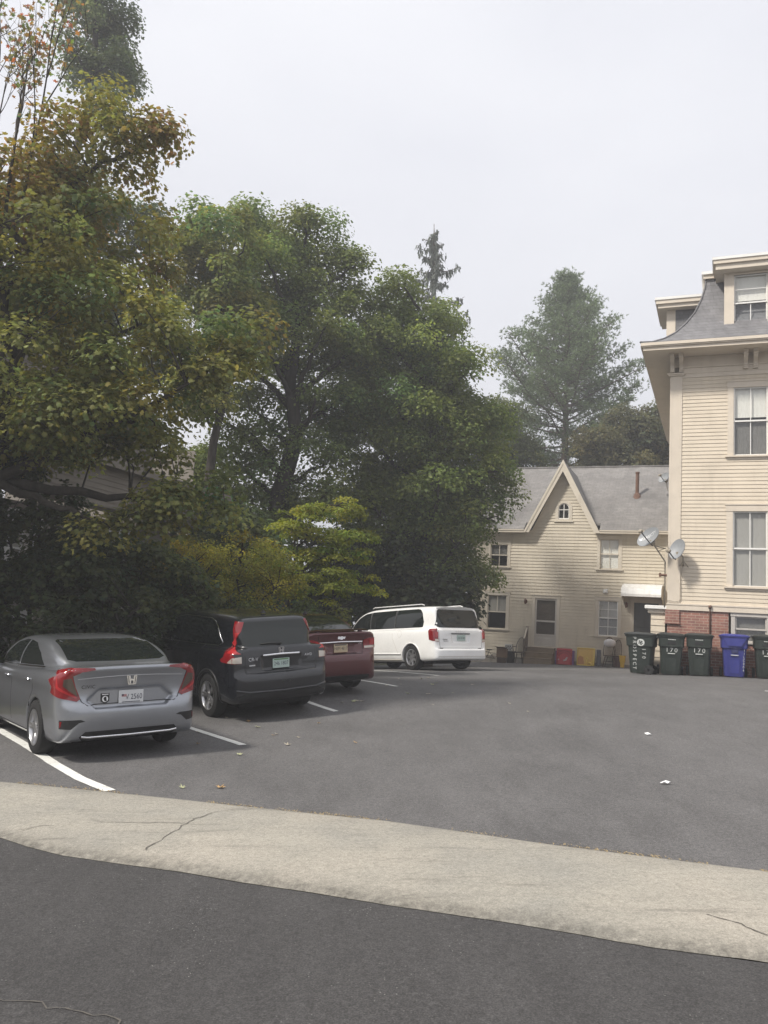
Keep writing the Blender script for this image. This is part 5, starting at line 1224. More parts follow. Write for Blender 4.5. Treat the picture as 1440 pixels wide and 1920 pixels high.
def plate(B, parent, y, z, m, txt, size, inkm=M_INK, off=.02, spacing=1., band=None, dz_=0.):
    hit, nr, ok = B.cast(np.array([[y, z]]), 'rear'); x = hit[0][0]-off; n = nr[0]; tl = math.atan2(n[2], -n[0])
    e = bpy.data.objects.new('licence_plate', None); p = MB(); p.bbox(-.152, .152, -.076, .076, -.004, .004, .003); P = p.build('licence_plate', m, parent)
    R3 = Matrix(((0, math.sin(tl), -math.cos(tl)), (-1, 0, 0), (0, math.cos(tl), math.sin(tl)))).to_4x4(); R3.translation = Vector((x, y, z)); P.matrix_local = R3
    bpy.data.objects.remove(e)
    vs, fs = text_geo(txt, size, spacing=spacing); t = MB(); t.add([(v[0]*.82+dz_, v[1]-.006, .0055) for v in vs], fs); t.build('lettering', inkm, P)
    if band:
        b = MB(); b.box(-.13, .13, .050, .068, .004, .0055); b.build('band', band, P)
    return P
def mirror_panels(B, name, poly, m, parent, **kw):
    """the same lamp on both rear corners"""
    out = []
    for s_ in (1, -1): out.append(B.panel(name, [(p[0]*s_, p[1]) for p in poly], 'rear', m, parent, **kw))
    return out
def side_both(B, name, poly, m, parent, **kw):
    return [B.panel(name, poly, 'side', m, parent, side=s_, **kw) for s_ in (1, -1)]
def seams(B, lines, m, parent, wd=.008):
    for s_ in (1, -1):
        for ln in lines: B.strip('door_seam', ln, 'side', wd, m, parent, off=.0012, side=s_, res=.06)
def mirror_pair(B, parent, x, z, m, y):
    for s_ in (1, -1):
        b = MB(); n = 10; rings = []
        for i, (xx, k) in enumerate(((-.10,.55),(-.085,.95),(-.03,1.),(.04,.82),(.09,.4))):
            rings.append([(x+xx, s_*(y+.11+.105*k*math.cos(2*math.pi*q/n)), z+.075*k*math.sin(2*math.pi*q/n)) for q in range(n)])
        b.loft(rings); mr = b.build('door_mirror', m, parent, smooth=True, fix=True)
        b = MB(); b.tube([(x, s_*(y-.04), z-.07), (x, s_*(y+.07), z-.04)], .028, 8); b.build('mirror_arm', m, mr, smooth=True)
        b = MB(); q = MB(); q.add([(x-.101, s_*(y+.11+.085*math.cos(2*math.pi*i/12)), z+.058*math.sin(2*math.pi*i/12)) for i in range(12)], [tuple(range(12))]); q.build('mirror_glass', M_RIM, mr)
def handle(B, parent, x, z, m, s_):
    hit, nr, ok = B.cast(np.array([[x, z]]), 'side', s_); y = hit[0][1]; b = MB(); b.bbox(x-.095, x+.095, y-.012, y+.028 if s_ > 0 else y+.012, z-.014, z+.014, .01) if s_ > 0 else b.bbox(x-.095, x+.095, y-.028, y+.012, z-.014, z+.014, .01)
    b.build('door_handle', m, parent)
def underbody(B, parent):
    b = MB(); b.box(.45, B.L-.5, -B.track+.32, B.track-.32, .17, .5); b.build('underbody', M_UNDER, parent)
def hexa(cy, cz, pts): return np.array([(cy+p[0], cz+p[1]) for p in pts])

# ---- silver sedan
HEXP = np.array([(-.52,.70),(-.37,.825),(.37,.825),(.52,.70),(.43,.60),(-.43,.60)])
def carve_hex(X, Y, Z): return np.maximum(sdp(*np.broadcast_arrays(Y, Z), HEXP) if Y.ndim == Z.ndim == 1 else sdp(np.broadcast_to(Y, np.broadcast_shapes(Y.shape, Z.shape)), np.broadcast_to(Z, np.broadcast_shapes(Y.shape, Z.shape)), HEXP), X-.128)
CV = Body(4.63, 1.80, 1.415,
    [(.34,.20),(.13,.23),(.05,.34),(.0,.46),(.0,.60),(.05,.665),(.095,.70),(.10,.82),(.075,.97),(.02,1.05),(.025,1.085),(.12,1.09),(.40,1.07),(.8,1.04),(1.4,1.0),(2.2,.965),(3.2,.94),(3.5,.93),(4.0,.84),(4.35,.74),(4.56,.60),(4.63,.45),(4.60,.25),(4.45,.18),(3.9,.17),(1.2,.17)],
    [(.0,.40),(.02,.60),(.07,.75),(.16,.835),(.32,.875),(.6,.892),(1,.90),(2.3,.90),(3.6,.895),(4.1,.86),(4.4,.74),(4.55,.55),(4.63,.2)],
    [(.74,.12),(.83,.20),(.875,.36),(.898,.55),(.893,.68),(.880,.78),(.895,.86),(.885,.94),(.84,1.02),(.74,1.085),(.3,1.14)],
    [(.28,1.03),(.42,1.075),(.80,1.215),(1.15,1.325),(1.5,1.392),(1.9,1.417),(2.25,1.414),(2.6,1.37),(2.9,1.27),(3.25,1.09),(3.5,.95),(3.5,.85),(.28,.85)],
    [(.2,.46),(.42,.64),(.9,.73),(1.6,.785),(2.4,.80),(3.0,.77),(3.4,.68),(3.55,.5)],
    [(.87,.8),(.845,.95),(.775,1.10),(.70,1.24),(.63,1.34),(.55,1.398),(.3,1.43)],
    (.95, 3.65), .325, .885, carves=(carve_hex,))
PS = paint('silver_paint', (.32,.335,.365), .75, .30, 1., .05)
cv = thing('silver_sedan', 'silver grey sedan parked nearest the sidewalk, rear facing the lot', 'car')
CV.mesh('body', PS, cv); underbody(CV, cv)
CV.panel('rear_window', [(-.52,1.118),(0,1.112),(.52,1.118),(.61,1.14),(.575,1.335),(.53,1.352),(-.53,1.352),(-.575,1.335),(-.61,1.14)], 'rear', M_CARGLASS, cv, off=.003)
side_both(CV, 'rear_side_window', [(1.10,1.05),(1.35,1.19),(1.75,1.30),(2.08,1.325),(2.08,1.02)], M_CARGLASS, cv)
side_both(CV, 'front_side_window', [(2.15,1.015),(2.15,1.325),(2.3,1.325),(2.6,1.28),(3.05,1.06),(3.08,1.0)], M_CARGLASS, cv)
for s_ in (1,-1): CV.strip('window_trim', [(1.02,1.035),(2.1,1.0),(3.1,.985)], 'side', .016, M_CHROME, cv, side=s_)
CV.panel('windscreen', [(2.75,-.58),(2.75,.58),(3.35,.62),(3.42,0),(3.35,-.62)], 'top', M_CARGLASS, cv)
r_, s_k = 'r', 's'
for s_ in (1, -1):
    L_ = CV.lamp('tail_light', [('r',.46,1.068),('r',.70,1.068),('r',.80,1.04),('s',.22,.99),('s',.42,.935),('s',.30,.86),('r',.86,.79),('r',.64,.692),('r',.60,.72),('r',.655,.85),('r',.70,.985),('r',.60,1.03),('r',.45,1.05)], M_RED, cv, s_)
    CV.lamp('clear_lens', [('r',.71,.965),('r',.785,.95),('r',.79,.875),('r',.70,.80),('r',.63,.745),('r',.665,.85)], M_AMBER, L_, s_, .013)
    CV.lamp('lamp_core', [('r',.83,.985),('s',.20,.965),('s',.20,.855),('r',.65,.725),('r',.64,.742),('r',.825,.865)], M_REDHI, L_, s_, .0135)
CV.strip('trunk_seam', [(.70,1.0),(.655,.84),(.585,.685),(.53,.645),(-.53,.645),(-.585,.685),(-.655,.84),(-.70,1.0)], 'rear', .009, M_PLASTIC, cv, off=.0015)
CV.strip('trunk_crease', [(.64,.945),(.3,.962),(0,.968),(-.3,.962),(-.64,.945)], 'rear', .006, M_RIM, cv, off=.003)
CV.panel('diffuser', [(-.60,.285),(-.54,.345),(.54,.345),(.60,.285),(.55,.235),(-.55,.235)], 'rear', M_PLASTIC, cv, off=.005)
CV.strip('chrome_strip', [(.58,.290),(.5,.275),(0,.268),(-.5,.275),(-.58,.290)], 'rear', .022, M_CHROME, cv, off=.016)
for s_ in (1, -1):
    L_ = CV.lamp('bumper_vent', [('r',.55,.47),('r',.62,.455),('r',.70,.385),('s',.14,.395),('s',.14,.49),('r',.60,.49)], M_PLASTIC, cv, s_, .004)
    CV.lamp('reflector', [('r',.80,.41),('s',.13,.41),('s',.13,.475),('r',.79,.475)], M_RED, L_, s_, .008)
def h_badge(B, parent, y, z, s, m):
    hit, nr, ok = B.cast(np.array([[y, z]]), 'rear'); x = hit[0][0]-.012
    fr = [(-.5,.40),(-.38,.48),(.38,.48),(.5,.40),(.40,-.42),(.30,-.48),(-.30,-.48),(-.40,-.42)]; inn = [(p[0]*.80, p[1]*.82) for p in fr]
    b = MB(); n = len(fr); P = lambda p, o: (x-o, y-p[0]*s, z+p[1]*s)
    b.add([P(p,.004) for p in fr]+[P(p,.004) for p in inn]+[P(p,-.012) for p in fr]+[P(p,-.004) for p in inn], sum([[(i,(i+1)%n,n+(i+1)%n,n+i),(2*n+i,2*n+(i+1)%n,(i+1)%n,i),(n+i,n+(i+1)%n,3*n+(i+1)%n,3*n+i)] for i in range(n)], []))
    hs = [(-.34,.36),(-.18,.36),(-.14,.06),(.14,.06),(.18,.36),(.34,.36),(.24,-.38),(.12,-.38),(.10,-.10),(-.10,-.10),(-.12,-.38),(-.24,-.38)]
    b.prism([(y-p[0]*s, z+p[1]*s) for p in hs], 0, x-.005, x+.008); return b.build('badge', m, parent, fix=True)
h_badge(CV, cv, 0, .915, .125, M_CHROME); CV.text('lettering', 'CIVIC', .51, .852, .058, M_PLASTIC, cv, off=.006, spacing=1.15)
P = plate(CV, cv, -.01, .712, M_PLATE, 'V 2560', .088, off=.014, dz_=.034)
b = MB(); b.box(-.115,-.055,.0,.030,.004,.0056); b.build('flag_field', M_FLAGR, P); b = MB(); b.box(-.115,-.09,.012,.030,.0056,.0062); b.build('flag_canton', M_INK, P)
b = MB(); b.box(-.11,.11,-.066,-.058,.004,.0055); b.build('plate_line', M_INK, P)
# small shield sticker: black field, pale disc, dark profile
hit, nr, ok = CV.cast(np.array([[.30,.705]]), 'rear'); xx = hit[0][0]-.006
b = MB(); b.prism([(.30+p[0], .705+p[1]) for p in [(-.05,.06),(.05,.06),(.05,-.03),(0,-.065),(-.05,-.03)]], 0, xx-.002, xx+.006); sh = b.build('sticker', M_BLK, cv)
b = MB(); b.prism([(.30+.036*math.cos(a*math.pi/8), .70+.036*math.sin(a*math.pi/8)) for a in range(16)], 0, xx-.004, xx-.002); b.build('sticker_disc', M_WH, sh)
b = MB(); b.prism([(.30+p[0], .70+p[1]) for p in [(-.012,.03),(.012,.022),(.020,.0),(.012,-.008),(.010,-.022),(-.02,-.03),(-.016,-.005)]], 0, xx-.0055, xx-.004); b.build('sticker_profile', M_BLK, sh)
b = MB(); b.box(.262,.338,.748,.757,xx-.003,xx-.002) if False else b.prism([(.262,.748),(.338,.748),(.338,.757),(.262,.757)], 0, xx-.0035, xx-.002); b.build('sticker_band', M_WH, sh)
seams(CV, [[(2.12,.30),(2.12,1.0)],[(1.28,.42),(1.22,.62),(1.10,.75),(1.08,1.03)],[(3.18,.35),(3.22,.90)]], M_PLASTIC, cv)
for s_ in (1,-1):
    CV.strip('side_crease', [(.45,.86),(1.5,.83),(3.0,.78),(3.6,.74)], 'side', .006, M_RIM, cv, off=.002, side=s_) if False else None
    CV.strip('sill_trim', [(1.38,.22),(3.22,.22)], 'side', .06, M_PLASTIC, cv, off=.004, side=s_); handle(CV, cv, 2.30, .86, PS, s_); handle(CV, cv, 1.30, .88, PS, s_)
    CV.panel('headlight', [(4.0,.74),(4.45,.62),(4.45,.72),(4.1,.80)], 'side', M_CLEAR, cv, side=s_)
mirror_pair(CV, cv, 3.0, 1.0, PS, .84)
for x in CV.ax:
    for s_ in (1,-1): wheel(cv, x, s_*(CV.track-.11), CV.rw, .21, 5, 'split', s_)
place(cv, CV, LR=at(78, 1402, 10.5))

# ---- black crossover
RECB = np.array([(-.36,.985),(.36,.985),(.32,.77),(-.32,.77)])
def rec_fn(P, xm):
    def f(X, Y, Z):
        sh = np.broadcast_shapes(Y.shape, Z.shape); return np.maximum(sdp(np.broadcast_to(Y, sh), np.broadcast_to(Z, sh), P), X-xm)
    return f
CR_ = Body(4.53, 1.82, 1.655,
    [(.40,.27),(.12,.29),(.03,.40),(.0,.52),(.0,.66),(.05,.725),(.115,.75),(.12,.90),(.135,1.05),(.16,1.14),(.6,1.12),(1.5,1.085),(2.6,1.05),(3.3,1.04),(3.9,.98),(4.3,.86),(4.48,.68),(4.53,.5),(4.48,.26),(4.2,.22),(1.2,.22)],
    [(.0,.42),(.02,.62),(.06,.76),(.14,.855),(.30,.895),(.7,.91),(2.4,.91),(3.6,.905),(4.05,.86),(4.32,.72),(4.46,.5),(4.53,.2)],
    [(.76,.18),(.86,.28),(.90,.46),(.912,.66),(.905,.80),(.885,.93),(.885,1.0),(.86,1.07),(.78,1.14),(.3,1.19)],
    [(.13,1.0),(.19,1.18),(.33,1.42),(.37,1.54),(.44,1.59),(.66,1.615),(1.2,1.647),(1.9,1.657),(2.4,1.635),(2.8,1.53),(3.3,1.25),(3.6,1.03),(3.6,.9),(.13,.9)],
    [(.10,.42),(.18,.57),(.40,.68),(1.0,.755),(2.4,.785),(3.0,.76),(3.5,.64),(3.65,.4)],
    [(.885,.9),(.865,1.06),(.785,1.27),(.68,1.49),(.60,1.595),(.48,1.65),(.2,1.675)],
    (.94, 3.56), .345, .895, carves=(rec_fn(RECB, .145),))
PB = paint('black_paint', (.006,.007,.010), .0, .25, .6, .008)
cr = thing('black_crossover', 'black crossover with tall red pillar lights beside the silver sedan', 'car')
CR_.mesh('body', PB, cr); underbody(CR_, cr)
CR_.panel('rear_window', [(-.60,1.155),(-.5,1.145),(.5,1.145),(.60,1.155),(.64,1.20),(.555,1.50),(.51,1.522),(-.51,1.522),(-.555,1.50),(-.64,1.20)], 'rear', M_CARGLASS, cr, off=.003)
b = MB(); pp = CR_.cast(np.array([[.34,1.175],[-.02,1.165],[0.16,1.18]]), 'rear'); hh = pp[0]+pp[1]*.02; b.tube([tuple(hh[1]),tuple(hh[2]),tuple(hh[0])], [.016,.014,.007], 6); b.build('wiper', M_PLASTIC, cr, smooth=True)
CR_.cor = (.80, .30)
for s_ in (1, -1):
    L_ = CR_.lamp('tail_light', [('r',.70,.905),('r',.68,1.15),('r',.61,1.38),('r',.545,1.52),('s',.48,1.535),('s',.46,1.40),('s',.43,1.22),('s',.40,1.10),('s',.40,1.0),('s',.50,.955),('s',.46,.915)], M_RED, cr, s_)
    CR_.lamp('lamp_core', [('r',.705,1.05),('r',.68,1.20),('r',.625,1.36),('s',.41,1.36),('s',.37,1.20),('s',.30,1.06)], M_REDHI, L_, s_, .0135)
    CR_.lamp('clear_lens', [('r',.705,.912),('r',.705,1.01),('s',.16,1.0),('s',.26,.925),('s',.24,.915)], M_CLEAR, L_, s_, .0135)
side_both(CR_, 'front_side_window', [(2.36,1.12),(2.36,1.52),(2.5,1.51),(2.85,1.41),(3.22,1.21),(3.34,1.10)], M_CARGLASS, cr)
side_both(CR_, 'rear_side_window', [(1.32,1.14),(1.32,1.53),(2.28,1.53),(2.28,1.12)], M_CARGLASS, cr)
side_both(CR_, 'quarter_window', [(.76,1.20),(.98,1.42),(1.10,1.48),(1.24,1.515),(1.24,1.145),(.86,1.155)], M_CARGLASS, cr)
for s_ in (1,-1):
    CR_.strip('window_trim', [(3.36,1.085),(2.3,1.105),(1.28,1.125),(.84,1.135),(.72,1.19),(.95,1.43),(1.10,1.505),(1.3,1.545),(2.3,1.55),(2.6,1.51)], 'side', .016, M_CHROME, cr, side=s_)
    for x in CR_.ax: CR_.strip('arch_trim', [(x+.415*math.cos(a), .335+.415*math.sin(a)) for a in np.linspace(-.15, math.pi+.15, 26)], 'side', .05, M_PLASTIC, cr, off=.008, side=s_)
    CR_.strip('sill_trim', [(1.40,.30),(3.10,.30)], 'side', .10, M_PLASTIC, cr, off=.006, side=s_); handle(CR_, cr, 2.5, .96, PB, s_); handle(CR_, cr, 1.48, .98, PB, s_)
    CR_.panel('headlight', [(3.95,.86),(4.38,.70),(4.36,.82),(4.05,.93)], 'side', M_CLEAR, cr, side=s_)
CR_.panel('windscreen', [(2.7,-.6),(2.7,.6),(3.4,.62),(3.48,0),(3.4,-.62)], 'top', M_CARGLASS, cr)
seams(CR_, [[(2.32,.36),(2.32,1.1)],[(1.40,.55),(1.30,.75),(1.27,1.13)],[(3.30,.4),(3.36,1.06)]], M_PLASTIC, cr)
CR_.strip('chrome_strip', [(.33,1.005),(0,1.012),(-.33,1.005)], 'rear', .028, M_CHROME, cr, off=.016)
CR_.strip('tailgate_seam', [(.66,1.08),(.64,.90),(.63,.745),(-.63,.745),(-.64,.90),(-.66,1.08)], 'rear', .008, M_PLASTIC, cr, off=.0015)
CR_.panel('bumper_skirt', [(-.74,.30),(-.78,.40),(-.6,.44),(.6,.44),(.78,.40),(.74,.30)], 'rear', M_PLASTIC, cr, off=.004)
CR_.strip('bumper_ridge', [(.80,.50),(.6,.465),(0,.455),(-.6,.465),(-.80,.50)], 'rear', .03, PB, cr, off=.02)
b = CR_.panel('tow_cover', [(-.10,.585),(.05,.585),(.05,.612),(-.10,.612)], 'rear', M_PLASTIC, cr, off=.003)
h_badge(CR_, cr, 0, 1.072, .105, M_CHROME); CR_.text('lettering', 'CR-V', .50, .955, .075, M_RIM, cr, off=.005); CR_.text('lettering', 'AWD', -.50, .965, .058, M_RIM, cr, off=.005)
CR_.text('dealer_lettering', 'Route', .52, .868, .042, M_WH, cr, off=.005) if False else None
b = CR_.panel('sticker', [(.47,.855),(.57,.855),(.57,.875),(.47,.875)], 'rear', M_RIM, cr, off=.004, res=.02)
plate(CR_, cr, .0, .868, M_PLATEG, '246 1807', .085, off=.014, band=M_GRN)
mirror_pair(CR_, cr, 3.12, 1.12, PB, .86)
b = MB(); b.lathe([(.045,0),(.03,.03),(.005,.055)], 10, center=(.72,-.0,1.625)); b.build('antenna', M_PLASTIC, cr, smooth=True)
for x in CR_.ax:
    for s_ in (1,-1): wheel(cr, x, s_*(CR_.track-.11), CR_.rw, .22, 5, 'split', s_)
place(cr, CR_, LR=at(400, 1338, 13.76))

# ---- maroon sedan
RECC = np.array([(-.34,.90),(.34,.90),(.30,.72),(-.30,.72)])
CZ = Body(4.60, 1.79, 1.477,
    [(.34,.20),(.12,.23),(.03,.38),(.0,.52),(.0,.66),(.05,.72),(.09,.74),(.11,.88),(.09,1.02),(.05,1.09),(.07,1.125),(.2,1.12),(.55,1.10),(1.2,1.04),(2.2,.99),(3.2,.97),(3.5,.96),(4.0,.88),(4.3,.78),(4.53,.62),(4.60,.46),(4.57,.25),(4.4,.18),(3.9,.17),(1.2,.17)],
    [(.0,.34),(.03,.56),(.09,.72),(.19,.82),(.36,.87),(.65,.89),(1,.895),(3.6,.89),(4.1,.85),(4.38,.72),(4.52,.5),(4.60,.2)],
    [(.74,.12),(.83,.22),(.87,.38),(.893,.58),(.89,.74),(.88,.86),(.875,.95),(.83,1.04),(.72,1.12),(.3,1.17)],
    [(.40,1.06),(.52,1.12),(.85,1.29),(1.2,1.41),(1.6,1.466),(1.95,1.478),(2.3,1.47),(2.65,1.41),(3.0,1.27),(3.3,1.1),(3.5,.98),(3.5,.85),(.40,.85)],
    [(.34,.46),(.55,.64),(1.0,.73),(1.6,.775),(2.4,.785),(3.0,.76),(3.4,.67),(3.55,.5)],
    [(.865,.8),(.84,.97),(.765,1.14),(.69,1.29),(.62,1.40),(.54,1.455),(.3,1.49)],
    (.95, 3.635), .325, .88, carves=(rec_fn(RECC, .125),))
PM = paint('maroon_paint', (.085,.010,.013), .3, .26, 1., .015)
cz = thing('maroon_sedan', 'dark maroon sedan between the black crossover and the empty stall', 'car')
CZ.mesh('body', PM, cz); underbody(CZ, cz)
CZ.panel('rear_window', [(-.53,1.14),(0,1.13),(.53,1.14),(.585,1.17),(.54,1.39),(.5,1.405),(-.5,1.405),(-.54,1.39),(-.585,1.17)], 'rear', M_CARGLASS, cz, off=.003)
b = MB(); n = 15; rg = []
for i in range(n):
    t = -1+2*i/(n-1); y = .66*t; x0 = .045+.13*abs(t)**3; z0 = 1.142-.025*abs(t)**4; rg.append([(x0-.02, y, z0+.012),(x0+.02, y, z0+.026),(x0+.16, y, z0+.012),(x0+.15, y, z0-.006),(x0, y, z0-.002)])
b.loft(rg); b.box(.14,.2,-.5,-.44,1.08,1.165); b.box(.14,.2,.44,.5,1.08,1.165); b.build('spoiler', PM, cz, angle=40, fix=True)
for s_ in (1, -1):
    L_ = CZ.lamp('tail_light', [('r',.50,.80),('r',.50,.955),('r',.62,.99),('r',.74,1.0),('s',.30,.985),('s',.40,.95),('s',.34,.85),('s',.16,.80)], M_RED, cz, s_)
    CZ.lamp('clear_lens', [('r',.51,.805),('r',.51,.845),('s',.24,.855),('s',.22,.81)], M_CLEAR, L_, s_, .0135)
    CZ.lamp('lamp_core', [('r',.64,.865),('r',.64,.972),('r',.77,.972),('r',.77,.865)], M_REDHI, L_, s_, .0135)
CZ.strip('chrome_strip', [(.47,.925),(0,.935),(-.47,.925)], 'rear', .026, M_CHROME, cz, off=.014)
CZ.strip('trunk_seam', [(.50,1.05),(.49,.86),(.45,.715),(-.45,.715),(-.49,.86),(-.50,1.05)], 'rear', .008, M_PLASTIC, cz, off=.0015)
bt = [(-.085,.0),(-.07,.032),(-.025,.022),(-.025,.03),(.025,.03),(.025,.022),(.085,.024),(.07,-.018),(.025,-.014),(.025,-.03),(-.025,-.03),(-.025,-.02),(-.08,-.02)]
hit, nr, ok = CZ.cast(np.array([[0,1.0]]), 'rear'); b = MB(); b.prism([(-p[0], 1.005+p[1]) for p in bt], 0, hit[0][0]-.014, hit[0][0]+.006); b.build('badge', M_CHROME, cz)
CZ.text('lettering', 'LTZ', -.42, .898, .045, M_RIM, cz, off=.005)
plate(CZ, cz, 0, .82, M_PLATEY, 'HEM 4817', .082, off=.014, band=M_INK)
side_both(CZ, 'side_window', [(1.05,1.09),(1.4,1.28),(1.8,1.37),(2.3,1.385),(2.65,1.33),(3.1,1.07),(2.2,1.05)], M_CARGLASS, cz)
CZ.panel('windscreen', [(2.75,-.58),(2.75,.58),(3.35,.62),(3.42,0),(3.35,-.62)], 'top', M_CARGLASS, cz)
CZ.panel('bumper_skirt', [(-.62,.24),(-.60,.33),(.60,.33),(.62,.24)], 'rear', M_PLASTIC, cz, off=.004)
b = MB(); b.lathe([(.045,0),(.03,.03),(.005,.06)], 10, center=(1.35,0,1.435)); b.build('antenna', M_PLASTIC, cz, smooth=True)
for s_ in (1,-1): CZ.panel('headlight', [(3.98,.80),(4.42,.66),(4.42,.78),(4.1,.86)], 'side', M_CLEAR, cz, side=s_)
mirror_pair(CZ, cz, 3.02, 1.04, PM, .83)
for x in CZ.ax:
    for s_ in (1,-1): wheel(cz, x, s_*(CZ.track-.11), CZ.rw, .21, 5, 'one', s_)
place(cz, CZ, RR=at(656, 1283, 16.6))

# ---- white minivan
RECV = np.array([(-.33,.955),(.33,.955),(.29,.74),(-.29,.74)])
VN = Body(5.15, 1.99, 1.75,
    [(.42,.24),(.08,.26),(.0,.33),(-.0,.47),(.0,.545),(.05,.57),(.075,.60),(.085,.75),(.095,.95),(.12,1.12),(1.0,1.10),(2.5,1.09),(3.8,1.08),(4.3,1.02),(4.8,.85),(5.08,.68),(5.15,.45),(5.1,.24),(4.8,.2),(1.3,.2)],
    [(.0,.50),(.012,.74),(.05,.87),(.13,.945),(.30,.985),(.6,.995),(3.9,.995),(4.6,.9),(5.0,.65),(5.15,.3)],
    [(.84,.16),(.93,.26),(.98,.43),(.996,.62),(.99,.85),(.972,1.0),(.945,1.08),(.86,1.15),(.3,1.19)],
    [(.10,1.0),(.14,1.18),(.25,1.46),(.27,1.62),(.34,1.69),(.55,1.715),(1.2,1.745),(2.3,1.752),(3.0,1.725),(3.5,1.60),(4.0,1.33),(4.4,1.07),(4.4,.9),(.10,.9)],
    [(.08,.58),(.14,.74),(.30,.82),(.7,.85),(3.2,.865),(4.0,.78),(4.4,.6)],
    [(.965,.9),(.95,1.07),(.89,1.28),(.815,1.53),(.75,1.66),(.63,1.735),(.3,1.765)],
    (1.03, 4.11), .335, .96, kl=.06, carves=(rec_fn(RECV, .115), lambda X, Y, Z: np.maximum(np.maximum(np.abs(Z-.562)-.012, Y-.80), X-.085)))
PW = paint('white_paint_car', (.87,.87,.86), .0, .28, 1., .03)
vn = thing('white_minivan', 'white minivan with dark windows parked before the cottage', 'minivan')
VN.mesh('body', PW, vn); underbody(VN, vn)
VN.panel('rear_window', [(-.74,1.135),(-.70,1.12),(.70,1.12),(.74,1.135),(.79,1.18),(.69,1.57),(.62,1.61),(-.62,1.61),(-.69,1.57),(-.79,1.18)], 'rear', M_CARGLASS, vn, off=.003)
b = MB(); b.loft([[(x0, y, 1.665+dz_), (x0+.16, y, 1.695+dz_), (x0+.16, y, 1.672+dz_), (x0+.01, y, 1.645+dz_)] for y, x0, dz_ in [(-.68,.27,-.02),(-.5,.235,0),(0,.225,.008),(.5,.235,0),(.68,.27,-.02)]]); b.build('spoiler', PW, vn, fix=True)
for s_ in (1, -1):
    L_ = VN.lamp('tail_light', [('r',.785,.735),('r',.775,1.085),('s',.27,1.075),('s',.30,1.03),('s',.26,.80),('s',.13,.765),('r',.88,.755)], M_RED, vn, s_)
    VN.lamp('clear_lens', [('r',.79,.742),('r',.785,.815),('r',.90,.815),('r',.90,.765)], M_CLEAR, L_, s_, .0135)
    VN.lamp('lamp_core', [('r',.80,.86),('r',.80,1.0),('r',.89,1.0),('r',.89,.86)], M_REDHI, L_, s_, .0135)
VN.text('lettering', 'DODGE', .0, 1.015, .070, M_RIM, vn, off=.009, spacing=1.75)
VN.strip('plate_brow', [(.34,.962),(-.34,.962)], 'rear', .022, M_PLASTIC, vn, off=.012)
plate(VN, vn, -.03, .85, M_PLATEG, '352 8140', .08, off=.014)
VN.text('lettering', 'GRAND', .56, .800, .050, M_PLASTIC, vn, off=.005); VN.text('lettering', 'CARAVAN', .54, .760, .038, M_PLASTIC, vn, off=.005)
VN.strip('tailgate_seam', [(.775,1.1),(.765,.80),(.75,.60)], 'rear', .008, M_PLASTIC, vn, off=.0015); VN.strip('tailgate_seam', [(-.775,1.1),(-.765,.80),(-.75,.60)], 'rear', .008, M_PLASTIC, vn, off=.0015)
VN.strip('bumper_gap', [(.77,.575),(.6,.562),(-.6,.562),(-.77,.575)], 'rear', .022, M_PLASTIC, vn, off=-.004)
VN.panel('bumper_step', [(-.84,.355),(-.84,.365),(.84,.365),(.84,.355)], 'rear', M_GREY, vn, off=.004)
side_both(VN, 'front_side_window', [(3.04,1.13),(3.04,1.61),(3.3,1.585),(3.6,1.47),(4.02,1.22),(4.08,1.13)], M_CARGLASS, vn)
side_both(VN, 'sliding_door_window', [(1.87,1.13),(1.87,1.635),(2.97,1.62),(2.97,1.13)], M_CARGLASS, vn)
side_both(VN, 'quarter_window', [(.66,1.15),(.62,1.28),(.70,1.52),(.80,1.61),(.92,1.635),(1.80,1.635),(1.80,1.13),(.70,1.135)], M_CARGLASS, vn)
for s_ in (1,-1):
    VN.strip('pillar_trim', [(1.835,1.13),(1.835,1.635)], 'side', .06, M_PLASTIC, vn, off=.002, side=s_); VN.strip('pillar_trim', [(3.005,1.13),(3.005,1.615)], 'side', .06, M_PLASTIC, vn, off=.002, side=s_)
    VN.strip('side_moulding', [(1.46,.43),(3.68,.43)], 'side', .035, PW, vn, off=.014, side=s_); VN.strip('sill_trim', [(1.50,.26),(3.65,.26)], 'side', .05, M_GREY, vn, off=.004, side=s_)
    for x in VN.ax: VN.strip('arch_lip', [(x+.395*math.cos(a), .325+.395*math.sin(a)) for a in np.linspace(-.1, math.pi+.1, 26)], 'side', .03, PW, vn, off=.010, side=s_)
    for x in (3.20, 2.83):
        VN.panel('door_handle', [(x-.11,.955),(x-.08,.93),(x+.08,.93),(x+.11,.955),(x+.08,1.0),(x-.08,1.0)], 'side', M_PLASTIC, vn, off=.004, side=s_, res=.03); handle(VN, vn, x, .972, PW, s_)
    VN.panel('headlight', [(4.45,.80),(4.98,.66),(4.96,.78),(4.6,.90)], 'side', M_CLEAR, vn, side=s_)
VN.strip('fuel_door_seam', [(1.52+.085*math.cos(a), .97+.085*math.sin(a)) for a in np.linspace(0, 2*math.pi, 22)], 'side', .006, M_GREY, vn, off=.0015)
seams(VN, [[(3.01,.33),(3.01,1.12)],[(1.84,1.12),(1.84,.85),(1.72,.68),(1.60,.45)],[(4.02,.36),(4.08,1.08)]], M_GREY, vn)
VN.panel('windscreen', [(3.25,-.66),(3.25,.66),(4.15,.66),(4.25,0),(4.15,-.66)], 'top', M_CARGLASS, vn)
mirror_pair(VN, vn, 3.92, 1.15, PW, .92)
for s_ in (1,-1):
    b = MB(); b.tube([(.75, s_*.70, 1.735),(.85, s_*.70, 1.765),(3.0, s_*.70, 1.765),(3.1, s_*.70, 1.74)], .014, 6); b.build('roof_rail', PW, vn, smooth=True)
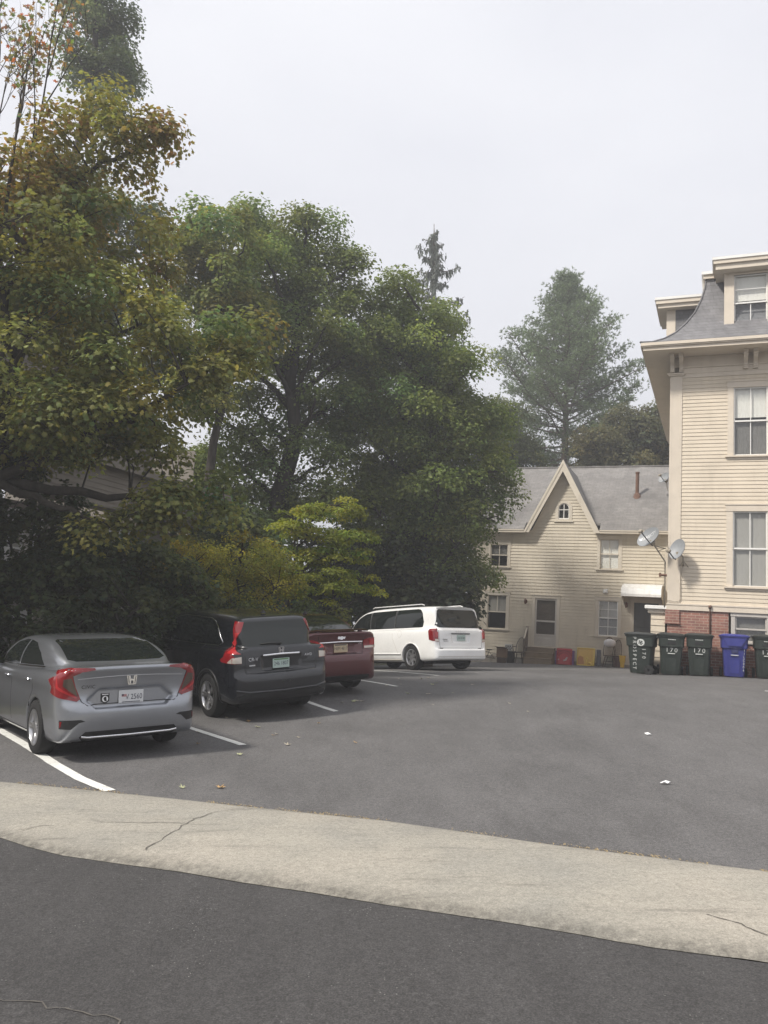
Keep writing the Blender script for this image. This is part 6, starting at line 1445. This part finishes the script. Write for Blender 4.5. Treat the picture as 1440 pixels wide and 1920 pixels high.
for x in VN.ax:
    for s_ in (1,-1): wheel(vn, x, s_*(VN.track-.11), VN.rw, .22, 7, 'one', s_)
place(vn, VN, LR=at(777, 1253, 22.9))
# ------------------------------------------------------------ bins, dishes and the clutter along the cottage
def hplane(px, py, w_):
    d = ray(px, py); t = ((C0+HY*w_-EYEP).dot(HY))/d.dot(HY); return EYEP+d*t
def plastic(name, c, var=.25):
    m = mat(name, c, .45, spec=.4); k = NT(m); a = k.noise(4, 5, .65, stretch=(1,1,.4)); r = k.ramp(a, 'Fac', [(.3, g3(1-var)), (.7, g3(1+var))]); x = k.mix('MULTIPLY', 1., c, (r, 0)); n2 = k.noise(11, 5, .7); r2 = k.ramp(n2, 'Fac', [(.52, g3(0)), (.8, g3(.22))]); y = k.mix('MIX', (r2, 0), (x, 2), (.16,.15,.12)); k.l(y, 2, k.b, 'Base Color')
    rr_ = k.ramp(a, 'Fac', [(.3, g3(.38)), (.7, g3(.6))]); k.l(rr_, 0, k.b, 'Roughness'); return m
M_GBIN = plastic('dark_green_bin', (.022,.030,.026)); M_GLID = plastic('dark_bin_lid', (.030,.034,.032)); M_BBIN = plastic('blue_bin', (.034,.040,.21), .15); M_SPRAY = worn_paint('white_stencil', (.62,.64,.62), .8, .35, 30., (.06,.07,.065), .6, streak=False); M_BMARK = mat('pale_blue_mark', (.20,.22,.50), .7); M_REFL = mat('pale_bar', (.62,.64,.62), .5)
def rrect(hx, hy, r, z, cx=0, cy=0, n=4):
    P = []
    for qx, qy, a0 in ((1,1,0),(-1,1,90),(-1,-1,180),(1,-1,270)):
        for i in range(n+1):
            a = math.radians(a0+90*i/n); P.append((cx+qx*(hx-r)+r*math.cos(a), cy+qy*(hy-r)+r*math.sin(a), z))
    return P
def cart(label, M_, body, lid, group='wheeled trash bins by the brick wall', number=None, side=True, disc=False, blue=False):
    t = thing('trash_bin', label, 'trash bin', group=group, M=M_)
    b = MB(); R = [rrect(.21,.235,.05,.02), rrect(.225,.25,.055,.06), rrect(.262,.295,.06,.70), rrect(.268,.302,.06,.735), rrect(.292,.335,.065,.745), rrect(.300,.352,.065,.98), rrect(.315,.368,.06,.985), rrect(.318,.372,.06,1.035)]
    b.loft(R); b.build('bin_body', body, t, angle=35)
    # front panels of the moulding
    b = MB(); b.add([(-.10,-.262,.10),(.10,-.262,.10),(.12,-.292,.44),(-.12,-.292,.44),(-.10,-.24,.10),(.10,-.24,.10),(.12,-.27,.44),(-.12,-.27,.44)], [(0,1,2,3),(3,2,6,7),(0,3,7,4),(1,5,6,2)]); b.build('front_rib', body, t)
    b = MB(); b.bbox(-.085,.085,-.322,-.28,.555,.575,.006); b.build('lift_bar', M_REFL if not blue else M_REFL, t)
    b = MB(); b.bbox(-.10,.10,-.345,-.33,.80,.90,.01) if not blue else b.bbox(-.075,.075,-.318,-.29,.62,.72,.01); b.build('label_recess', M_PLASTIC if not blue else mat('dark_blue_recess', (.02,.025,.10), .6), t)
    # lid
    b = MB(); b.loft([rrect(.335,.39,.06,1.03), rrect(.340,.395,.06,1.06), rrect(.325,.38,.07,1.075), rrect(.25,.30,.09,1.105), rrect(.12,.16,.08,1.115)]); ld = b.build('lid', lid, t, angle=40)
    b = MB(); b.tube([(-.26,.41,.98),(-.26,.46,1.03),(.26,.46,1.03),(.26,.41,.98)], .018, 8); b.build('handle', body, t, smooth=True)
    for sx in (-1, 1):
        w_ = MB(); w_.lathe([(.03,-.03),(.07,-.032),(.115,-.03),(.125,-.018),(.125,.018),(.115,.03),(.07,.032),(.03,.03)], 20, 'x', (sx*.285, .24, .125))
        for k in range(6): a = k*math.pi/3; w_.bbox(sx*.285-.034, sx*.285+.034, .24-.012+.06*math.cos(a), .24+.012+.06*math.cos(a), .125-.012+.06*math.sin(a), .125+.012+.06*math.sin(a), .003)
        w_.build('wheel', M_TYRE, t, angle=35)
    if blue:
        b = MB(); b.prism([(-.26,1.0),(.26,1.0),(.15,.80),(-.15,.80)], 1, -.376, -.352); b.build('front_hood', body, t)
        vs, fs = text_geo('ML*', .10); b = MB(); b.add([(v[0], -.336, .765+v[1]*.8) for v in vs], fs); b.build('lettering', M_BMARK, t)
        for i, ch in enumerate('11LC004'):
            vs, fs = text_geo(ch, .085); z = .70-i*.085; b = MB(); b.add([(.215-.025*i/7+v[0]*.8, -.295+.0-.05*(z-.4)-.004, z+v[1]) for v in vs], fs); b.build('lettering', M_SPRAY, t)
    if number:
        vs, fs = text_geo(number, .155, spacing=1.35); b = MB(); b.add([(v[0], -.2975-(.66+v[1]-.66)*.055-.004, .655+v[1]) for v in vs], fs); b.build('lettering', M_SPRAY, t)
        for i in range(5): b = MB(); b.box(-.085+.036*i, -.06+.036*i, -.348, -.3445, .918, .936)
        b = MB(); [b.box(-.088+.03*i, -.066+.03*i+(.004 if i % 2 else 0), -.3545, -.3475, .925, .942) for i in range(6)]; b.build('maker_mark', M_REFL, t)
    if side:
        # stencilled street name running down the side, letter tops toward the back
        def sidetext(txt, y0, z0, size, sp):
            vs, fs = text_geo(txt, size, spacing=sp); out = []
            for v in vs:
                y = y0+v[1]; z = z0-v[0]; x = np.interp(z, [.06,.70,.735,.745,.98], [.225,.262,.268,.292,.300])+.004
                out.append((x, y, z))
            b = MB(); b.add(out, fs); b.build('lettering', M_SPRAY, t)
        # letters one by one so that each keeps to its own facet
        for i, ch in enumerate('PROSPECT'): sidetext(ch, -.125+.006*i*.0, .955-i*.112 if i < 2 else .945-i*.112, .125, 1)
        for i, ch in enumerate('170'): sidetext(ch, .105, .66-i*.105, .125, 1)
    if disc:
        n = 20; b = MB(); P = [(np.interp(.84+.095*math.sin(2*math.pi*i/n), [.745,.98], [.292,.300])+.006, .035+.095*math.cos(2*math.pi*i/n), .84+.095*math.sin(2*math.pi*i/n)) for i in range(n)]; b.add(P, [tuple(range(n))]); dd = b.build('round_emblem', M_SPRAY, t)
        b = MB()
        for yy, zz, r_ in ((.005,.875,.022),(.06,.865,.02),(.03,.83,.026),(.075,.82,.016),(-.01,.82,.015),(.045,.785,.018)):
            pts = [(np.interp(zz+r_*math.sin(a), [.745,.98], [.292,.300])+.0085, yy+r_*math.cos(a)*1.2, zz+r_*math.sin(a)) for a in np.linspace(0, 2*math.pi, 7)[:-1]]; b.add(pts, [tuple(range(6))])
        b.build('emblem_marks', M_GBIN, dd)
    return t
def bin_at(px, w_, rz, lean=0):
    p = hplane(px, 1240, w_); z = gz(p.x, p.y); return Matrix.Translation((p.x, p.y, z+.002)) @ Matrix.Rotation(HA+rz, 4, 'Z') @ Matrix.Rotation(lean, 4, 'Y') @ Matrix.Diagonal((1.07, 1.05, 1., 1.))
cart('dark green bin turned sideways with street name stencilled down its side', bin_at(1203, -.75, R_(-97)), M_GBIN, M_GLID, disc=True)
cart('dark green bin numbered 170, between the sideways bin and its twin', bin_at(1257, -.72, R_(6), R_(.8)), M_GBIN, M_GLID, number='170')
cart('dark green bin numbered 170, next to the gap before the blue bin', bin_at(1311, -.70, R_(1)), M_GBIN, M_GLID, number='170')
cart('bright blue recycling bin standing before the basement window', bin_at(1376, -.68, R_(3)), M_BBIN, M_BBIN, blue=True, side=False)
cart('dark green bin cut off by the right edge, beyond the blue bin', bin_at(1438, -.72, R_(2)), M_GBIN, M_GLID, number='170')

# satellite dishes
M_DISH = worn_paint('grey_dish', (.27,.285,.30), .5, .08, 4., (.3,.28,.25), .2, streak=False)
def dish(label, cpos, n, roll, a, b_, arm, textm=None, rzero=None):
    t = thing('satellite_dish', label, 'satellite dish', tuple(cpos)); n = Vector(n).normalized()
    up = (Vector((0,0,1))-n*n.z).normalized(); rt = up.cross(n); rt, up = rt*math.cos(roll)+up*math.sin(roll), up*math.cos(roll)-rt*math.sin(roll)   # rt: viewer's right when looking at the face
    Pt = lambda u, v, d: rt*u+up*v+n*d
    m = MB(); N = 36; K_ = 7; vs = [Pt(0,0,0)]; fs = []
    for k in range(1, K_+1):
        q = k/K_
        for i in range(N): th = 2*math.pi*i/N; vs.append(Pt(a*q*math.cos(th), b_*q*math.sin(th), .10*q*q*a/.33))
    for i in range(N): fs.append((0, 1+i, 1+(i+1) % N))
    for k in range(K_-1):
        for i in range(N): A = 1+k*N+i; B = 1+k*N+(i+1) % N; fs.append((A, A+N, B+N, B))
    o_ = len(vs); vs2 = [v-n*.018 for v in vs]; fs2 = [tuple(x+o_ for x in f[::-1]) for f in fs]; rim = [(1+(K_-1)*N+i, o_+1+(K_-1)*N+i, o_+1+(K_-1)*N+(i+1) % N, 1+(K_-1)*N+(i+1) % N) for i in range(N)]
    m.add(vs+vs2, fs+fs2+rim); m.build('reflector', M_DISH, t, angle=50, fix=True)
    base = Pt(0, -b_*.92, .06); tip = Pt(0, -b_*.92+arm[0], arm[1]); m = MB(); m.tube([base-n*.10, base, tip], .016, 8); m.build('feed_arm', M_IRON, t)
    m = MB(); d = (Pt(0,.05,0)-tip).normalized(); s_ = rt*.05; m.tube([tip-d*.05, tip-d*.04, tip+d*.05, tip+d*.075], [.02,.045,.045,.03], 12); m.tube([tip-s_*1.3, tip+s_*1.3], .035, 10); m.build('feed_horn', M_GALV, t)
    m = MB(); m.bbox(-.07,.07,-.07,.07,-.06,.06,.01); bk = m.build('back_bracket', M_GALV, t); bk.location = Pt(0,-b_*.35,-.06); 
    if textm:
        vs, fs = text_geo(textm, .115); L = MB(); out = []
        for v in vs:
            u, w2 = v[0]+.02, v[1]+b_*.28; q2 = (u/a)**2+(w2/b_)**2; out.append(Pt(u, w2, .10*q2*a/.33+.006))
        L.add(out, fs); sq = [(-.30,.05),(-.235,.05),(-.235,.115),(-.30,.115)]; out = []
        for u, w2 in [(p[0]+.02, p[1]-.08+b_*.28) for p in sq]: q2 = (u/a)**2+(w2/b_)**2; out.append(Pt(u, w2, .10*q2*a/.33+.006))
        L.add(out, [(0,1,2,3)]); L.build('lettering', M_WH, t)
    return t
hv = lambda u, w_, z: HX*u+HY*w_+Vector((0,0,z))
d1 = dish('grey satellite dish with white lettering on a pole at the house corner', hplane(1219, 1010, -.25), hv(-.50,-.70,.42), R_(33), .355, .285, (.20,.46), 'DIRECTV')
b = MB(); L0 = Vector(d1.location); g_ = lambda u, w_, z: C0+hv(u, w_, z)-L0
b.tube([g_(-.07,-.02,2.66), g_(-.07,-.02,3.93), g_(-.33,-.06,4.33), g_(-.40,-.10,4.46)], .021, 8); b.tube([g_(-.36,-.08,4.37), g_(-.06,.0,4.30)], .012, 6); b.tube([g_(-.27,-.05,4.22), g_(-.10,.0,4.30)], .012, 6); b.tube([g_(-.40,-.10,4.46), Vector((0,0,0))-hv(-.50,-.70,.42).normalized()*.08], .03, 8)
b.bbox(*[c for c in (-.001,.001,-.001,.001,-.001,.001)]); b.build('mast', M_GALV, d1, smooth=True)
b = MB(); c_ = g_(-.12,-.03,3.55); b.tube([c_-HX*.10, c_+HX*.10], .035, 8); b.tube([c_-HX*.08-Vector((0,0,.05)), c_-HX*.08+Vector((0,0,.06))], .035, 8); b.build('pole_clamp', M_RUST, d1)
d2 = dish('smaller pale satellite dish fixed to the clapboard wall near the corner', hplane(1272, 1031, -.36), hv(-.52,-.80,.30), R_(-10), .235, .30, (.09,.36))
b = MB(); L0 = Vector(d2.location); b.tube([g_(.42,-.03,3.84), g_(.42,-.16,3.86), g_(.41,-.22,4.05), Vector((0,0,0))+hv(.06,.12,-.1)], .019, 8); b.bbox(0,.001,0,.001,0,.001); b.tube([g_(.30,-.02,3.80), g_(.42,-.16,3.95)], .01, 6); b.tube([g_(.54,-.02,3.80), g_(.42,-.16,3.95)], .01, 6); b.build('mast', M_GALV, d2, smooth=True)
p3 = hplane(1247, 897, W0+1.45); d3 = dish('pale satellite dish on the cottage roof, half behind the house corner', p3, hv(-.55,-.72,.38), R_(25), .27, .23, (.15,.35))
b = MB(); b.tube([Vector((0,0,-.05))+hv(.05,.05,0), hv(.1,.06,-.50)], .02, 8); b.build('mast', M_GALV, d3)

# clutter along the cottage wall
M_OAK = worn_paint('dark_worn_chair_wood', (.075,.05,.036), .5, .3, 8., (.12,.09,.06), .25); M_PINE = worn_paint('brown_chair_wood', (.10,.058,.032), .5, .3, 8., (.16,.12,.08), .25); M_CARDB = worn_paint('brown_cardboard', (.20,.135,.09), .85, .12, 5., (.1,.07,.05), .2); M_CLOTH = worn_paint('white_cushion_cloth', (.78,.77,.78), .9, .06, 9.); M_TOYR = worn_paint('faded_red_plastic', (.42,.035,.045), .5, .12, 5., (.25,.06,.06), .3); M_TOYR2 = mat('deep_red_plastic', (.28,.02,.03), .5); M_TOYY = worn_paint('faded_yellow_plastic', (.62,.40,.09), .5, .12, 4., (.45,.33,.12), .35); M_TOYY2 = mat('bright_yellow_plastic', (.72,.55,.10), .45); M_TOYO = mat('orange_brown_decal', (.42,.19,.06), .6); M_PURP = mat('purple_plastic', (.13,.045,.16), .5); M_TGREY = mat('grey_decal', (.42,.37,.37), .6); M_BYEL = mat('yellow_toy_plastic', (.72,.46,.03), .45); M_SLATEG = worn_paint('dark_grey_panel', (.10,.10,.115), .7, .15, 4.)
def gpt(px, w_):
    p = hplane(px, 1235, W0+w_); return Vector((p.x, p.y, gz(p.x, p.y)+.002))
def windsor(label, loc, rz, m, name='wooden_chair', H_=1.02, arms=True):
    t = thing(name, label, 'chair', loc, rz)
    b = MB(); b.loft([rrect(.19,.18,.08,.405), rrect(.235,.22,.10,.42), rrect(.24,.225,.10,.44), rrect(.22,.205,.10,.45)]); b.build('seat', m, t, angle=40)
    for sx in (-1,1):
        for sy in (-1,1): b = MB(); b.tube([(sx*.15,sy*.14,.41),(sx*.185,sy*.175,.25),(sx*.20,sy*.19,.2),(sx*.235,sy*.225,0)], [.017,.024,.018,.014], 8); b.build('leg', m, t, smooth=True)
    b = MB(); b.tube([(-.195,-.18,.2),(-.195,.19,.2)], .011, 6); b.tube([(.195,-.18,.2),(.195,.19,.2)], .011, 6); b.tube([(-.19,0,.2),(.19,0,.2)], .011, 6); b.build('stretcher', m, t)
    b = MB(); hoop = [(-.22*math.cos(a)*(1.0), .19+.10*math.sin(a), .45+(H_-.45)*math.sin(a)**.75) for a in np.linspace(0.0, math.pi, 17)]; b.tube(hoop, .014, 8); b.build('back_hoop', m, t, smooth=True)
    b = MB()
    for i in range(7):
        x = -.15+.05*i; s_ = math.sqrt(1-(x/.22)**2); b.tube([(x*.85,.185,.45),(x,.19+.10*s_,.45+(H_-.46)*s_**.75)], .007, 6)
    b.build('spindles', m, t)
    if arms:
        for sx in (-1,1): b = MB(); b.tube([(sx*.225,.215,.67),(sx*.26,.05,.66),(sx*.26,-.13,.655)], .015, 8); b.tube([(sx*.21,-.08,.45),(sx*.255,-.09,.655)], .011, 6); b.build('armrest', m, t, smooth=True)
    return t
windsor('dark spindle back chair left of the stair rail', gpt(973, -.55), HA+R_(-8), M_OAK, H_=1.05)
c1 = windsor('brown spindle back chair with white cushion under the lower right window', gpt(1142, -.65), HA+R_(6), M_PINE, H_=1.16, arms=False)
windsor('second brown chair half hidden behind the cushioned chair', gpt(1150, -.32), HA+R_(-35), M_PINE, H_=1.08, arms=False)
b = MB(); rings = []
for i, q in enumerate(np.linspace(-1, 1, 9)): s_ = math.sqrt(max(0.02, 1-q*q)); rings.append([(q*.23, .075*s_*math.cos(a)*(1+.15*math.sin(3*q)), .16*s_**.6*math.sin(a)) for a in np.linspace(0, 2*math.pi, 13)[:-1]])
b.loft(rings); cu = b.build('cushion', M_CLOTH, None, smooth=True); cu.location = c1.location+Vector((0,0,.93))-HY*-.14; cu.rotation_euler = (R_(12), 0, HA+R_(6)); tag(cu, 'white cushion propped on the back of the brown chair', 'cushion')
# toy panels leaning on the wall
def toy(name, label, px0, px1, h, w_, m, rz=0., cat='toy panel'):
    a, c = gpt(px0, w_), gpt(px1, w_); wd = (c-a).length; mid = (a+c)/2; t = thing(name, label, cat, M=Matrix.Translation((mid.x, mid.y, min(a.z, c.z))) @ Matrix.Rotation(HA+rz, 4, 'Z') @ Matrix.Rotation(R_(-7), 4, 'X'))
    b = MB(); b.bbox(-wd/2, wd/2, -.025, .025, 0, h, .02); b.build('panel', m, t); return t, wd
t, wd = toy('play_board', 'faded red plastic play panel with arched mouldings leaning on the cottage', 1043, 1072, .66, -.30, M_TOYR)
b = MB()
for r_, z0 in ((.30,.08),(.21,.08)):
    b.tube([(r_*1.05*math.cos(a), -.03, z0+.22+r_*math.sin(a)*.9) for a in np.linspace(.25, math.pi-.25, 12)], .018, 6)
b.tube([(-wd/2+.04,-.03,.57),(wd/2-.04,-.03,.57)], .022, 6); b.tube([(-.27,-.03,.06),(-.25,-.03,.30)], .016, 6); b.tube([(.27,-.03,.06),(.25,-.03,.30)], .016, 6); b.build('mouldings', M_TOYR2, t, smooth=True)
b = MB(); b.prism([(-.02,.14),(.10,.18),(.15,.32),(.08,.30),(.03,.22),(-.04,.20)], 1, -.034, -.026); b.prism([(-.25,.17),(-.20,.19),(-.19,.24),(-.24,.22)], 1, -.034, -.026); b.build('decal', M_TGREY, t)
b = MB(); b.bbox(wd/2+.002, wd/2+.10, -.022, .022, .0, .60, .02); b.build('side_post', M_PURP, t)
b = MB(); b.bbox(-wd/2-.05, -wd/2-.002, -.02, .02, .0, .56, .02); b.build('side_post', M_PURP, t)
t, wd = toy('play_board', 'faded yellow plastic play panel with raised frame leaning on the cottage', 1081, 1115, .72, -.33, M_TOYY)
b = MB(); b.tube([(-wd/2+.02,-.03,.02),(-wd/2+.02,-.03,.70),(wd/2-.02,-.03,.70),(wd/2-.02,-.03,.02),(-wd/2+.02,-.03,.02)], .022, 6)
b.tube([(.045+.05*math.cos(a), -.035, .30+.05*math.sin(a)) for a in np.linspace(0, 2*math.pi, 13)], .016, 6); b.tube([(.04,-.03,.02),(.04,-.03,.25)], .012, 6); b.tube([(.13+.20*q, -.035, .09+.05*math.sin(q*7)) for q in np.linspace(0,1,9)], .028, 6); b.tube([(.30+.05*math.cos(a), -.035, .15+.05*math.sin(a)) for a in np.linspace(-.5, 3.6, 9)], .016, 6); b.build('mouldings', M_TOYY2, t, smooth=True)
b = MB(); b.prism([(-.30,.05),(-.05,.06),(-.10,.34),(-.24,.40),(-.31,.28)], 1, -.031, -.026); b.build('decal', M_TOYO, t)
b = MB(); [b.bbox(wd/2-.075, wd/2-.05, -.034, -.026, .06+.07*i, .10+.07*i, .004) for i in range(9)]; b.build('side_beads', M_TOYY2, t)
t, wd = toy('grey_board', 'dark grey upright board between the yellow panel and the chairs', 1118, 1126, .66, -.26, M_SLATEG, cat='board')
# toys and boxes by the chairs
t = thing('toy_bucket', 'small bright yellow plastic bucket beside the sideways bin', 'bucket', gpt(1167, -.75), HA); b = MB(); b.loft([rrect(.07,.06,.02,.0), rrect(.085,.07,.02,.20), rrect(.10,.08,.02,.22), rrect(.115,.09,.025,.42), rrect(.125,.10,.025,.43), rrect(.125,.10,.025,.46)]); b.build('bucket_body', M_BYEL, t, angle=35); b = MB(); b.tube([(-.12,0,.44),(-.08,-.08,.30),(.08,-.08,.30),(.12,0,.44)], .008, 6); b.build('handle', M_BYEL, t)
b = MB(); b.bbox(-.13,.13,-.12,.12,0,.40,.02); [b.box(-.125+.05*i,-.105+.05*i,-.128,-.121,.05,.36) for i in range(6)]; o = b.build('crate', worn_paint('dark_red_crate', (.085,.025,.02), .7, .2, 5.)); o.location = gpt(1157.5, -.55); o.rotation_euler = (0,0,HA); tag(o, 'dark red crate between the brown chairs and the yellow bucket', 'crate')
b = MB(); b.bbox(-.27,.27,-.20,.20,0,.46,.02); b.bbox(-.29,.29,-.22,.22,.44,.48,.01); o = b.build('storage_tub', mat('black_tub', (.018,.017,.016), .7)); o.location = gpt(951, -.6); o.rotation_euler = (0,0,HA); tag(o, 'black storage tub low against the cottage left of the chair', 'tub'); tub = o
b = MB(); b.bbox(-.21,.21,-.15,.15,0,.36,.008); b.add([(-.21,-.15,.36),(.21,-.15,.36),(.19,-.26,.42),(-.19,-.26,.42)], [(0,1,2,3)]); b.add([(-.21,-.15,.36),(-.21,.15,.36),(-.29,.12,.45),(-.29,-.12,.45)], [(0,1,2,3)]); o = b.build('cardboard_box', M_CARDB); o.location = gpt(941, -.95)+Vector((0,0,.22)); o.rotation_euler = (0,0,HA+R_(5)); tag(o, 'open brown cardboard box on a low stand beside the black tub', 'box'); bx_ = o
b = MB(); b.bbox(-.19,.19,-.13,.13,0,.218,.01); o = b.build('wooden_stand', M_OAK); o.location = gpt(941, -.95); o.rotation_euler = (0,0,HA+R_(5)); tag(o, 'low dark stand holding up the brown cardboard box', 'stand')
b = MB(); b.bbox(-.15,.15,-.08,.08,0,.28,.01); o = b.build('patterned_box', mat('pale_box', (.5,.5,.48), .8)); o.location = tub.location+Vector((0,0,.485))+HX*.05; o.rotation_euler = (0,0,HA); tag(o, 'black and white patterned box on top of the black tub', 'box'); pbx = o
b = MB(); [b.box(-.13+.09*i+.045*(j % 2), -.08+.09*i+.045*(j % 2), -.086, -.0805, .03+.07*j, .08+.07*j) for i in range(3) for j in range(3)]; b.build('pattern', M_BLK, pbx)
# child's bicycle
bk = thing('child_bicycle', "small child's bicycle leaning by the wall behind the white minivan", 'bicycle', gpt(908, -.85), HA+R_(4))
for x in (-.25, .42):
    w_ = bpy.data.objects.new('wheel', None); COL.objects.link(w_); w_.parent = bk; w_.location = (x, 0, .20)
    b = MB(); b.lathe([(.185,-.02),(.205,0),(.185,.02),(.17,0)], 28, 'y', close=True); b.build('tyre', mat('grey_tyre', (.30,.29,.27), .8), w_, smooth=True)
    b = MB(); [b.tube([(0,0,0),(.175*math.cos(a),0,.175*math.sin(a))], .003, 4) for a in np.linspace(0, 2*math.pi, 17)[:-1]]; b.lathe([(.03,-.03),(.03,.03)], 10, 'y'); b.lathe([(.172,-.012),(.172,.012),(.16,0)], 28, 'y', close=True); b.build('rim', M_GALV, w_)
b = MB(); b.tube([(-.25,0,.20),(-.16,0,.52),(-.14,0,.62)], .014, 6); b.tube([(-.17,0,.48),(.10,0,.22),(.42,0,.20)], .014, 6); b.tube([(.10,0,.22),(.20,0,.50)], .014, 6); b.tube([(.18,0,.46),(.42,0,.20)], .01, 6); b.tube([(-.16,0,.50),(.18,0,.44)], .012, 6); b.build('frame', M_IRON, bk, smooth=True)
b = MB(); b.tube([(-.14,-.22,.66),(-.14,-.06,.62),(-.14,.06,.62),(-.14,.22,.66)], .012, 6); b.build('handlebar', M_IRON, bk, smooth=True)
b = MB(); b.loft([rrect(.03,.02,.01,.50,.12), rrect(.11,.07,.03,.52,.20), rrect(.10,.06,.03,.55,.20)]); b.build('saddle', M_BLK, bk, smooth=True)
b = MB(); b.lathe([(.06,-.035),(.06,-.03)], 14, 'y', (.10,0,.22)); b.tube([(.10,-.04,.22),(.16,-.05,.12)], .008, 5); b.bbox(.12,.20,-.11,-.05,.11,.13,.004); b.build('crank', M_GALV, bk)
